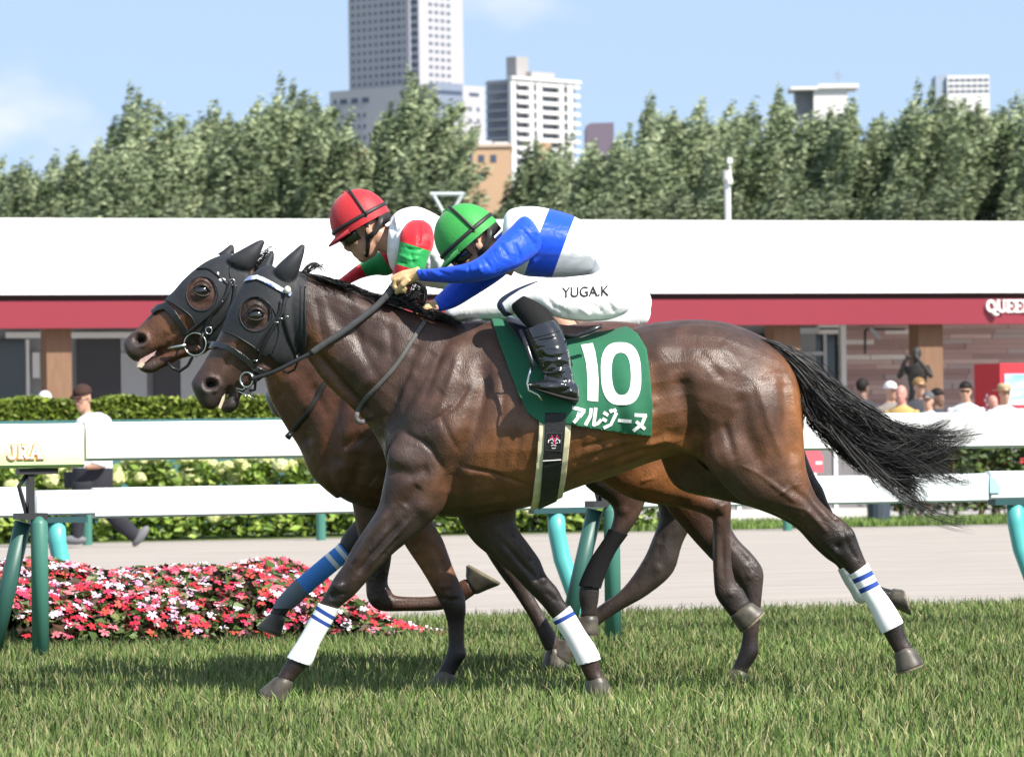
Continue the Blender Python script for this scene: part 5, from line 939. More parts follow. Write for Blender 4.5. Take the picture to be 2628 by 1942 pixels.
for ln, w_ in (([(784,735),(783,800),(785,860),(780,912)], 6), ([(772,735),(772,800),(773,870),(766,918)], 2), ([(640,708),(668,716),(690,730)], 2), ([(575,850),(605,862),(640,883),(668,903)], 4), ([(660,760),(700,790),(716,850),(700,905)], 2)): strap('hood_seam', hood1, ln, w_, 0., [SH1], m_hoodt, .002, thick=.002)
strap('cheek_strap', br1, [(737,752),(728,780),(722,807),(700,843),(680,880),(666,916),(653,945),(648,962)], 9, 0., SF, m_tack, .006); strap('cheek_strap', br1, [(721,772),(716,805),(694,838),(672,872),(655,900)], 7, 0., SF, m_tack, .005)
strap('throat_lash', br1, [(737,752),(730,780),(729,812),(734,835),(743,867),(757,900),(763,918)], 8, 0., SF, m_tack, .006)
mb = MB(); mb.tube([at(*p, y) for p, y in (((761,910), -.085), ((764,930), -.08), ((755,949), -.06), ((738,957), -.05), ((726,952), -.05))], .0045, 6); mb.build('throat_lash_loop', m_tack, br1, None, True)
for (x, y, a) in ((735,817,0),(720,822,20),(655,930,30),(709,832,20)):
    p = at(x, y, -.1); q = at(x, y, ysurf(p, SF, -.1, .012)); mb = MB(); mb.tube([q+Vector((-.008, 0, .008)), q+Vector((.008, 0, .008)), q+Vector((.008, 0, -.008)), q+Vector((-.008, 0, -.008)), q+Vector((-.008, 0, .008))], .0022, 6); mb.build('buckle', m_steel, br1, None, True)
p = at(738, 744, -.1); q = at(738, 744, ysurf(p, SF, -.1, .02)); mb = MB(); mb.ellip(q, (.014, .012, .016), 12, 8); mb.build('rosette', mat('rosette_cream', (.70, .66, .55), .6, .3, .2, 60), br1, None, True)
ringpart('bit_ring', br1, (633,974), 16, 19, .0042, -.072, m_steel, -.01)
mb = MB(); mb.tube([at(634,992,-.07), at(622,1000,-.06), at(600,993,-.05)], .004, 6); mb.tube([at(612,1004,-.06), at(640,1016,-.055), at(664,1030,-.05)], .0025, 6); mb.tube([at(628,1010,-.06), at(634,1026,-.055)], .003, 6); mb.build('bit', m_steel, br1, None, True)
mb = MB(); mb.tube([at(646,958,-.07), at(656,975,-.068), at(654,1000,-.06), at(640,1003,-.06)], .006, 6); mb.build('bit_guard', m_tack, br1, None, True)
m_rein = mat('rein_web', (.060, .060, .062), .55, .4, .25, 60); m_reind = mat('rein_leather', (.022, .022, .024), .4, .5, .2, 60)
strap('rein', br1, [(646,972,-.085),(668,966,-.09),(700,955,-.10),(728,942,-.105),(770,920,-.11),(806,902,-.11)], 11, 0., [S1, SH1], m_reind, .012, free=True)
strap('rein', br1, [(800,905,-.115),(835,880,-.115),(869,859,-.115),(920,822,-.11),(965,786,-.10),(1008,744,-.09)], 17, 0., [S1], m_rein, .010, free=True, thick=.006)
strap('rein', br1, [(1000,752,-.06),(1040,732,-.05),(1070,724,-.02),(1090,745,.0),(1085,780,.02),(1060,800,.03)], 12, 0., [], m_reind, .01, free=True)
nk = strap('neck_strap', None, [(1092,822),(1055,878),(1016,938),(969,991),(938,1024),(921,1050),(915,1072),(924,1082),(940,1080)], 12, 0., [S1], mat('strap_grey', (.11, .105, .10), .6, .35, .2, 60), .006)
tag(nk, 'thin grey neck strap lying across the near horse\'s shoulder', 'strap')
# second bridle
br2 = empty('bridle', 'black bridle with large loose steel bit ring on the second horse', 'bridle', M=Matrix.Translation(at(480, 860, Y2)))
wrap('noseband', br2, [E2H, J2], off_line([(388,800),(402,790),(425,786),(445,802),(463,828),(478,854),(500,880)], 17), Y2, m_tack, .012, .0055)
S2L = [S2, SH2]
for ln, w_ in (([(428,770),(455,785),(490,812),(503,840)], 4), ([(505,690),(535,690),(565,712),(590,735)], 5), ([(600,670),(590,690),(592,712)], 3)): strap('hood_seam', hood2, ln, w_, Y2, [SH2], m_hoodt, .002, thick=.002)
strap('cheek_strap', br2, [(592,722),(580,760),(560,788),(544,804),(532,830),(525,852)], 12, Y2, S2L, m_tack, .006); strap('cheek_strap', br2, [(572,772),(545,800),(515,826),(486,850),(478,858)], 8, Y2, S2L, m_tack, .007); strap('cheek_strap', br2, [(604,730),(596,780),(570,820),(545,845)], 9, Y2, S2L, m_tack, .006)
ringpart('bit_ring', br2, (501,883), 28, 29, .0038, Y2-.085, m_steel, -.01); mb = MB(); mb.tube([at(431,893,Y2-.066), at(455,889,Y2-.075), at(478,886,Y2-.083)], [.006, .007, .008], 8); mb.build('bit', m_steel, br2, None, True)
mb = MB(); mb.tube([at(431,931,Y2-.05), at(443,945,Y2-.05), at(462,952,Y2-.05), at(482,938,Y2-.055), at(494,916,Y2-.07)], .007, 8); mb.build('curb_strap', m_tack, br2, None, True)
mb = MB(); mb.tube([at(524,852,Y2-.09), at(515,870,Y2-.088), at(520,895,Y2-.08), at(500,912,Y2-.07)], .009, 8); mb.build('bit_guard', m_tack, br2, None, True)
q = at(536, 848, Y2-.1); ringpart('buckle', br2, (536,848), 8, 9, .0025, Y2-.105, m_steel); ringpart('buckle', br2, (596,724), 7, 8, .002, Y2-.105, m_steel)
strap('rein', br2, [(530,880,-.08),(600,880,-.10),(700,850,-.10),(850,790,-.08),(1000,760,-.05)], 12, Y2, [S2], m_reind, .01, free=True)
n2 = strap('neck_strap', None, [(870,930),(837,977),(815,1018),(790,1058),(770,1082),(752,1104)], 13, Y2, [S2], mat('strap_dark', (.03, .028, .028), .6, .35), .006); tag(n2, 'dark neck strap crossing the reddish second horse\'s shoulder', 'strap')
mb = MB(); mb.tube([at(746,1112,Y2-.13), at(738,1122,Y2-.14)], [.012, .014], 10); mb.build('strap_end', m_tack, n2, None, True)
# ---------------------------------------------------------------- saddle cloth, saddle, girth on the nearest horse
m_cloth = mat('cloth_green', (.022, .14, .072), .75, .25, .10, 14, bump=.25, bs=260, bdist=.002, sheen=.1)
def zc(x, y): return (1150+.3632*x, 750+.3632*y)
CL = [zc(*p) for p in ((305,60),(1180,60),(1240,225),(1330,295),(1390,405),(1402,500),(1428,800),(1422,1018),(1200,992),(1000,962),(850,935),(680,938),(640,915),(560,852),(490,705),(420,520),(352,330),(308,185))]
me = fuse([px_loft(HT, 0., 40, 6, .012)], .010, 2, 'saddle_cloth'); cl = boolean(me, prism_px(CL, 0., -.8, .8), 'INTERSECT', 'saddle_cloth')
bmx = bmesh.new(); bmx.from_mesh(cl); bmesh.ops.triangulate(bmx, faces=[f for f in bmx.faces if len(f.verts) > 4]); bmx.to_mesh(cl); bmx.free()
co = verts_np(cl); zt_c, zb_c = at(1450, 850, 0).z, at(1450, 1110, 0).z
hgt = np.clip((zt_c-co[:, 2])/(zt_c-zb_c), 0, 1.2); xl = at(1270, 900, 0).x; xr = at(1665, 900, 0).x; u = (co[:, 0]-xl)/(xr-xl)
fold = .010*np.sin(u*15+co[:, 2]*6)*hgt+.005*np.sin(u*34+co[:, 2]*14)*hgt+.030*hgt**2*np.clip((u-.75)*3, 0, 1)+.030*hgt**1.5*np.clip((.42-u)*3.2, 0, 1)+.006*hgt
co[:, 1] += np.sign(co[:, 1])*np.abs(fold)*(np.abs(co[:, 1]) > .1); cl.vertices.foreach_set('co', co.ravel()); cl.update()
SCL = empty('saddle_cloth', 'green saddle cloth printed with white 10 and katakana', 'saddle cloth', M=Matrix.Translation(at(1500, 850, 0)))
link('cloth', cl, m_cloth, SCL, None, True); SC_ = Surf(cl)
m_num = mat('number_white', (.80, .80, .78), .7, .2)
def decal(name, root, polys, S, material, off=.0025, Y0=0., conv=zc, res=5.):
    """flat print: filled outlines (outer, holes) laid on a surface"""
    for outer, holes in polys:
        bm = bmesh.new(); es = []
        for loop in [outer]+holes:
            vs = [bm.verts.new((p[0], p[1], 0)) for p in loop]; es += [bm.edges.new((vs[i], vs[(i+1) % len(vs)])) for i in range(len(vs))]
        bmesh.ops.triangle_fill(bm, use_beauty=True, edges=es)
        for _ in range(4):
            lg = [e for e in bm.edges if e.calc_length() > res*5]
            if not lg: break
            bmesh.ops.subdivide_edges(bm, edges=lg, cuts=1); bmesh.ops.triangulate(bm, faces=bm.faces[:])
        for v in bm.verts:
            x, y = conv(v.co.x, v.co.y); q = at(x, y, Y0-.3); yy = ysurf(q, [S], Y0-.3, off); v.co = at(x, y, yy)
        me = bpy.data.meshes.new(name); bm.to_mesh(me); bm.free(); link(name, me, material, root, None, True)
def stroke(pts, w_): return (off_line(pts, w_), [])
def sell(cx_, cy, rx, ry, e, n=40, sk=0): 
    o = []
    for i in range(n):
        g = 2*math.pi*i/n; c, s = math.cos(g), math.sin(g); y = ry*abs(s)**(2/e)*np.sign(s); o.append((cx_+rx*abs(c)**(2/e)*np.sign(c)+sk*y, cy+y))
    return o
decal('digit_one', SCL, [([(938,370),(1022,358),(1040,420),(1056,520),(1063,620),(1060,772),(985,764),(986,620),(976,500),(957,425)], [])], SC_, m_num)
decal('digit_zero', SCL, [(sell(1222, 575, 142, 222, 2.7, 44, .03), [sell(1224, 575, 68, 150, 2.5, 32, .03)[::-1]])], SC_, m_num)
KANA = [[[(876,812),(968,836)], [(962,836),(928,880)], [(926,848),(914,890),(888,920)]], [[(1012,818),(1006,872),(970,938)], [(1044,814),(1036,880),(1028,944)], [(1024,940),(1058,926),(1084,898)]], [[(1098,848),(1132,868)], [(1090,892),(1120,910)], [(1098,958),(1150,934),(1190,850)], [(1146,826),(1158,850)], [(1172,822),(1184,846)]], [[(1200,904),(1296,912)]], [[(1318,866),(1404,870)], [(1396,868),(1370,930),(1308,980)], [(1328,912),(1392,966)]]]
for g in KANA:
    for st in g: decal('katakana', SCL, [stroke(st, 24 if len(st) < 3 or True else 20)], SC_, m_num, .0025+.0004*g.index(st))
SAD = empty('saddle', 'small black racing saddle with girth under the green-capped jockey', 'saddle', M=Matrix.Translation(at(1450, 850, 0)))
def z2(x, y): return (800+.4025*x, 460+.4025*y)
m_pad = mat('saddle_pad_brown', (.24, .125, .10), .6, .35, .15, 20); m_sad = mat('saddle_black', (.014, .014, .016), .3, .55, .2, 30, coat=.2)
wrap('pad', SAD, [HT], [z2(*p) for p in ((1540,800),(1800,800),(1850,930),(1780,965),(1600,1000),(1560,960))], 0., m_pad, .040, .008)
wrap('seat_flap', SAD, [HT], [z2(*p) for p in ((1230,830),(1500,800),(1640,985),(1600,1010),(1660,1190),(1440,1200),(1330,1040),(1250,920))], 0., m_sad, .034, .008)
mb = MB(); pp = [z2(*p) for p in ((1605,1003),(1690,1000),(1780,970),(1845,935))]; mb.tube([at(*p, -.29) for p in pp], .010, 8); mb.build('edge_roll', m_sad, SAD, None, True)
m_crm = mat('girth_cream', (.66, .60, .40), .6, .35, .08, 40)
wrap('girth_padding', SAD, [HT], [(1383,1075),(1464,1075),(1461,1120),(1451,1222),(1442,1285),(1436,1360),(1350,1360),(1366,1280),(1375,1200),(1381,1120)], 0., m_crm, .017, .007)
wrap('girth', SAD, [HT], [(1397,1060),(1450,1060),(1447,1120),(1437,1222),(1428,1290),(1420,1360),(1372,1360),(1386,1280),(1391,1200),(1396,1120)], 0., mat('girth_black', (.016, .016, .017), .5, .4, .2, 40, bump=.2, bs=150), .023, .007)
me = fuse([px_loft(HT, 0., 40, 6, .023)], .008, 2, 'g'); SG = Surf(me)
mb = MB(); pts = [at(1393+i*9.4, 1182.5-i*.6, ysurf(at(1393+i*9.4, 1182, -.3), [SG], -.3, .003)) for i in range(6)]; mb.tube(pts, .0018, 6); mb.build('girth_seam', m_let, SAD)
m_patch = mat('patch_edge', (.05, .05, .052), .5, .4); m_crim = mat('patch_crimson', (.55, .03, .12), .6, .3)
decal('patch', SAD, [([(690,990),(806,992),(802,1122),(686,1118)], [[(696,997),(690,1112),(796,1116),(800,998)]])], SG, m_patch, .0025)
WS = [[(715,1045),(738,1032),(744,1052)], [(760,1052),(766,1032),(786,1046)], [(728,1062),(742,1064)], [(758,1064),(776,1062)], [(728,1082),(745,1078),(764,1083)], [(732,1098),(745,1102),(760,1098)], [(712,1040),(708,1062)], [(790,1042),(788,1064)]]
RS = [[(732,1006),(740,1026)], [(772,1006),(764,1026)], [(746,1028),(750,1062)], [(756,1028),(752,1062)], [(740,1070),(748,1076)], [(762,1070),(754,1076)], [(718,1030),(736,1022)], [(784,1030),(768,1022)]]
for s_ in WS: decal('emblem', SAD, [stroke(s_, 6)], SG, m_num, .003)
for s_ in RS: decal('emblem', SAD, [stroke(s_, 6)], SG, m_crim, .0034)
# stirrup iron and leather
mb = MB(); pts = [z2(*p) for p in ((1400,1200),(1385,1250),(1374,1300),(1382,1345),(1440,1372),(1470,1410))]; mb.tube([at(*p, -.40) for p in pts], .0045, 8); mb.build('stirrup', m_steel, SAD, None, True)
mb = MB(); pts = [z2(*p) for p in ((1330,960),(1370,1060),(1400,1150),(1412,1210))]; mb.ribbon([at(*p, y) for p, y in zip(pts, (-.34, -.385, -.40, -.405))], Vector((0, -1, 0)), .016, .004); mb.build('stirrup_leather', m_sad, SAD, None, True)
# plain cloth for the second horse, hidden side by side
c2_ = wrap('saddle_cloth', H2, [T2], [(b[0], b[1]) for b in [(P2[0]+(x-P0[0])*.95, P2[1]+(y-P0[1])*.95) for x, y in ((1290,780),(1600,780),(1640,1090),(1330,1080))]], Y2, mat('cloth_green2', (.03, .15, .08), .8, .2), .015, .012)
# ================================================================== PEOPLE
m_skin = mat('skin', (.52, .29, .195), .5, .4, .12, 25, coat=.05); m_hairb = mat('hair_black', (.012, .010, .009), .5, .4, .3, 80)
def ell_shell(c, r, nu=20, nv=14, M=None):
    mb = MB(); mb.ellip(c, r, nu, nv, M); return mb.v, mb.f
def rot_place(origin, fwd, Y):               # local x=fwd (in the picture plane), z=up, y=lateral
    x = Vector((fwd[0], 0, fwd[1])).normalized(); y = Vector((0, 1, 0)); z = x.cross(y).normalized(); z = z if z.z > 0 else -z; y = z.cross(x)
    M = Matrix((x, y, z)).transposed().to_4x4(); M.translation = origin; return M
_ht = [ell_shell((-.005, 0, .035), (.096, .076, .098)), ell_shell((.028, 0, -.045), (.064, .060, .068)), ell_shell((.066, 0, -.098), (.024, .028, .022)), ell_shell((.035, 0, -.07), (.055, .05, .05)),
       ell_shell((.086, 0, -.066), (.013, .024, .010)), ell_shell((.084, 0, -.080), (.012, .020, .009)), ell_shell((.062, .034, -.020), (.028, .026, .024)), ell_shell((.062, -.034, -.020), (.028, .026, .024)), ell_shell((.083, 0, .022), (.014, .045, .013)),
       ell_shell((-.01, .078, -.012), (.018, .010, .032), 14, 10), ell_shell((-.01, -.078, -.012), (.018, .010, .032), 14, 10), ell_shell((-.012, .074, -.030), (.010, .010, .016), 10, 8), ell_shell((-.012, -.074, -.030), (.010, .010, .016), 10, 8)]
def nose_shell():
    mb = MB(); mb.tube([(.086, 0, .02), (.095, 0, -.005), (.106, 0, -.028), (.098, 0, -.040), (.085, 0, -.044)], [.008, .010, .013, .014, .008], 10); mb.ellip((.096, .011, -.037), (.010, .007, .007)); mb.ellip((.096, -.011, -.037), (.010, .007, .007)); return mb.v, mb.f
_ht.append(nose_shell())
def head_shells(M, neck=None):
    out = [([M @ Vector(p) for p in v], f) for v, f in _ht]
    if neck:
        mb = MB(); mb.tube([M @ Vector((-.02, 0, -.03)), M @ Vector(neck[0]), M @ Vector(neck[1])], [.056, .052, .050], 14); out.append((mb.v, mb.f))
    return out
def hand_shells(wrist, knuck, curl, side, w_=.038):
    """a closed hand: palm from wrist to knuckles, four curled fingers, a thumb; side = lateral sign of the thumb"""
    mb = MB(); d = (knuck-wrist); L = d.length; dn = d.normalized(); lat = Vector((0, 1, 0)); up = dn.cross(lat).normalized()
    if up.z < 0: up = -up
    sh = []
    mb.tube([wrist-dn*.02, wrist, wrist+d*.5, knuck+dn*.004], [.027, .026, .031, .026], 12); sh.append((mb.v, mb.f))
    mb = MB(); mb.ellip(wrist+d*.6, (L*.55, .040, .020), 14, 10, Matrix((dn, lat, up)).transposed()); sh.append((mb.v, mb.f))
    for i, k in enumerate((-.030, -.010, .010, .029)):
        ln = (.9, 1., .95, .78)[i]; mb = MB(); b = knuck+lat*k-dn*.006
        mb.tube([b-dn*.02, b, b+(dn*.014-up*.020)*ln, b+(dn*.004-up*.043)*ln, b+(-dn*.022-up*.050)*ln, b+(-dn*.036-up*.040)*ln], [.010, .0105, .0098, .0092, .0085, .006], 10); sh.append((mb.v, mb.f))
    mb = MB(); b = wrist+d*.35+lat*side*.030-up*.010; mb.tube([b, b+dn*.030+lat*side*.010-up*.014, b+dn*.055-up*.028+lat*side*.002, b+dn*.068-up*.038-lat*side*.008], [.013, .0125, .0105, .008], 10); sh.append((mb.v, mb.f))
    return sh
def silk(name, base, bands=(), rough=.33, wr=.55, scale=9., stretch=(1, 1, 1), spec=.22, seam=None):
    m = mat(name, base, rough, spec, .03, 4, sheen=.08); t = m.node_tree; p = t.nodes['Principled BSDF']; co = N(t, 'ShaderNodeTexCoord'); cur = None
    for (pt, ax, hw, col) in bands:
        dt = N(t, 'ShaderNodeVectorMath', operation='DOT_PRODUCT'); dt.inputs[1].default_value = tuple(ax); t.links.new(co.outputs['Object'], dt.inputs[0])
        sb_ = N(t, 'ShaderNodeMath', operation='SUBTRACT'); sb_.inputs[1].default_value = Vector(pt).dot(Vector(ax)); t.links.new(dt.outputs['Value'], sb_.inputs[0])
        ab = N(t, 'ShaderNodeMath', operation='ABSOLUTE'); t.links.new(sb_.outputs[0], ab.inputs[0]); lt = N(t, 'ShaderNodeMath', operation='LESS_THAN'); lt.inputs[1].default_value = hw; t.links.new(ab.outputs[0], lt.inputs[0])
        mx = N(t, 'ShaderNodeMix', data_type='RGBA'); mx.inputs[7].default_value = (*col, 1); t.links.new(lt.outputs[0], mx.inputs[0])
        if cur is None: mx.inputs[6].default_value = (*base, 1)
        else: t.links.new(cur, mx.inputs[6])
        cur = mx.outputs[2]
    if cur: t.links.new(cur, p.inputs['Base Color'])
    mp_ = N(t, 'ShaderNodeMapping'); mp_.inputs['Scale'].default_value = stretch; mp_.inputs['Rotation'].default_value = (0, .6, 0); t.links.new(co.outputs['Object'], mp_.inputs[0])
    n1 = N(t, 'ShaderNodeTexNoise'); n1.inputs['Scale'].default_value = scale; n1.inputs['Detail'].default_value = 2.5; n1.inputs['Distortion'].default_value = 1.2; t.links.new(mp_.outputs[0], n1.inputs['Vector'])
    rd = N(t, 'ShaderNodeMath', operation='PINGPONG'); rd.inputs[1].default_value = .12; t.links.new(n1.outputs[0], rd.inputs[0])
    b = N(t, 'ShaderNodeBump'); b.inputs['Strength'].default_value = wr; b.inputs['Distance'].default_value = .06; t.links.new(rd.outputs[0], b.inputs['Height']); t.links.new(b.outputs[0], p.inputs['Normal'])
    return m
def z2s(sts): return [(*z2(s[0], s[1]), *z2(s[2], s[3]), *s[4:]) for s in sts]
def helmet(root, M, mcap, mdark, semi=.128, up=.138, lat=.104, seam=None, label=None):
    """M: frame at the middle of the rim; local x forward, z up"""
    nu, nv = 36, 16; V = []; Fc = []
    for j in range(nv+1):
        ph = (math.pi/2)*j/nv*1.10
        for i in range(nu):
            g = 2*math.pi*i/nu; c, s = math.cos(g), math.sin(g); r = math.sin(ph)**.92 if ph < math.pi/2 else 1-.05*(ph-math.pi/2)
            seamb = 1+.010*math.exp(-((((g*4/math.pi) % 1)-.5)/.06)**2) if j > 1 else 1
            V.append(M @ Vector((semi*r*c*seamb, lat*r*s*seamb, up*math.cos(ph))))
    Fc = [(j*nu+i, (j+1)*nu+i, (j+1)*nu+(i+1) % nu, j*nu+(i+1) % nu) for j in range(nv) for i in range(nu)]
    me = mesh('helmet', V, Fc); clean(me); h = link('helmet', me, mcap, root, None, True)
    mb = MB(); mb.ellip(M @ Vector((0, 0, up*1.005)), (.010, .010, .007), 10, 6, M.to_3x3()); mb.build('button', mcap, h, None, True)
    V = []; nn = 15                               # peak
    for k in range(nn):
        g = R(-62+124*k/(nn-1)); c, s = math.cos(g), math.sin(g); e = math.cos(g*1.3)
        V += [M @ Vector((semi*.97*c, lat*.99*s, -.002)), M @ Vector((semi*.97*c+.046*e, lat*.99*s*1.04, -.020)), M @ Vector((semi*.97*c+.046*e, lat*.99*s*1.04, -.026)), M @ Vector((semi*.95*c, lat*.97*s, -.012))]
    Fc = [(4*k+a, 4*k+(a+1) % 4, 4*k+4+(a+1) % 4, 4*k+4+a) for k in range(nn-1) for a in range(4)]; me = mesh('peak', V, Fc); clean(me); link('peak', me, mcap, h, None, True)
    mb = MB(); pts = [M @ Vector((semi*1.012*math.cos(R(a)), lat*1.016*math.sin(R(a)), .014)) for a in range(0, 361, 10)]; mb.ribbon(pts, [(p-M.translation).normalized() for p in pts], .016, .003); mb.build('band', mdark, h, None, True)
    mb = MB(); pts = [M @ Vector((-.030-.05*abs(math.cos(R(a)))*0, lat*1.02*math.cos(R(a)), max(.0, up*1.01*math.sin(R(a))))) for a in range(0, 181, 9)]; pts = [(lambda d: M @ Vector((semi*d.x, lat*d.y, up*d.z))*1)(Vector((-.30+.12*math.sin(R(a)), math.cos(R(a)), math.sin(R(a)))).normalized()*1.045) for a in range(2, 179, 8)]
    mb.ribbon(pts, [(p-M.translation).normalized() for p in pts], .011, .004); mb.build('strap_over', mdark, h, None, True)
    V = []; nn = 13                               # padded neck guard behind
    for k in range(nn):
        g = R(128+104*k/(nn-1)); c, s = math.cos(g), math.sin(g); V += [M @ Vector((semi*.99*c, lat*.99*s, .012)), M @ Vector((semi*.96*c, lat*.96*s, -.055)), M @ Vector((semi*.80*c, lat*.82*s, -.058)), M @ Vector((semi*.82*c, lat*.85*s, .01))]
    Fc = [(4*k+a, 4*k+(a+1) % 4, 4*k+4+(a+1) % 4, 4*k+4+a) for k in range(nn-1) for a in range(4)]+[(0, 1, 2, 3), (4*nn-4, 4*nn-1, 4*nn-2, 4*nn-3)]; me = mesh('neck_guard', V, Fc); clean(me); link('neck_guard', me, mdark, h, None, True)
    for s in (-1, 1):                             # chin harness
        mb = MB(); pts = [M @ Vector(q) for q in ((-.03, s*lat*.98, .004), (-.012, s*.086, -.035), (.005, s*.082, -.07), (.022, s*.070, -.105), (.05, s*.045, -.138), (.055, 0, -.145))]; mb.ribbon(pts, Vector((0, s, 0)), .018, .004); mb.build('chin_strap', mdark, h, None, True)
        mb = MB(); pts = [M @ Vector(q) for q in ((-.085, s*lat*.82, -.03), (-.06, s*.088, -.055), (-.03, s*.088, -.072), (.008, s*.085, -.078))]; mb.ribbon(pts, Vector((0, s, 0)), .022, .005); mb.build('chin_strap', mdark, h, None, True)
    return h
def goggles(root, M, dark):
    V = []; nn = 17
    for k in range(nn):
        g = R(-72+144*k/(nn-1)); c, s = math.cos(g), math.sin(g); dip = .010*math.exp(-(s/.18)**2)
        V += [M @ Vector((.104*c+.004, .086*s, .004)), M @ Vector((.113*c+.004, .090*s, -.004)), M @ Vector((.113*c+.002, .090*s, -.034+dip)), M @ Vector((.100*c, .084*s, -.042+dip))]
    Fc = [(4*k+a, 4*k+(a+1) % 4, 4*k+4+(a+1) % 4, 4*k+4+a) for k in range(nn-1) for a in range(4)]; me = mesh('goggles', V, Fc); clean(me); link('goggles', me, mat('goggle_lens', (.012, .014, .014), .1, .6, coat=.6), root, None, True)
m_pat = mat('patent_black', (.008, .008, .010), .08, .6, coat=1.); 
def patent():
    t = m_pat.node_tree; p = t.nodes['Principled BSDF']; co = N(t, 'ShaderNodeTexCoord'); mp_ = N(t, 'ShaderNodeMapping'); mp_.inputs['Scale'].default_value = (.7, .7, 1.5); mp_.inputs['Rotation'].default_value = (0, .3, 0); t.links.new(co.outputs['Object'], mp_.inputs[0])
    n = N(t, 'ShaderNodeTexNoise'); n.inputs['Scale'].default_value = 15; n.inputs['Detail'].default_value = 1.5; n.inputs['Distortion'].default_value = .8; t.links.new(mp_.outputs[0], n.inputs['Vector']); sp = N(t, 'ShaderNodeSeparateXYZ'); t.links.new(co.outputs['Object'], sp.inputs[0])
    mr = N(t, 'ShaderNodeMapRange'); mr.inputs[1].default_value = at(1440, 885, 0).z; mr.inputs[2].default_value = at(1440, 935, 0).z; mr.inputs[3].default_value = .10; mr.inputs[4].default_value = 1.; t.links.new(sp.outputs['Z'], mr.inputs[0])
    b = N(t, 'ShaderNodeBump'); b.inputs['Distance'].default_value = .035; t.links.new(mr.outputs[0], b.inputs['Strength']); t.links.new(n.outputs[0], b.inputs['Height']); t.links.new(b.outputs[0], p.inputs['Normal']); t.links.new(b.outputs[0], p.inputs['Coat Normal'])
patent()
m_dark = mat('strap_black', (.020, .018, .017), .5, .45, .15, 60); m_sock = mat('sock_black', (.012, .012, .012), .8, .2, .3, 60); m_glove = mat('glove_tan', (.62, .42, .22), .7, .3, .12, 60, bump=.3, bs=150, bdist=.002)
WHITE = (.84, .84, .85); BLUE = (.012, .075, .62); REDS = (.62, .02, .03); GRNS = (.02, .30, .075)
# ---------------------------------------------------------------- jockey in green cap
JT = z2s([(1225,240,1205,430,0,.12),(1270,190,1235,545,0,.185),(1395,172,1340,612,0,.20),(1530,192,1490,626,0,.19),(1670,235,1640,622,0,.178),(1790,312,1760,618,0,.165),(1860,390,1790,640,0,.150),(1890,450,1820,650,0,.11),(1890,500,1850,640,0,.05)])
JP = z2s([(1800,320,1745,590,0,.120),(1862,392,1765,630,0,.158),(1935,475,1800,700,0,.165),(2010,580,1830,800,0,.172),(2050,680,1880,850,0,.160),(2034,765,1940,858,0,.125),(1998,822,1965,850,0,.05)])
JA = z2s([(1420,262,1462,330,-.12,.03),(1345,235,1480,400,-.15,.068),(1262,310,1432,478,-.19,.070),(1172,398,1338,548,-.235,.063),(1090,478,1232,600,-.255,.057),(1000,530,1115,642,-.26,.053),(880,556,945,664,-.225,.047),(770,570,800,658,-.175,.040),(662,574,690,648,-.12,.036)])
JB = z2s([(1340,280,1400,360,.12,.03),(1250,300,1420,470,.15,.068),(1120,420,1290,570,.2,.064),(1010,540,1180,655,.225,.058),(900,640,1040,745,.2,.053),(810,730,920,815,.15,.046),(745,796,815,845,.09,.038)])
JL = z2s([(2000,600,2046,770,-.05,.075),(1930,560,2010,850,-.10,.088),(1800,602,1880,893,-.15,.088),(1640,622,1680,896,-.21,.083),(1480,640,1530,872,-.245,.073),(1330,688,1410,830,-.235,.062),(1215,752,1300,858,-.222,.052),(1182,800,1240,874,-.222,.038),(1190,830,1225,872,-.222,.02)])
JM = z2s([(1930,580,2000,860,.10,.085),(1800,640,1870,900,.16,.088),(1600,660,1650,900,.24,.08),(1420,700,1490,860,.30,.068),(1320,760,1390,850,.33,.056),(1300,800,1350,860,.33,.03)])
JC = z2s([(1262,806,1392,712,-.245,.048),(1300,858,1470,790,-.270,.056),(1362,940,1540,884,-.305,.058),(1405,1050,1600,990,-.338,.056),(1450,1155,1636,1130,-.352,.050),(1478,1235,1650,1220,-.352,.045),(1490,1300,1668,1300,-.352,.042),(1500,1330,1690,1340,-.352,.03)])
JC2 = z2s([(1330,800,1430,740,.335,.048),(1380,900,1500,840,.345,.055),(1420,1050,1560,990,.35,.052),(1470,1200,1590,1180,.35,.042),(1490,1290,1610,1280,.35,.038)])
JF = z2s([(1705,1345,1700,1400,-.352,.022),(1680,1300,1694,1408,-.354,.036),(1610,1262,1640,1400,-.358,.043),(1540,1268,1560,1376,-.365,.046),(1470,1284,1480,1354,-.372,.046),(1412,1298,1408,1332,-.378,.038),(1378,1310,1380,1322,-.38,.018)])
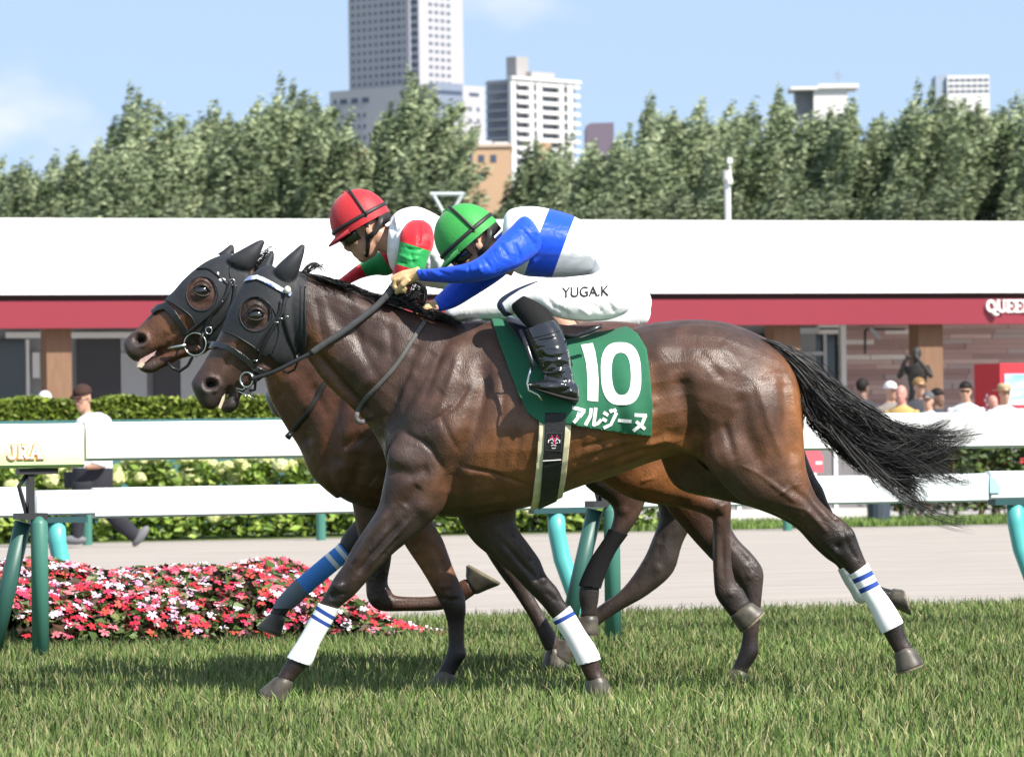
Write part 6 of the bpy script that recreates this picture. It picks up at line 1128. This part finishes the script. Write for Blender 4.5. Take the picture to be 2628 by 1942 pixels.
def jockey(label, Y0, torso, pelvis, arms, legs, calves, feet, hands, hM, neck, mats, base):
    root = empty('person', label, 'person', M=Matrix.Translation(base))
    thin = lambda L, g=-.012: px_loft(L, Y0, 20, 4, g)
    hs = []
    for (wv, kv, sd) in hands: hs += hand_shells(wv, kv, 0, sd)
    body = fuse([thin(torso, -.026), thin(pelvis, -.016)]+[thin(a, -.017) for a in arms]+[thin(l, -.010) for l in legs]+[thin(c, -.010) for c in calves]+[thin(f, -.008) for f in feet]+head_shells(hM, neck), .0062, 2, 'body')
    link('body', body, m_skin, root)
    gl = [fuse(hand_shells(wv, kv, 0, sd), .0032, 2, 'glove') for (wv, kv, sd) in hands]
    for g in gl: link('glove', g, mats['glove'], root)
    mj = fuse([px_loft(torso, Y0)], .008, 3, 'jacket'); sculpt(mj, mats.get('tfolds', []), Y0, -1); J = link('jacket', mj, mats['body'], root)
    for a, mt in zip(arms, mats['sleeves']):
        s = fuse([px_loft(a, Y0, 24, 5)], .0052, 3, 'sleeve'); sculpt(s, mats.get('folds', []), Y0, -1); link('sleeve', s, mt, J)
    mbk = fuse([px_loft(pelvis, Y0)]+[px_loft(l, Y0) for l in legs], .007, 5, 'breeches'); sculpt(mbk, mats.get('bfolds', []), Y0, -1); B = link('breeches', mbk, mats['breeches'], root)
    return root, J, B, mbk, mj
hM1 = rot_place(at(*z2(1000, 378), 0), (-.763, -.646), 0)
w1, k1 = at(1066, 704, -.115), at(1012, 722, -.085); w2_, k2_ = at(1108, 788, .08), at(1066, 800, .06)
ax = Vector((.931, 0, -.365)); cpt = at(*z2(1520, 416), 0)
mats1 = {'body': silk('silk_white_blue', WHITE, [(cpt, ax, .0525, BLUE)], .40, .16, 7.), 'sleeves': [silk('silk_blue', BLUE, [], .46, .22, 11., (1.0, 1, 1.3))]*2, 'breeches': silk('breeches_white', (.80, .80, .80), [], .5, .16, 6., (1.4, 1, .7), .3), 'glove': m_glove}
def zf(L, q=z2): return [([q(*p) for p in st[0]], st[1]*1.25, st[2]*.85) for st in L]
mats1['folds'] = zf([([(1290,420),(1330,500),(1320,540)],-.006,5),([(1200,430),(1260,520)],-.004,5),([(1330,330),(1400,400),(1440,440)],-.006,6),([(1380,300),(1440,380)],.005,6),([(1100,520),(1150,590)],-.005,4),([(1060,545),(1090,620)],.004,5),([(1000,560),(1010,620)],-.004,4),([(900,590),(1010,600),(1100,580)],.004,7),([(800,590),(900,640)],-.004,4),([(760,590),(830,640)],.003,4),([(720,585),(760,640)],-.003,3),([(690,585),(715,640)],-.003,3),([(1160,480),(1220,440),(1300,400)],.004,8),([(1400,420),(1440,470)],-.004,5)])
mats1['tfolds'] = zf([([(1300,560),(1400,480),(1470,420)],-.007,7),([(1330,590),(1440,520)],.006,7),([(1250,520),(1350,450)],-.006,6),([(1560,600),(1640,500),(1680,420)],-.004,9),([(1650,600),(1760,520)],-.006,8),([(1700,610),(1800,560)],.005,6),([(1780,600),(1850,520)],-.005,6)])
mats1['bfolds'] = zf([([(1700,640),(1790,740),(1850,850)],-.004,5),([(1850,640),(1900,740)],-.004,6),([(1950,700),(2010,790)],-.006,6),([(1780,800),(1850,860)],-.006,6),([(1880,790),(1930,860)],-.006,5),([(1700,830),(1770,880)],.005,6),([(1560,830),(1640,880)],-.005,6),([(1480,760),(1560,850)],-.004,6),([(1990,640),(2040,720)],.004,6)])
J1, jk1, bc1, bm1, jm1 = jockey('jockey in green cap and blue and white silks crouched over the nearest horse', 0., JT, JP, [JA, JB], [JL, JM], [JC, JC2], [JF], [(w1, k1, -1), (w2_, k2_, 1)], hM1 @ Matrix.Translation((0, 0, -.035)), ((-.045, 0, -.10), (-.075, 0, -.17)), mats1, at(1450, 1040, 0))
helmet(J1, hM1, mat('cap_green', (.04, .32, .06), .55, .3, .08, 20, sheen=.15, bump=.15, bs=90), m_dark, .130, .142, .106)
goggles(J1, hM1 @ Matrix.Translation((0, 0, -.022)), m_dark)
# knee panel, socks, boots
SB = Surf(bm1)
wrap('knee_panel', bc1, [JL[3:]], [z2(*p) for p in ((1170,900),(1165,760),(1230,712),(1300,680),(1400,655),(1450,640),(1440,665),(1330,715),(1260,760),(1215,800),(1240,850),(1290,880),(1330,960),(1200,950))], 0., mat('panel_navy', (.03, .04, .075), .5, .35), .002, .006)
for L, nm, pl_, mt in ((JC, 'sock', ((1220,690),(1450,680),(1580,905),(1560,930),(1440,940),(1380,960),(1250,840)), m_sock), (JC, 'boot', ((1375,960),(1440,925),(1575,890),(1720,1120),(1760,1380),(1440,1380),(1400,1080)), m_pat)):
    if nm == 'sock': wrap('sock', J1, [L], [z2(*p) for p in pl_], 0., mt, .002, .006)
bt = fuse([px_loft(JC[2:], 0., 24, 5, .006), px_loft(JF, 0., 22, 4, .004)], .0055, 3, 'boot'); bt = boolean(bt, prism_px([z2(*p) for p in ((1350,965),(1440,925),(1575,888),(1760,1000),(1800,1450),(1340,1450),(1340,1280))], -.35, -.6, -.1), 'INTERSECT', 'boot')
BT = link('boot', bt, m_pat, J1, None, True)
sl = z2s([(1706,1380,1700,1412,-.354,.030),(1680,1390,1688,1424,-.356,.040),(1600,1372,1604,1408,-.36,.044),(1500,1346,1500,1374,-.37,.046),(1420,1326,1418,1342,-.377,.040),(1382,1318,1382,1328,-.38,.02)])
v, f = px_loft(sl, 0., 16, 3); me = mesh('sole', v, f); clean(me); link('sole', me, mat('boot_sole', (.02, .019, .019), .7, .3), BT, None, True)
mb = MB(); pts = [at(*z2(x, y), yy) for x, y, yy in ((1405,1012,-.405),(1460,1000,-.418),(1530,982,-.420),(1580,965,-.405))]; mb.tube(pts, .003, 6); mb.build('boot_seam', m_sad, BT)
b2_ = fuse([px_loft(JC2[1:], 0., 20, 4, .004), px_loft([(q[0]-10, q[1]-8, q[2]-10, q[3]-8, -q[4], q[5]) for q in JF], 0., 20, 4, .003)], .009, 3, 'boot'); link('boot', b2_, m_pat, J1)
# initials on the breeches
tcv = bpy.data.curves.new('t', 'FONT'); tcv.body = 'YUGA.K'; tcv.size = 1.; tcv.offset = .016; to = link('t', tcv); tm = eval_mesh(to, 'initials'); bpy.data.objects.remove(to)
bm = bmesh.new(); bm.from_mesh(tm); bmesh.ops.triangulate(bm, faces=bm.faces[:])
xs = [v.co.x for v in bm.verts]; ys = [v.co.y for v in bm.verts]; x0_, x1_, y0_, y1_ = min(xs), max(xs), min(ys), max(ys)
for v in bm.verts:
    a = (v.co.x-x0_)/(x1_-x0_); b = (v.co.y-y0_)/(y1_-y0_); X = 1594+a*304; Yp = 756-b*66-a*14; x, y = z2(X, Yp); q = at(x, y, -.3); v.co = at(x, y, ysurf(q, [SB], -.3, .003))
bm.to_mesh(tm); bm.free(); link('initials', tm, mat('print_black', (.015, .015, .016), .7, .2), bc1)
# goggles strap loops seam of gloves omitted; whip in far hand
# ---------------------------------------------------------------- jockey in red cap
J2T = z2s([(500,250,480,480,0,.12),(560,196,520,590,0,.175),(680,176,680,670,0,.19),(820,240,820,700,0,.185),(960,325,940,715,0,.175),(1100,420,1060,735,0,.168),(1250,520,1170,760,0,.162),(1400,590,1300,790,0,.15),(1450,640,1350,800,0,.11)])
J2P = z2s([(1380,560,1290,770,0,.145),(1480,620,1340,850,0,.165),(1560,700,1400,900,0,.17),(1580,780,1450,910,0,.14),(1570,830,1500,890,0,.07)])
J2A = z2s([(640,258,720,262,-.13,.03),(598,288,762,298,-.15,.062),(565,350,780,360,-.19,.074),(556,420,776,430,-.21,.072),(545,490,745,500,-.225,.066),(526,560,715,590,-.235,.060),(508,630,650,660,-.22,.054),(512,700,630,720,-.17,.046),(528,750,632,765,-.12,.038)])
J2B = z2s([(560,330,640,520,.15,.066),(440,450,500,610,.2,.060),(360,500,410,612,.225,.056),(280,555,320,632,.22,.050),(200,618,235,672,.17,.044),(140,664,170,700,.11,.036)])
J2L = z2s([(1450,640,1520,890,-.10,.085),(1320,600,1380,890,-.15,.088),(1180,610,1220,890,-.20,.083),(1050,660,1080,890,-.25,.074),(930,740,970,890,-.29,.064),(865,820,900,900,-.30,.052),(850,850,870,895,-.30,.03)])
J2M = [(q[0]+10, q[1]+6, q[2]+10, q[3]+6, -q[4], q[5]) for q in J2L]
J2C = z2s([(900,960,1010,890,-.30,.04),(960,1010,1090,900,-.32,.058),(1010,1110,1160,1060,-.33,.052),(1050,1240,1190,1220,-.33,.042),(1060,1300,1230,1300,-.33,.04),(1000,1330,1230,1360,-.335,.04)])
J2C2 = [(q[0], q[1], q[2], q[3], -q[4], q[5]) for q in J2C]
def zr(x, y): return (830+.1937*x, 470+.1937*y)
hM2 = rot_place(at(*zr(495, 512), Y2), (-.875, -.485), Y2)
wA, kA = at(1042, 766, Y2-.11), at(1008, 790, Y2-.08); wB, kB = at(862, 736, Y2+.10), at(828, 756, Y2+.08)
up_ = Vector((.15, 0, 1)).normalized(); ctr = at(*z2(635, 498), Y2-.22); axg = (at(*z2(610, 570), Y2)-at(*z2(655, 430), Y2)).normalized()
ax2 = (at(*z2(330, 590), Y2)-at(*z2(450, 520), Y2)).normalized(); ct2 = at(*z2(395, 545), Y2+.2)
mats2 = {'body': silk('silk_white_red_hem', WHITE, [(at(*z2(1400, 640), Y2), Vector((.93, 0, -.37)), .055, REDS), (at(*z2(1440, 640), Y2), Vector((.93, 0, -.37)), .02, GRNS)], .40, .22, 8.), 'sleeves': [silk('silk_red_green', REDS, [(ctr, axg, .047, GRNS)], .46, .22, 11.), silk('silk_red_green_far', REDS, [(ct2, ax2, .05, GRNS)], .46, .22, 11.)], 'breeches': mats1['breeches'], 'glove': mat('glove_dark', (.05, .045, .045), .7, .3, .2, 40)}
mats2['folds'] = zf([([(690,290),(700,380),(690,440)],-.006,5),([(600,450),(660,470),(720,460)],-.006,4),([(570,500),(640,530),(700,520)],.005,5),([(560,540),(620,560)],-.005,4),([(640,480),(660,560)],-.004,4),([(740,330),(760,430)],.005,5)])
mats2['tfolds'] = zf([([(1100,380),(930,440),(900,700)],-.010,9),([(1080,480),(1000,560),(960,700)],-.010,8),([(1000,420),(950,560)],.008,8),([(880,480),(930,640),(900,900)],-.008,9),([(1200,360),(1100,420)],-.006,9)], zr)+zf([([(760,500),(780,600)],-.007,6),([(820,520),(800,620)],.006,7)])
mats2['bfolds'] = zf([([(1050,700),(1180,820)],-.004,6),([(1140,640),(1180,760)],-.004,6)])
J2_, jk2, bc2, bm2, jm2 = jockey('jockey in red cap and white silks with red and green sleeves', Y2, J2T, J2P, [J2A, J2B], [J2L, J2M], [J2C, J2C2], [], [(wA, kA, -1), (wB, kB, 1)], hM2 @ Matrix.Translation((0, 0, -.035)), ((-.055, 0, -.09), (-.105, 0, -.15)), mats2, at(1300, 1040, Y2))
helmet(J2_, hM2, mat('cap_red', (.50, .022, .030), .52, .32, .08, 20, sheen=.15, bump=.15, bs=90), m_dark, .126, .138, .103); goggles(J2_, hM2 @ Matrix.Translation((0, 0, -.024)), m_dark)
for C in (J2C, J2C2): bt = fuse([px_loft(C, Y2, 20, 4, .005)], .009, 3, 'boot'); link('boot', bt, m_pat, J2_)
eb = MB()
for s in (-1, 1): eb.ellip((hM2 @ Matrix.Translation((0, 0, -.035))) @ Vector((.06, s*.05, .0)), (.012, .012, .012))
# ---------------------------------------------------------------- third rider, hidden behind the other two
dx3 = 118
s3 = lambda L: [(1240+(q[0]+dx3-1240)*.86, 760+(q[1]-760)*.86+34, 1240+(q[2]+dx3-1240)*.86, 760+(q[3]-760)*.86+34, *q[4:]) for q in L]
hM3 = rot_place(at(1310, 690, Y3), (-.72, -.69), Y3)
mats3 = {'body': silk('silk_grey', (.5, .5, .52), [], .4, .4, 8.), 'sleeves': [silk('silk_grey2', (.45, .45, .48), [], .4, .4, 8.)]*2, 'breeches': mats1['breeches'], 'glove': mats2['glove']}
JAs = s3(JA); JBs = s3(JB)
J3_, *_ = jockey('third rider in pale silks hidden behind the other two jockeys', Y3, s3(JT), s3(JP), [JAs, JBs], [s3(JL), s3(JM)], [s3(JC), s3(JC2)], [s3(JF)], [(at(JAs[-1][0], JAs[-1][1]+8, Y3-.1), at(JAs[-1][0]-48, JAs[-1][1]+26, Y3-.08), -1), (at(JBs[-1][0], JBs[-1][1]+8, Y3+.09), at(JBs[-1][0]-40, JBs[-1][1]+22, Y3+.07), 1)], hM3 @ Matrix.Translation((0, 0, -.035)), ((-.045, 0, -.10), (-.075, 0, -.17)), mats3, at(1450, 1040, Y3))
helmet(J3_, hM3, mat('cap_dark', (.05, .05, .06), .4, .45), m_dark, .118, .128, .098)
c3_ = wrap('saddle_cloth', H3, [T3], [(P3[0]+(x-P0[0])*.905, P3[1]+(y-P0[1])*.905) for x, y in ((1290,780),(1600,780),(1640,1080),(1330,1070))], Y3, mat('cloth_dark', (.05, .06, .12), .8, .2), .015, .014)
# ================================================================== BYSTANDERS
m_shoe = mat('shoe_grey', (.16, .16, .17), .7, .3)
def stand_mesh(seed, arms='down', vox=.018):
    rg = random.Random(seed); sh = []; mb = MB()
    for s in (-1, 1):
        sh.append((lambda m: (m.v, m.f))(MB().tube([(s*.10, .0, .86), (s*.105, -.01, .5), (s*.11, .01, .08)], [.085, .062, .045], 12)))
        sh.append((lambda m: (m.v, m.f))(MB().ellip((s*.115, -.06, .045), (.045, .12, .045), 12, 8)))
        if arms == 'down' or s == 1 and arms == 'one': P = [(s*.19, 0, 1.40), (s*.25, .02, 1.15), (s*.24, -.10, .93), (s*.21, -.16, .86)]
        else: P = [(s*.18, 0, 1.41), (s*.30, -.10, 1.24), (s*.14, -.22, 1.50), (s*.07, -.20, 1.58)]
        sh.append((lambda m: (m.v, m.f))(MB().tube(P, [.058, .050, .038, .036], 12)))
        sh.append((lambda m: (m.v, m.f))(MB().ellip(P[-1], (.035, .045, .05), 10, 8)))
    V = []; Fc = []; n = 20; prof = [(.80, .13, .10), (.90, .165, .115), (1.05, .15, .105), (1.20, .175, .115), (1.34, .20, .115), (1.42, .17, .095), (1.47, .07, .065), (1.55, .055, .06)]
    for z, a, b in prof:
        for i in range(n): g = 2*math.pi*i/n; V.append((a*math.cos(g), b*math.sin(g), z))
    Fc = [(j*n+i, j*n+(i+1) % n, (j+1)*n+(i+1) % n, (j+1)*n+i) for j in range(len(prof)-1) for i in range(n)]+[tuple(range(n-1, -1, -1)), tuple(range((len(prof)-1)*n, len(prof)*n))]
    sh.append((V, Fc))
    M = Matrix.Translation((0, -.02, 1.62)) @ Matrix.Rotation(R(-90), 4, 'Z'); sh += head_shells(M)
    me = fuse(sh, vox, 2, 'body'); co = verts_np(me)
    mi = []
    for p in me.polygons:
        c = p.center; hand = (abs(c.x) > .165 and c.z < .95) or (arms != 'down' and c.y < -.14 and c.z > 1.46 and abs(c.x) < .16 and c.z < 1.63 and abs(c.x) > .035)
        mi.append(0 if (c.z > 1.475 or hand) else (1 if c.z > .90 else (3 if c.z < .09 else 2)))
    me.polygons.foreach_set('material_index', mi)
    for k in range(4): me.materials.append(None)
    return me
STAND = {'down': stand_mesh(1), 'up': stand_mesh(2, 'up')}
def hair_cap(hat):
    M = Matrix.Translation((0, -.02, 1.62)); mb = MB()
    if hat == 'hair':
        for j in range(9):
            pass
        mb.ellip((0, -.004, 1.668), (.092, .114, .106), 18, 12)
        mb.v = [(x, y, max(z, 1.59 if y > .02 else 1.672)) for x, y, z in mb.v]
    elif hat == 'cap':
        mb.ellip((0, .005, 1.675), (.092, .108, .095), 18, 12); mb.v = [(x, y, max(z, 1.66)) for x, y, z in mb.v]
        mb.prism([(-.07, 1.66), (.07, 1.66), (.05, 1.675), (-.05, 1.675)], -.18, -.08)
    elif hat == 'straw':
        mb.tube([(0, 0, 1.675), (0, 0, 1.68)], [.18, .18], 22); mb.tube([(0, 0, 1.68), (0, 0, 1.76), (0, 0, 1.775)], [.10, .09, .06], 18)
    return mb
def spectator(px, top, Y, label, shirt, trous, hat='hair', hatcol=(.015, .012, .01), face=0., skin=None, pose='down', hh=1.72, glasses=False, name='person', grp='spectators behind the rails'):
    zt = at(px, top, Y).z; s = zt/1.765 if hat != 'none' else zt/1.75; s = max(.85, min(1.35, s)); p = at(px, top, Y)
    M = Matrix.Translation((p.x, Y, zt-1.765*s)) @ Matrix.Rotation(face, 4, 'Z') @ Matrix.Scale(s, 4)
    o = empty(name, label, 'person', grp, M); me = STAND[pose]; b = bpy.data.objects.new('body', me); COL.objects.link(b); b.matrix_basis = M; b.parent = o; b.matrix_parent_inverse = M.inverted()
    for k, q in enumerate((skin or m_skin, shirt, trous, m_shoe)): b.material_slots[k].link = 'OBJECT'; b.material_slots[k].material = q
    if hat != 'none': hair_cap(hat).build('hat' if hat != 'hair' else 'hair', mat('headwear_%02d%02d%02d' % tuple(int(c*99) for c in hatcol), hatcol, .7, .25, .2, 40), o, M, True)
    mb = MB(); mb.ellip((.034, -.113, 1.632), (.012, .006, .005), 8, 6); mb.ellip((-.034, -.113, 1.632), (.012, .006, .005), 8, 6)
    if glasses: mb.box(-.065, .065, -.125, -.112, 1.618, 1.645)
    mb.build('sunglasses' if glasses else 'eyes', m_hairb, o, M)
    return o
sh_w = mat('shirt_white', (.74, .74, .77), .8, .2, .06, 8); sh_g = mat('shirt_grey_brown', (.22, .19, .17), .8, .2, .1, 8); sh_d = mat('shirt_dark', (.05, .05, .06), .8, .2); sh_b = mat('shirt_pale_blue', (.50, .56, .66), .8, .2); sh_y = mat('shirt_ochre', (.50, .33, .12), .8, .2); tr_d = mat('trousers_dark', (.03, .03, .038), .8, .2, .15, 8); tr_g = mat('trousers_grey', (.2, .2, .21), .8, .2)
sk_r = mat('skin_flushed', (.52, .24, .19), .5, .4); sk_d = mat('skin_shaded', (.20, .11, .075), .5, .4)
YS_ = 43.
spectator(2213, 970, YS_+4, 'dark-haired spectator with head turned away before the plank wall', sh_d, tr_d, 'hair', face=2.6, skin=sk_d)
spectator(2285, 978, YS_+2, 'spectator in white cap behind the horse\'s tail', sh_g, tr_g, 'cap', (.72, .72, .74), .5)
spectator(2313, 986, YS_, 'bareheaded pink-faced spectator next to the white cap', sh_y, tr_d, 'none', face=-.3, skin=sk_r)
spectator(2358, 968, YS_+3, 'spectator in brown hat in front of the column', sh_d, tr_d, 'cap', (.25, .15, .06), .3)
spectator(2382, 1004, YS_-1, 'short spectator with grey cap, low between the brown hat and black hair', sh_b, tr_g, 'cap', (.10, .11, .12), -.3)
spectator(2404, 996, YS_+1, 'black-haired spectator at the column\'s right edge', sh_d, tr_d, 'hair', face=.9, skin=sk_d)
spectator(2478, 978, YS_-2, 'man in white shirt and dark sunglasses near the vending machine', sh_w, tr_d, 'hair', face=-.15, glasses=True)
spectator(2577, 985, YS_-2, 'spectator in straw hat and white top before the vending machine', sh_w, tr_g, 'straw', (.48, .36, .22), .2)
spectator(2545, 1012, YS_+4, 'small spectator half hidden beside the red vending machine', sh_b, tr_d, 'none', face=.6, skin=sk_r)
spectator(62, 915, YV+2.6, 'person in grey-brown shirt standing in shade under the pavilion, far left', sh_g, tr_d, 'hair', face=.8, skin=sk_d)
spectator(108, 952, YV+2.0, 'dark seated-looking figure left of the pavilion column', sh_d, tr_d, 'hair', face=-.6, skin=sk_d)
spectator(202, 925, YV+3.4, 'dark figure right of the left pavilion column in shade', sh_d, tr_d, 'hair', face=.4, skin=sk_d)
spectator(115, 1003, 41., 'person in white cap just showing above the clipped hedge', sh_w, tr_d, 'cap', (.75, .75, .76), .3)
m_brz = mat('statue_dark', (.035, .03, .026), .55, .4, .3, 10)
st = empty('statue', 'dark figure with raised arms on a grey plinth by the right column', 'statue', M=Matrix.Translation((at(2355, 985, YS_+6).x, YS_+6, 0)))
zt = at(2355, 893, YS_+6).z; M = Matrix.Translation((at(2355, 985, YS_+6).x, YS_+6, zt-1.73*.86)) @ Matrix.Rotation(-.5, 4, 'Z') @ Matrix.Scale(.86, 4)
b = bpy.data.objects.new('figure', STAND['up']); COL.objects.link(b); b.matrix_basis = M; b.parent = st; b.matrix_parent_inverse = st.matrix_basis.inverted()
for k in range(4): b.material_slots[k].link = 'OBJECT'; b.material_slots[k].material = m_brz
mb = MB(); x = M.translation.x; mb.box(x-.28, x+.28, YS_+5.72, YS_+6.28, 0, zt-1.73*.86+.01); mb.build('plinth', mat('plinth_grey', (.24, .23, .23), .8, .2, .1, 4), st)
# vending machine
Mv = Matrix.Translation((at(2567, 1000, 50).x, 50., 0)) @ Matrix.Rotation(R(25), 4, 'Z')
vm = empty('vending_machine', 'red drinks vending machine against the plank wall at the right edge', 'vending machine', M=Mv)
zv = at(2567, 932, 50).z; m_vr = mat('vending_red', (.50, .03, .04), .4, .5)
mb = MB(); mb.box(0, 1.0, 0, .75, .05, zv); mb.build('cabinet', m_vr, vm, Mv); mb = MB(); mb.box(.07, .93, -.02, .01, zv-.62, zv-.16); mb.build('display', mat('display_pale', (.70, .76, .82), .3, .5, col2=(.15, .40, .70), vs=5, detail=1, stretch=(.3, 1, 2.2)), vm, Mv); mb = MB(); mb.box(.07, .93, -.021, .01, zv-1.15, zv-.68); mb.build('panel', mat('panel_white', (.7, .7, .72), .4, .4), vm, Mv); mb = MB(); mb.box(.07, .93, -.018, .01, .3, .55); mb.build('hatch', m_dk, vm, Mv)
for k in range(6): mb = MB(); mb.box(-.006, .001, .36+.05*(k % 2), .40+.05*(k % 2), zv-.5-.07*k, zv-.45-.07*k); mb.build('side_print', m_let, vm, Mv)
# ---------------------------------------------------------------- man walking along the far edge of the sand
YM = 27.; 
MT = [(222,1060,258,1058,0,.075),(200,1074,280,1070,0,.12),(192,1090,288,1086,0,.14),(189,1130,290,1130,0,.14),(188,1180,289,1180,0,.13),(188,1206,289,1206,0,.12)]
MP = [(187,1198,289,1198,0,.125),(184,1225,291,1225,0,.13),(186,1252,288,1252,0,.125),(200,1276,276,1280,0,.08)]
ML1 = [(186,1236,246,1240,-.08,.075),(183,1300,228,1304,-.085,.06),(184,1350,216,1350,-.09,.05),(185,1388,211,1388,-.09,.045)]; ML2 = [(226,1240,290,1240,.08,.078),(246,1298,298,1288,.085,.064),(292,1354,330,1330,.09,.05),(342,1392,364,1368,.09,.042)]
MA = [(258,1080,292,1092,-.16,.05),(262,1120,297,1126,-.19,.05),(258,1160,294,1166,-.20,.045),(232,1188,270,1200,-.20,.04),(212,1192,226,1206,-.2,.03)]
MA2 = [(190,1086,222,1090,.17,.05),(186,1130,214,1130,.20,.047),(182,1170,208,1172,.2,.042),(178,1208,198,1208,.19,.034)]
mn = empty('person', 'man in brown cap, glasses and white shirt walking along the far edge of the sand', 'person', M=Matrix.Translation(at(240, 1392, YM)))
hMm = Matrix.Translation(at(212, 1022, YM)) @ Matrix.Rotation(R(-118), 4, 'Z') @ Matrix.Rotation(R(12), 4, 'Y')
bd = fuse([px_loft(L, YM, 18, 3, -.008) for L in (MT, MP, ML1, ML2, MA, MA2)]+head_shells(hMm, ((-.02, 0, -.10), (-.03, 0, -.17))), .012, 2, 'body'); link('body', bd, m_skin, mn)
link('shirt', fuse([px_loft(L, YM) for L in (MT, MA[:4], MA2[:3])], .012, 2, 'shirt'), silk('cotton_white', (.76, .76, .80), [], .8, .5, 7.), mn)
link('trousers', fuse([px_loft(L, YM) for L in (MP, ML1, ML2)], .012, 2, 'trousers'), tr_d, mn)
for c, ang in (((196, 1390), 0.), ((366, 1380), -.9)):
    mb = MB(); p = at(*c, YM+(.09 if ang else -.09)); mb.ellip(p+Vector((-.02, 0, .02)), (.125, .05, .048), 14, 8, Matrix.Rotation(ang, 3, 'Y')); mb.build('shoe', m_shoe, mn, None, True)
mb = MB(); Mh = hMm @ Matrix.Translation((-.004, 0, .062)); mb.ellip((0, 0, 0), (.108, .092, .082), 20, 12); mb.v = [tuple(Mh @ Vector((x, y, max(z, -.018)))) for x, y, z in mb.v]
mb.add([Mh @ Vector(v) for v in ((.08, -.075, -.012), (.165, -.05, -.03), (.165, .05, -.03), (.08, .075, -.012), (.08, -.075, -.02), (.165, -.05, -.036), (.165, .05, -.036), (.08, .075, -.02))], [(0, 1, 2, 3), (7, 6, 5, 4), (0, 4, 5, 1), (1, 5, 6, 2), (2, 6, 7, 3), (3, 7, 4, 0)]); mb.build('cap', mat('cap_brown', (.055, .028, .022), .8, .2, .2, 30), mn, None, True)
mb = MB()
for s in (-1, 1):
    pts = [hMm @ Vector((.098, s*.034+.026*math.cos(R(a)), -.002+.020*math.sin(R(a)))) for a in range(0, 361, 24)]; mb.tube(pts, .003, 5, False); mb.tube([hMm @ Vector((.098, s*.06, .004)), hMm @ Vector((0, s*.082, .004))], .003, 5)
mb.build('glasses', m_dark, mn)
mb = MB(); p = at(190, 1208, YM+.2); mb.box(p.x-.10, p.x+.02, p.y-.03, p.y+.03, p.z-.17, p.z-.01); mb.build('hand_bag', sh_d, mn)
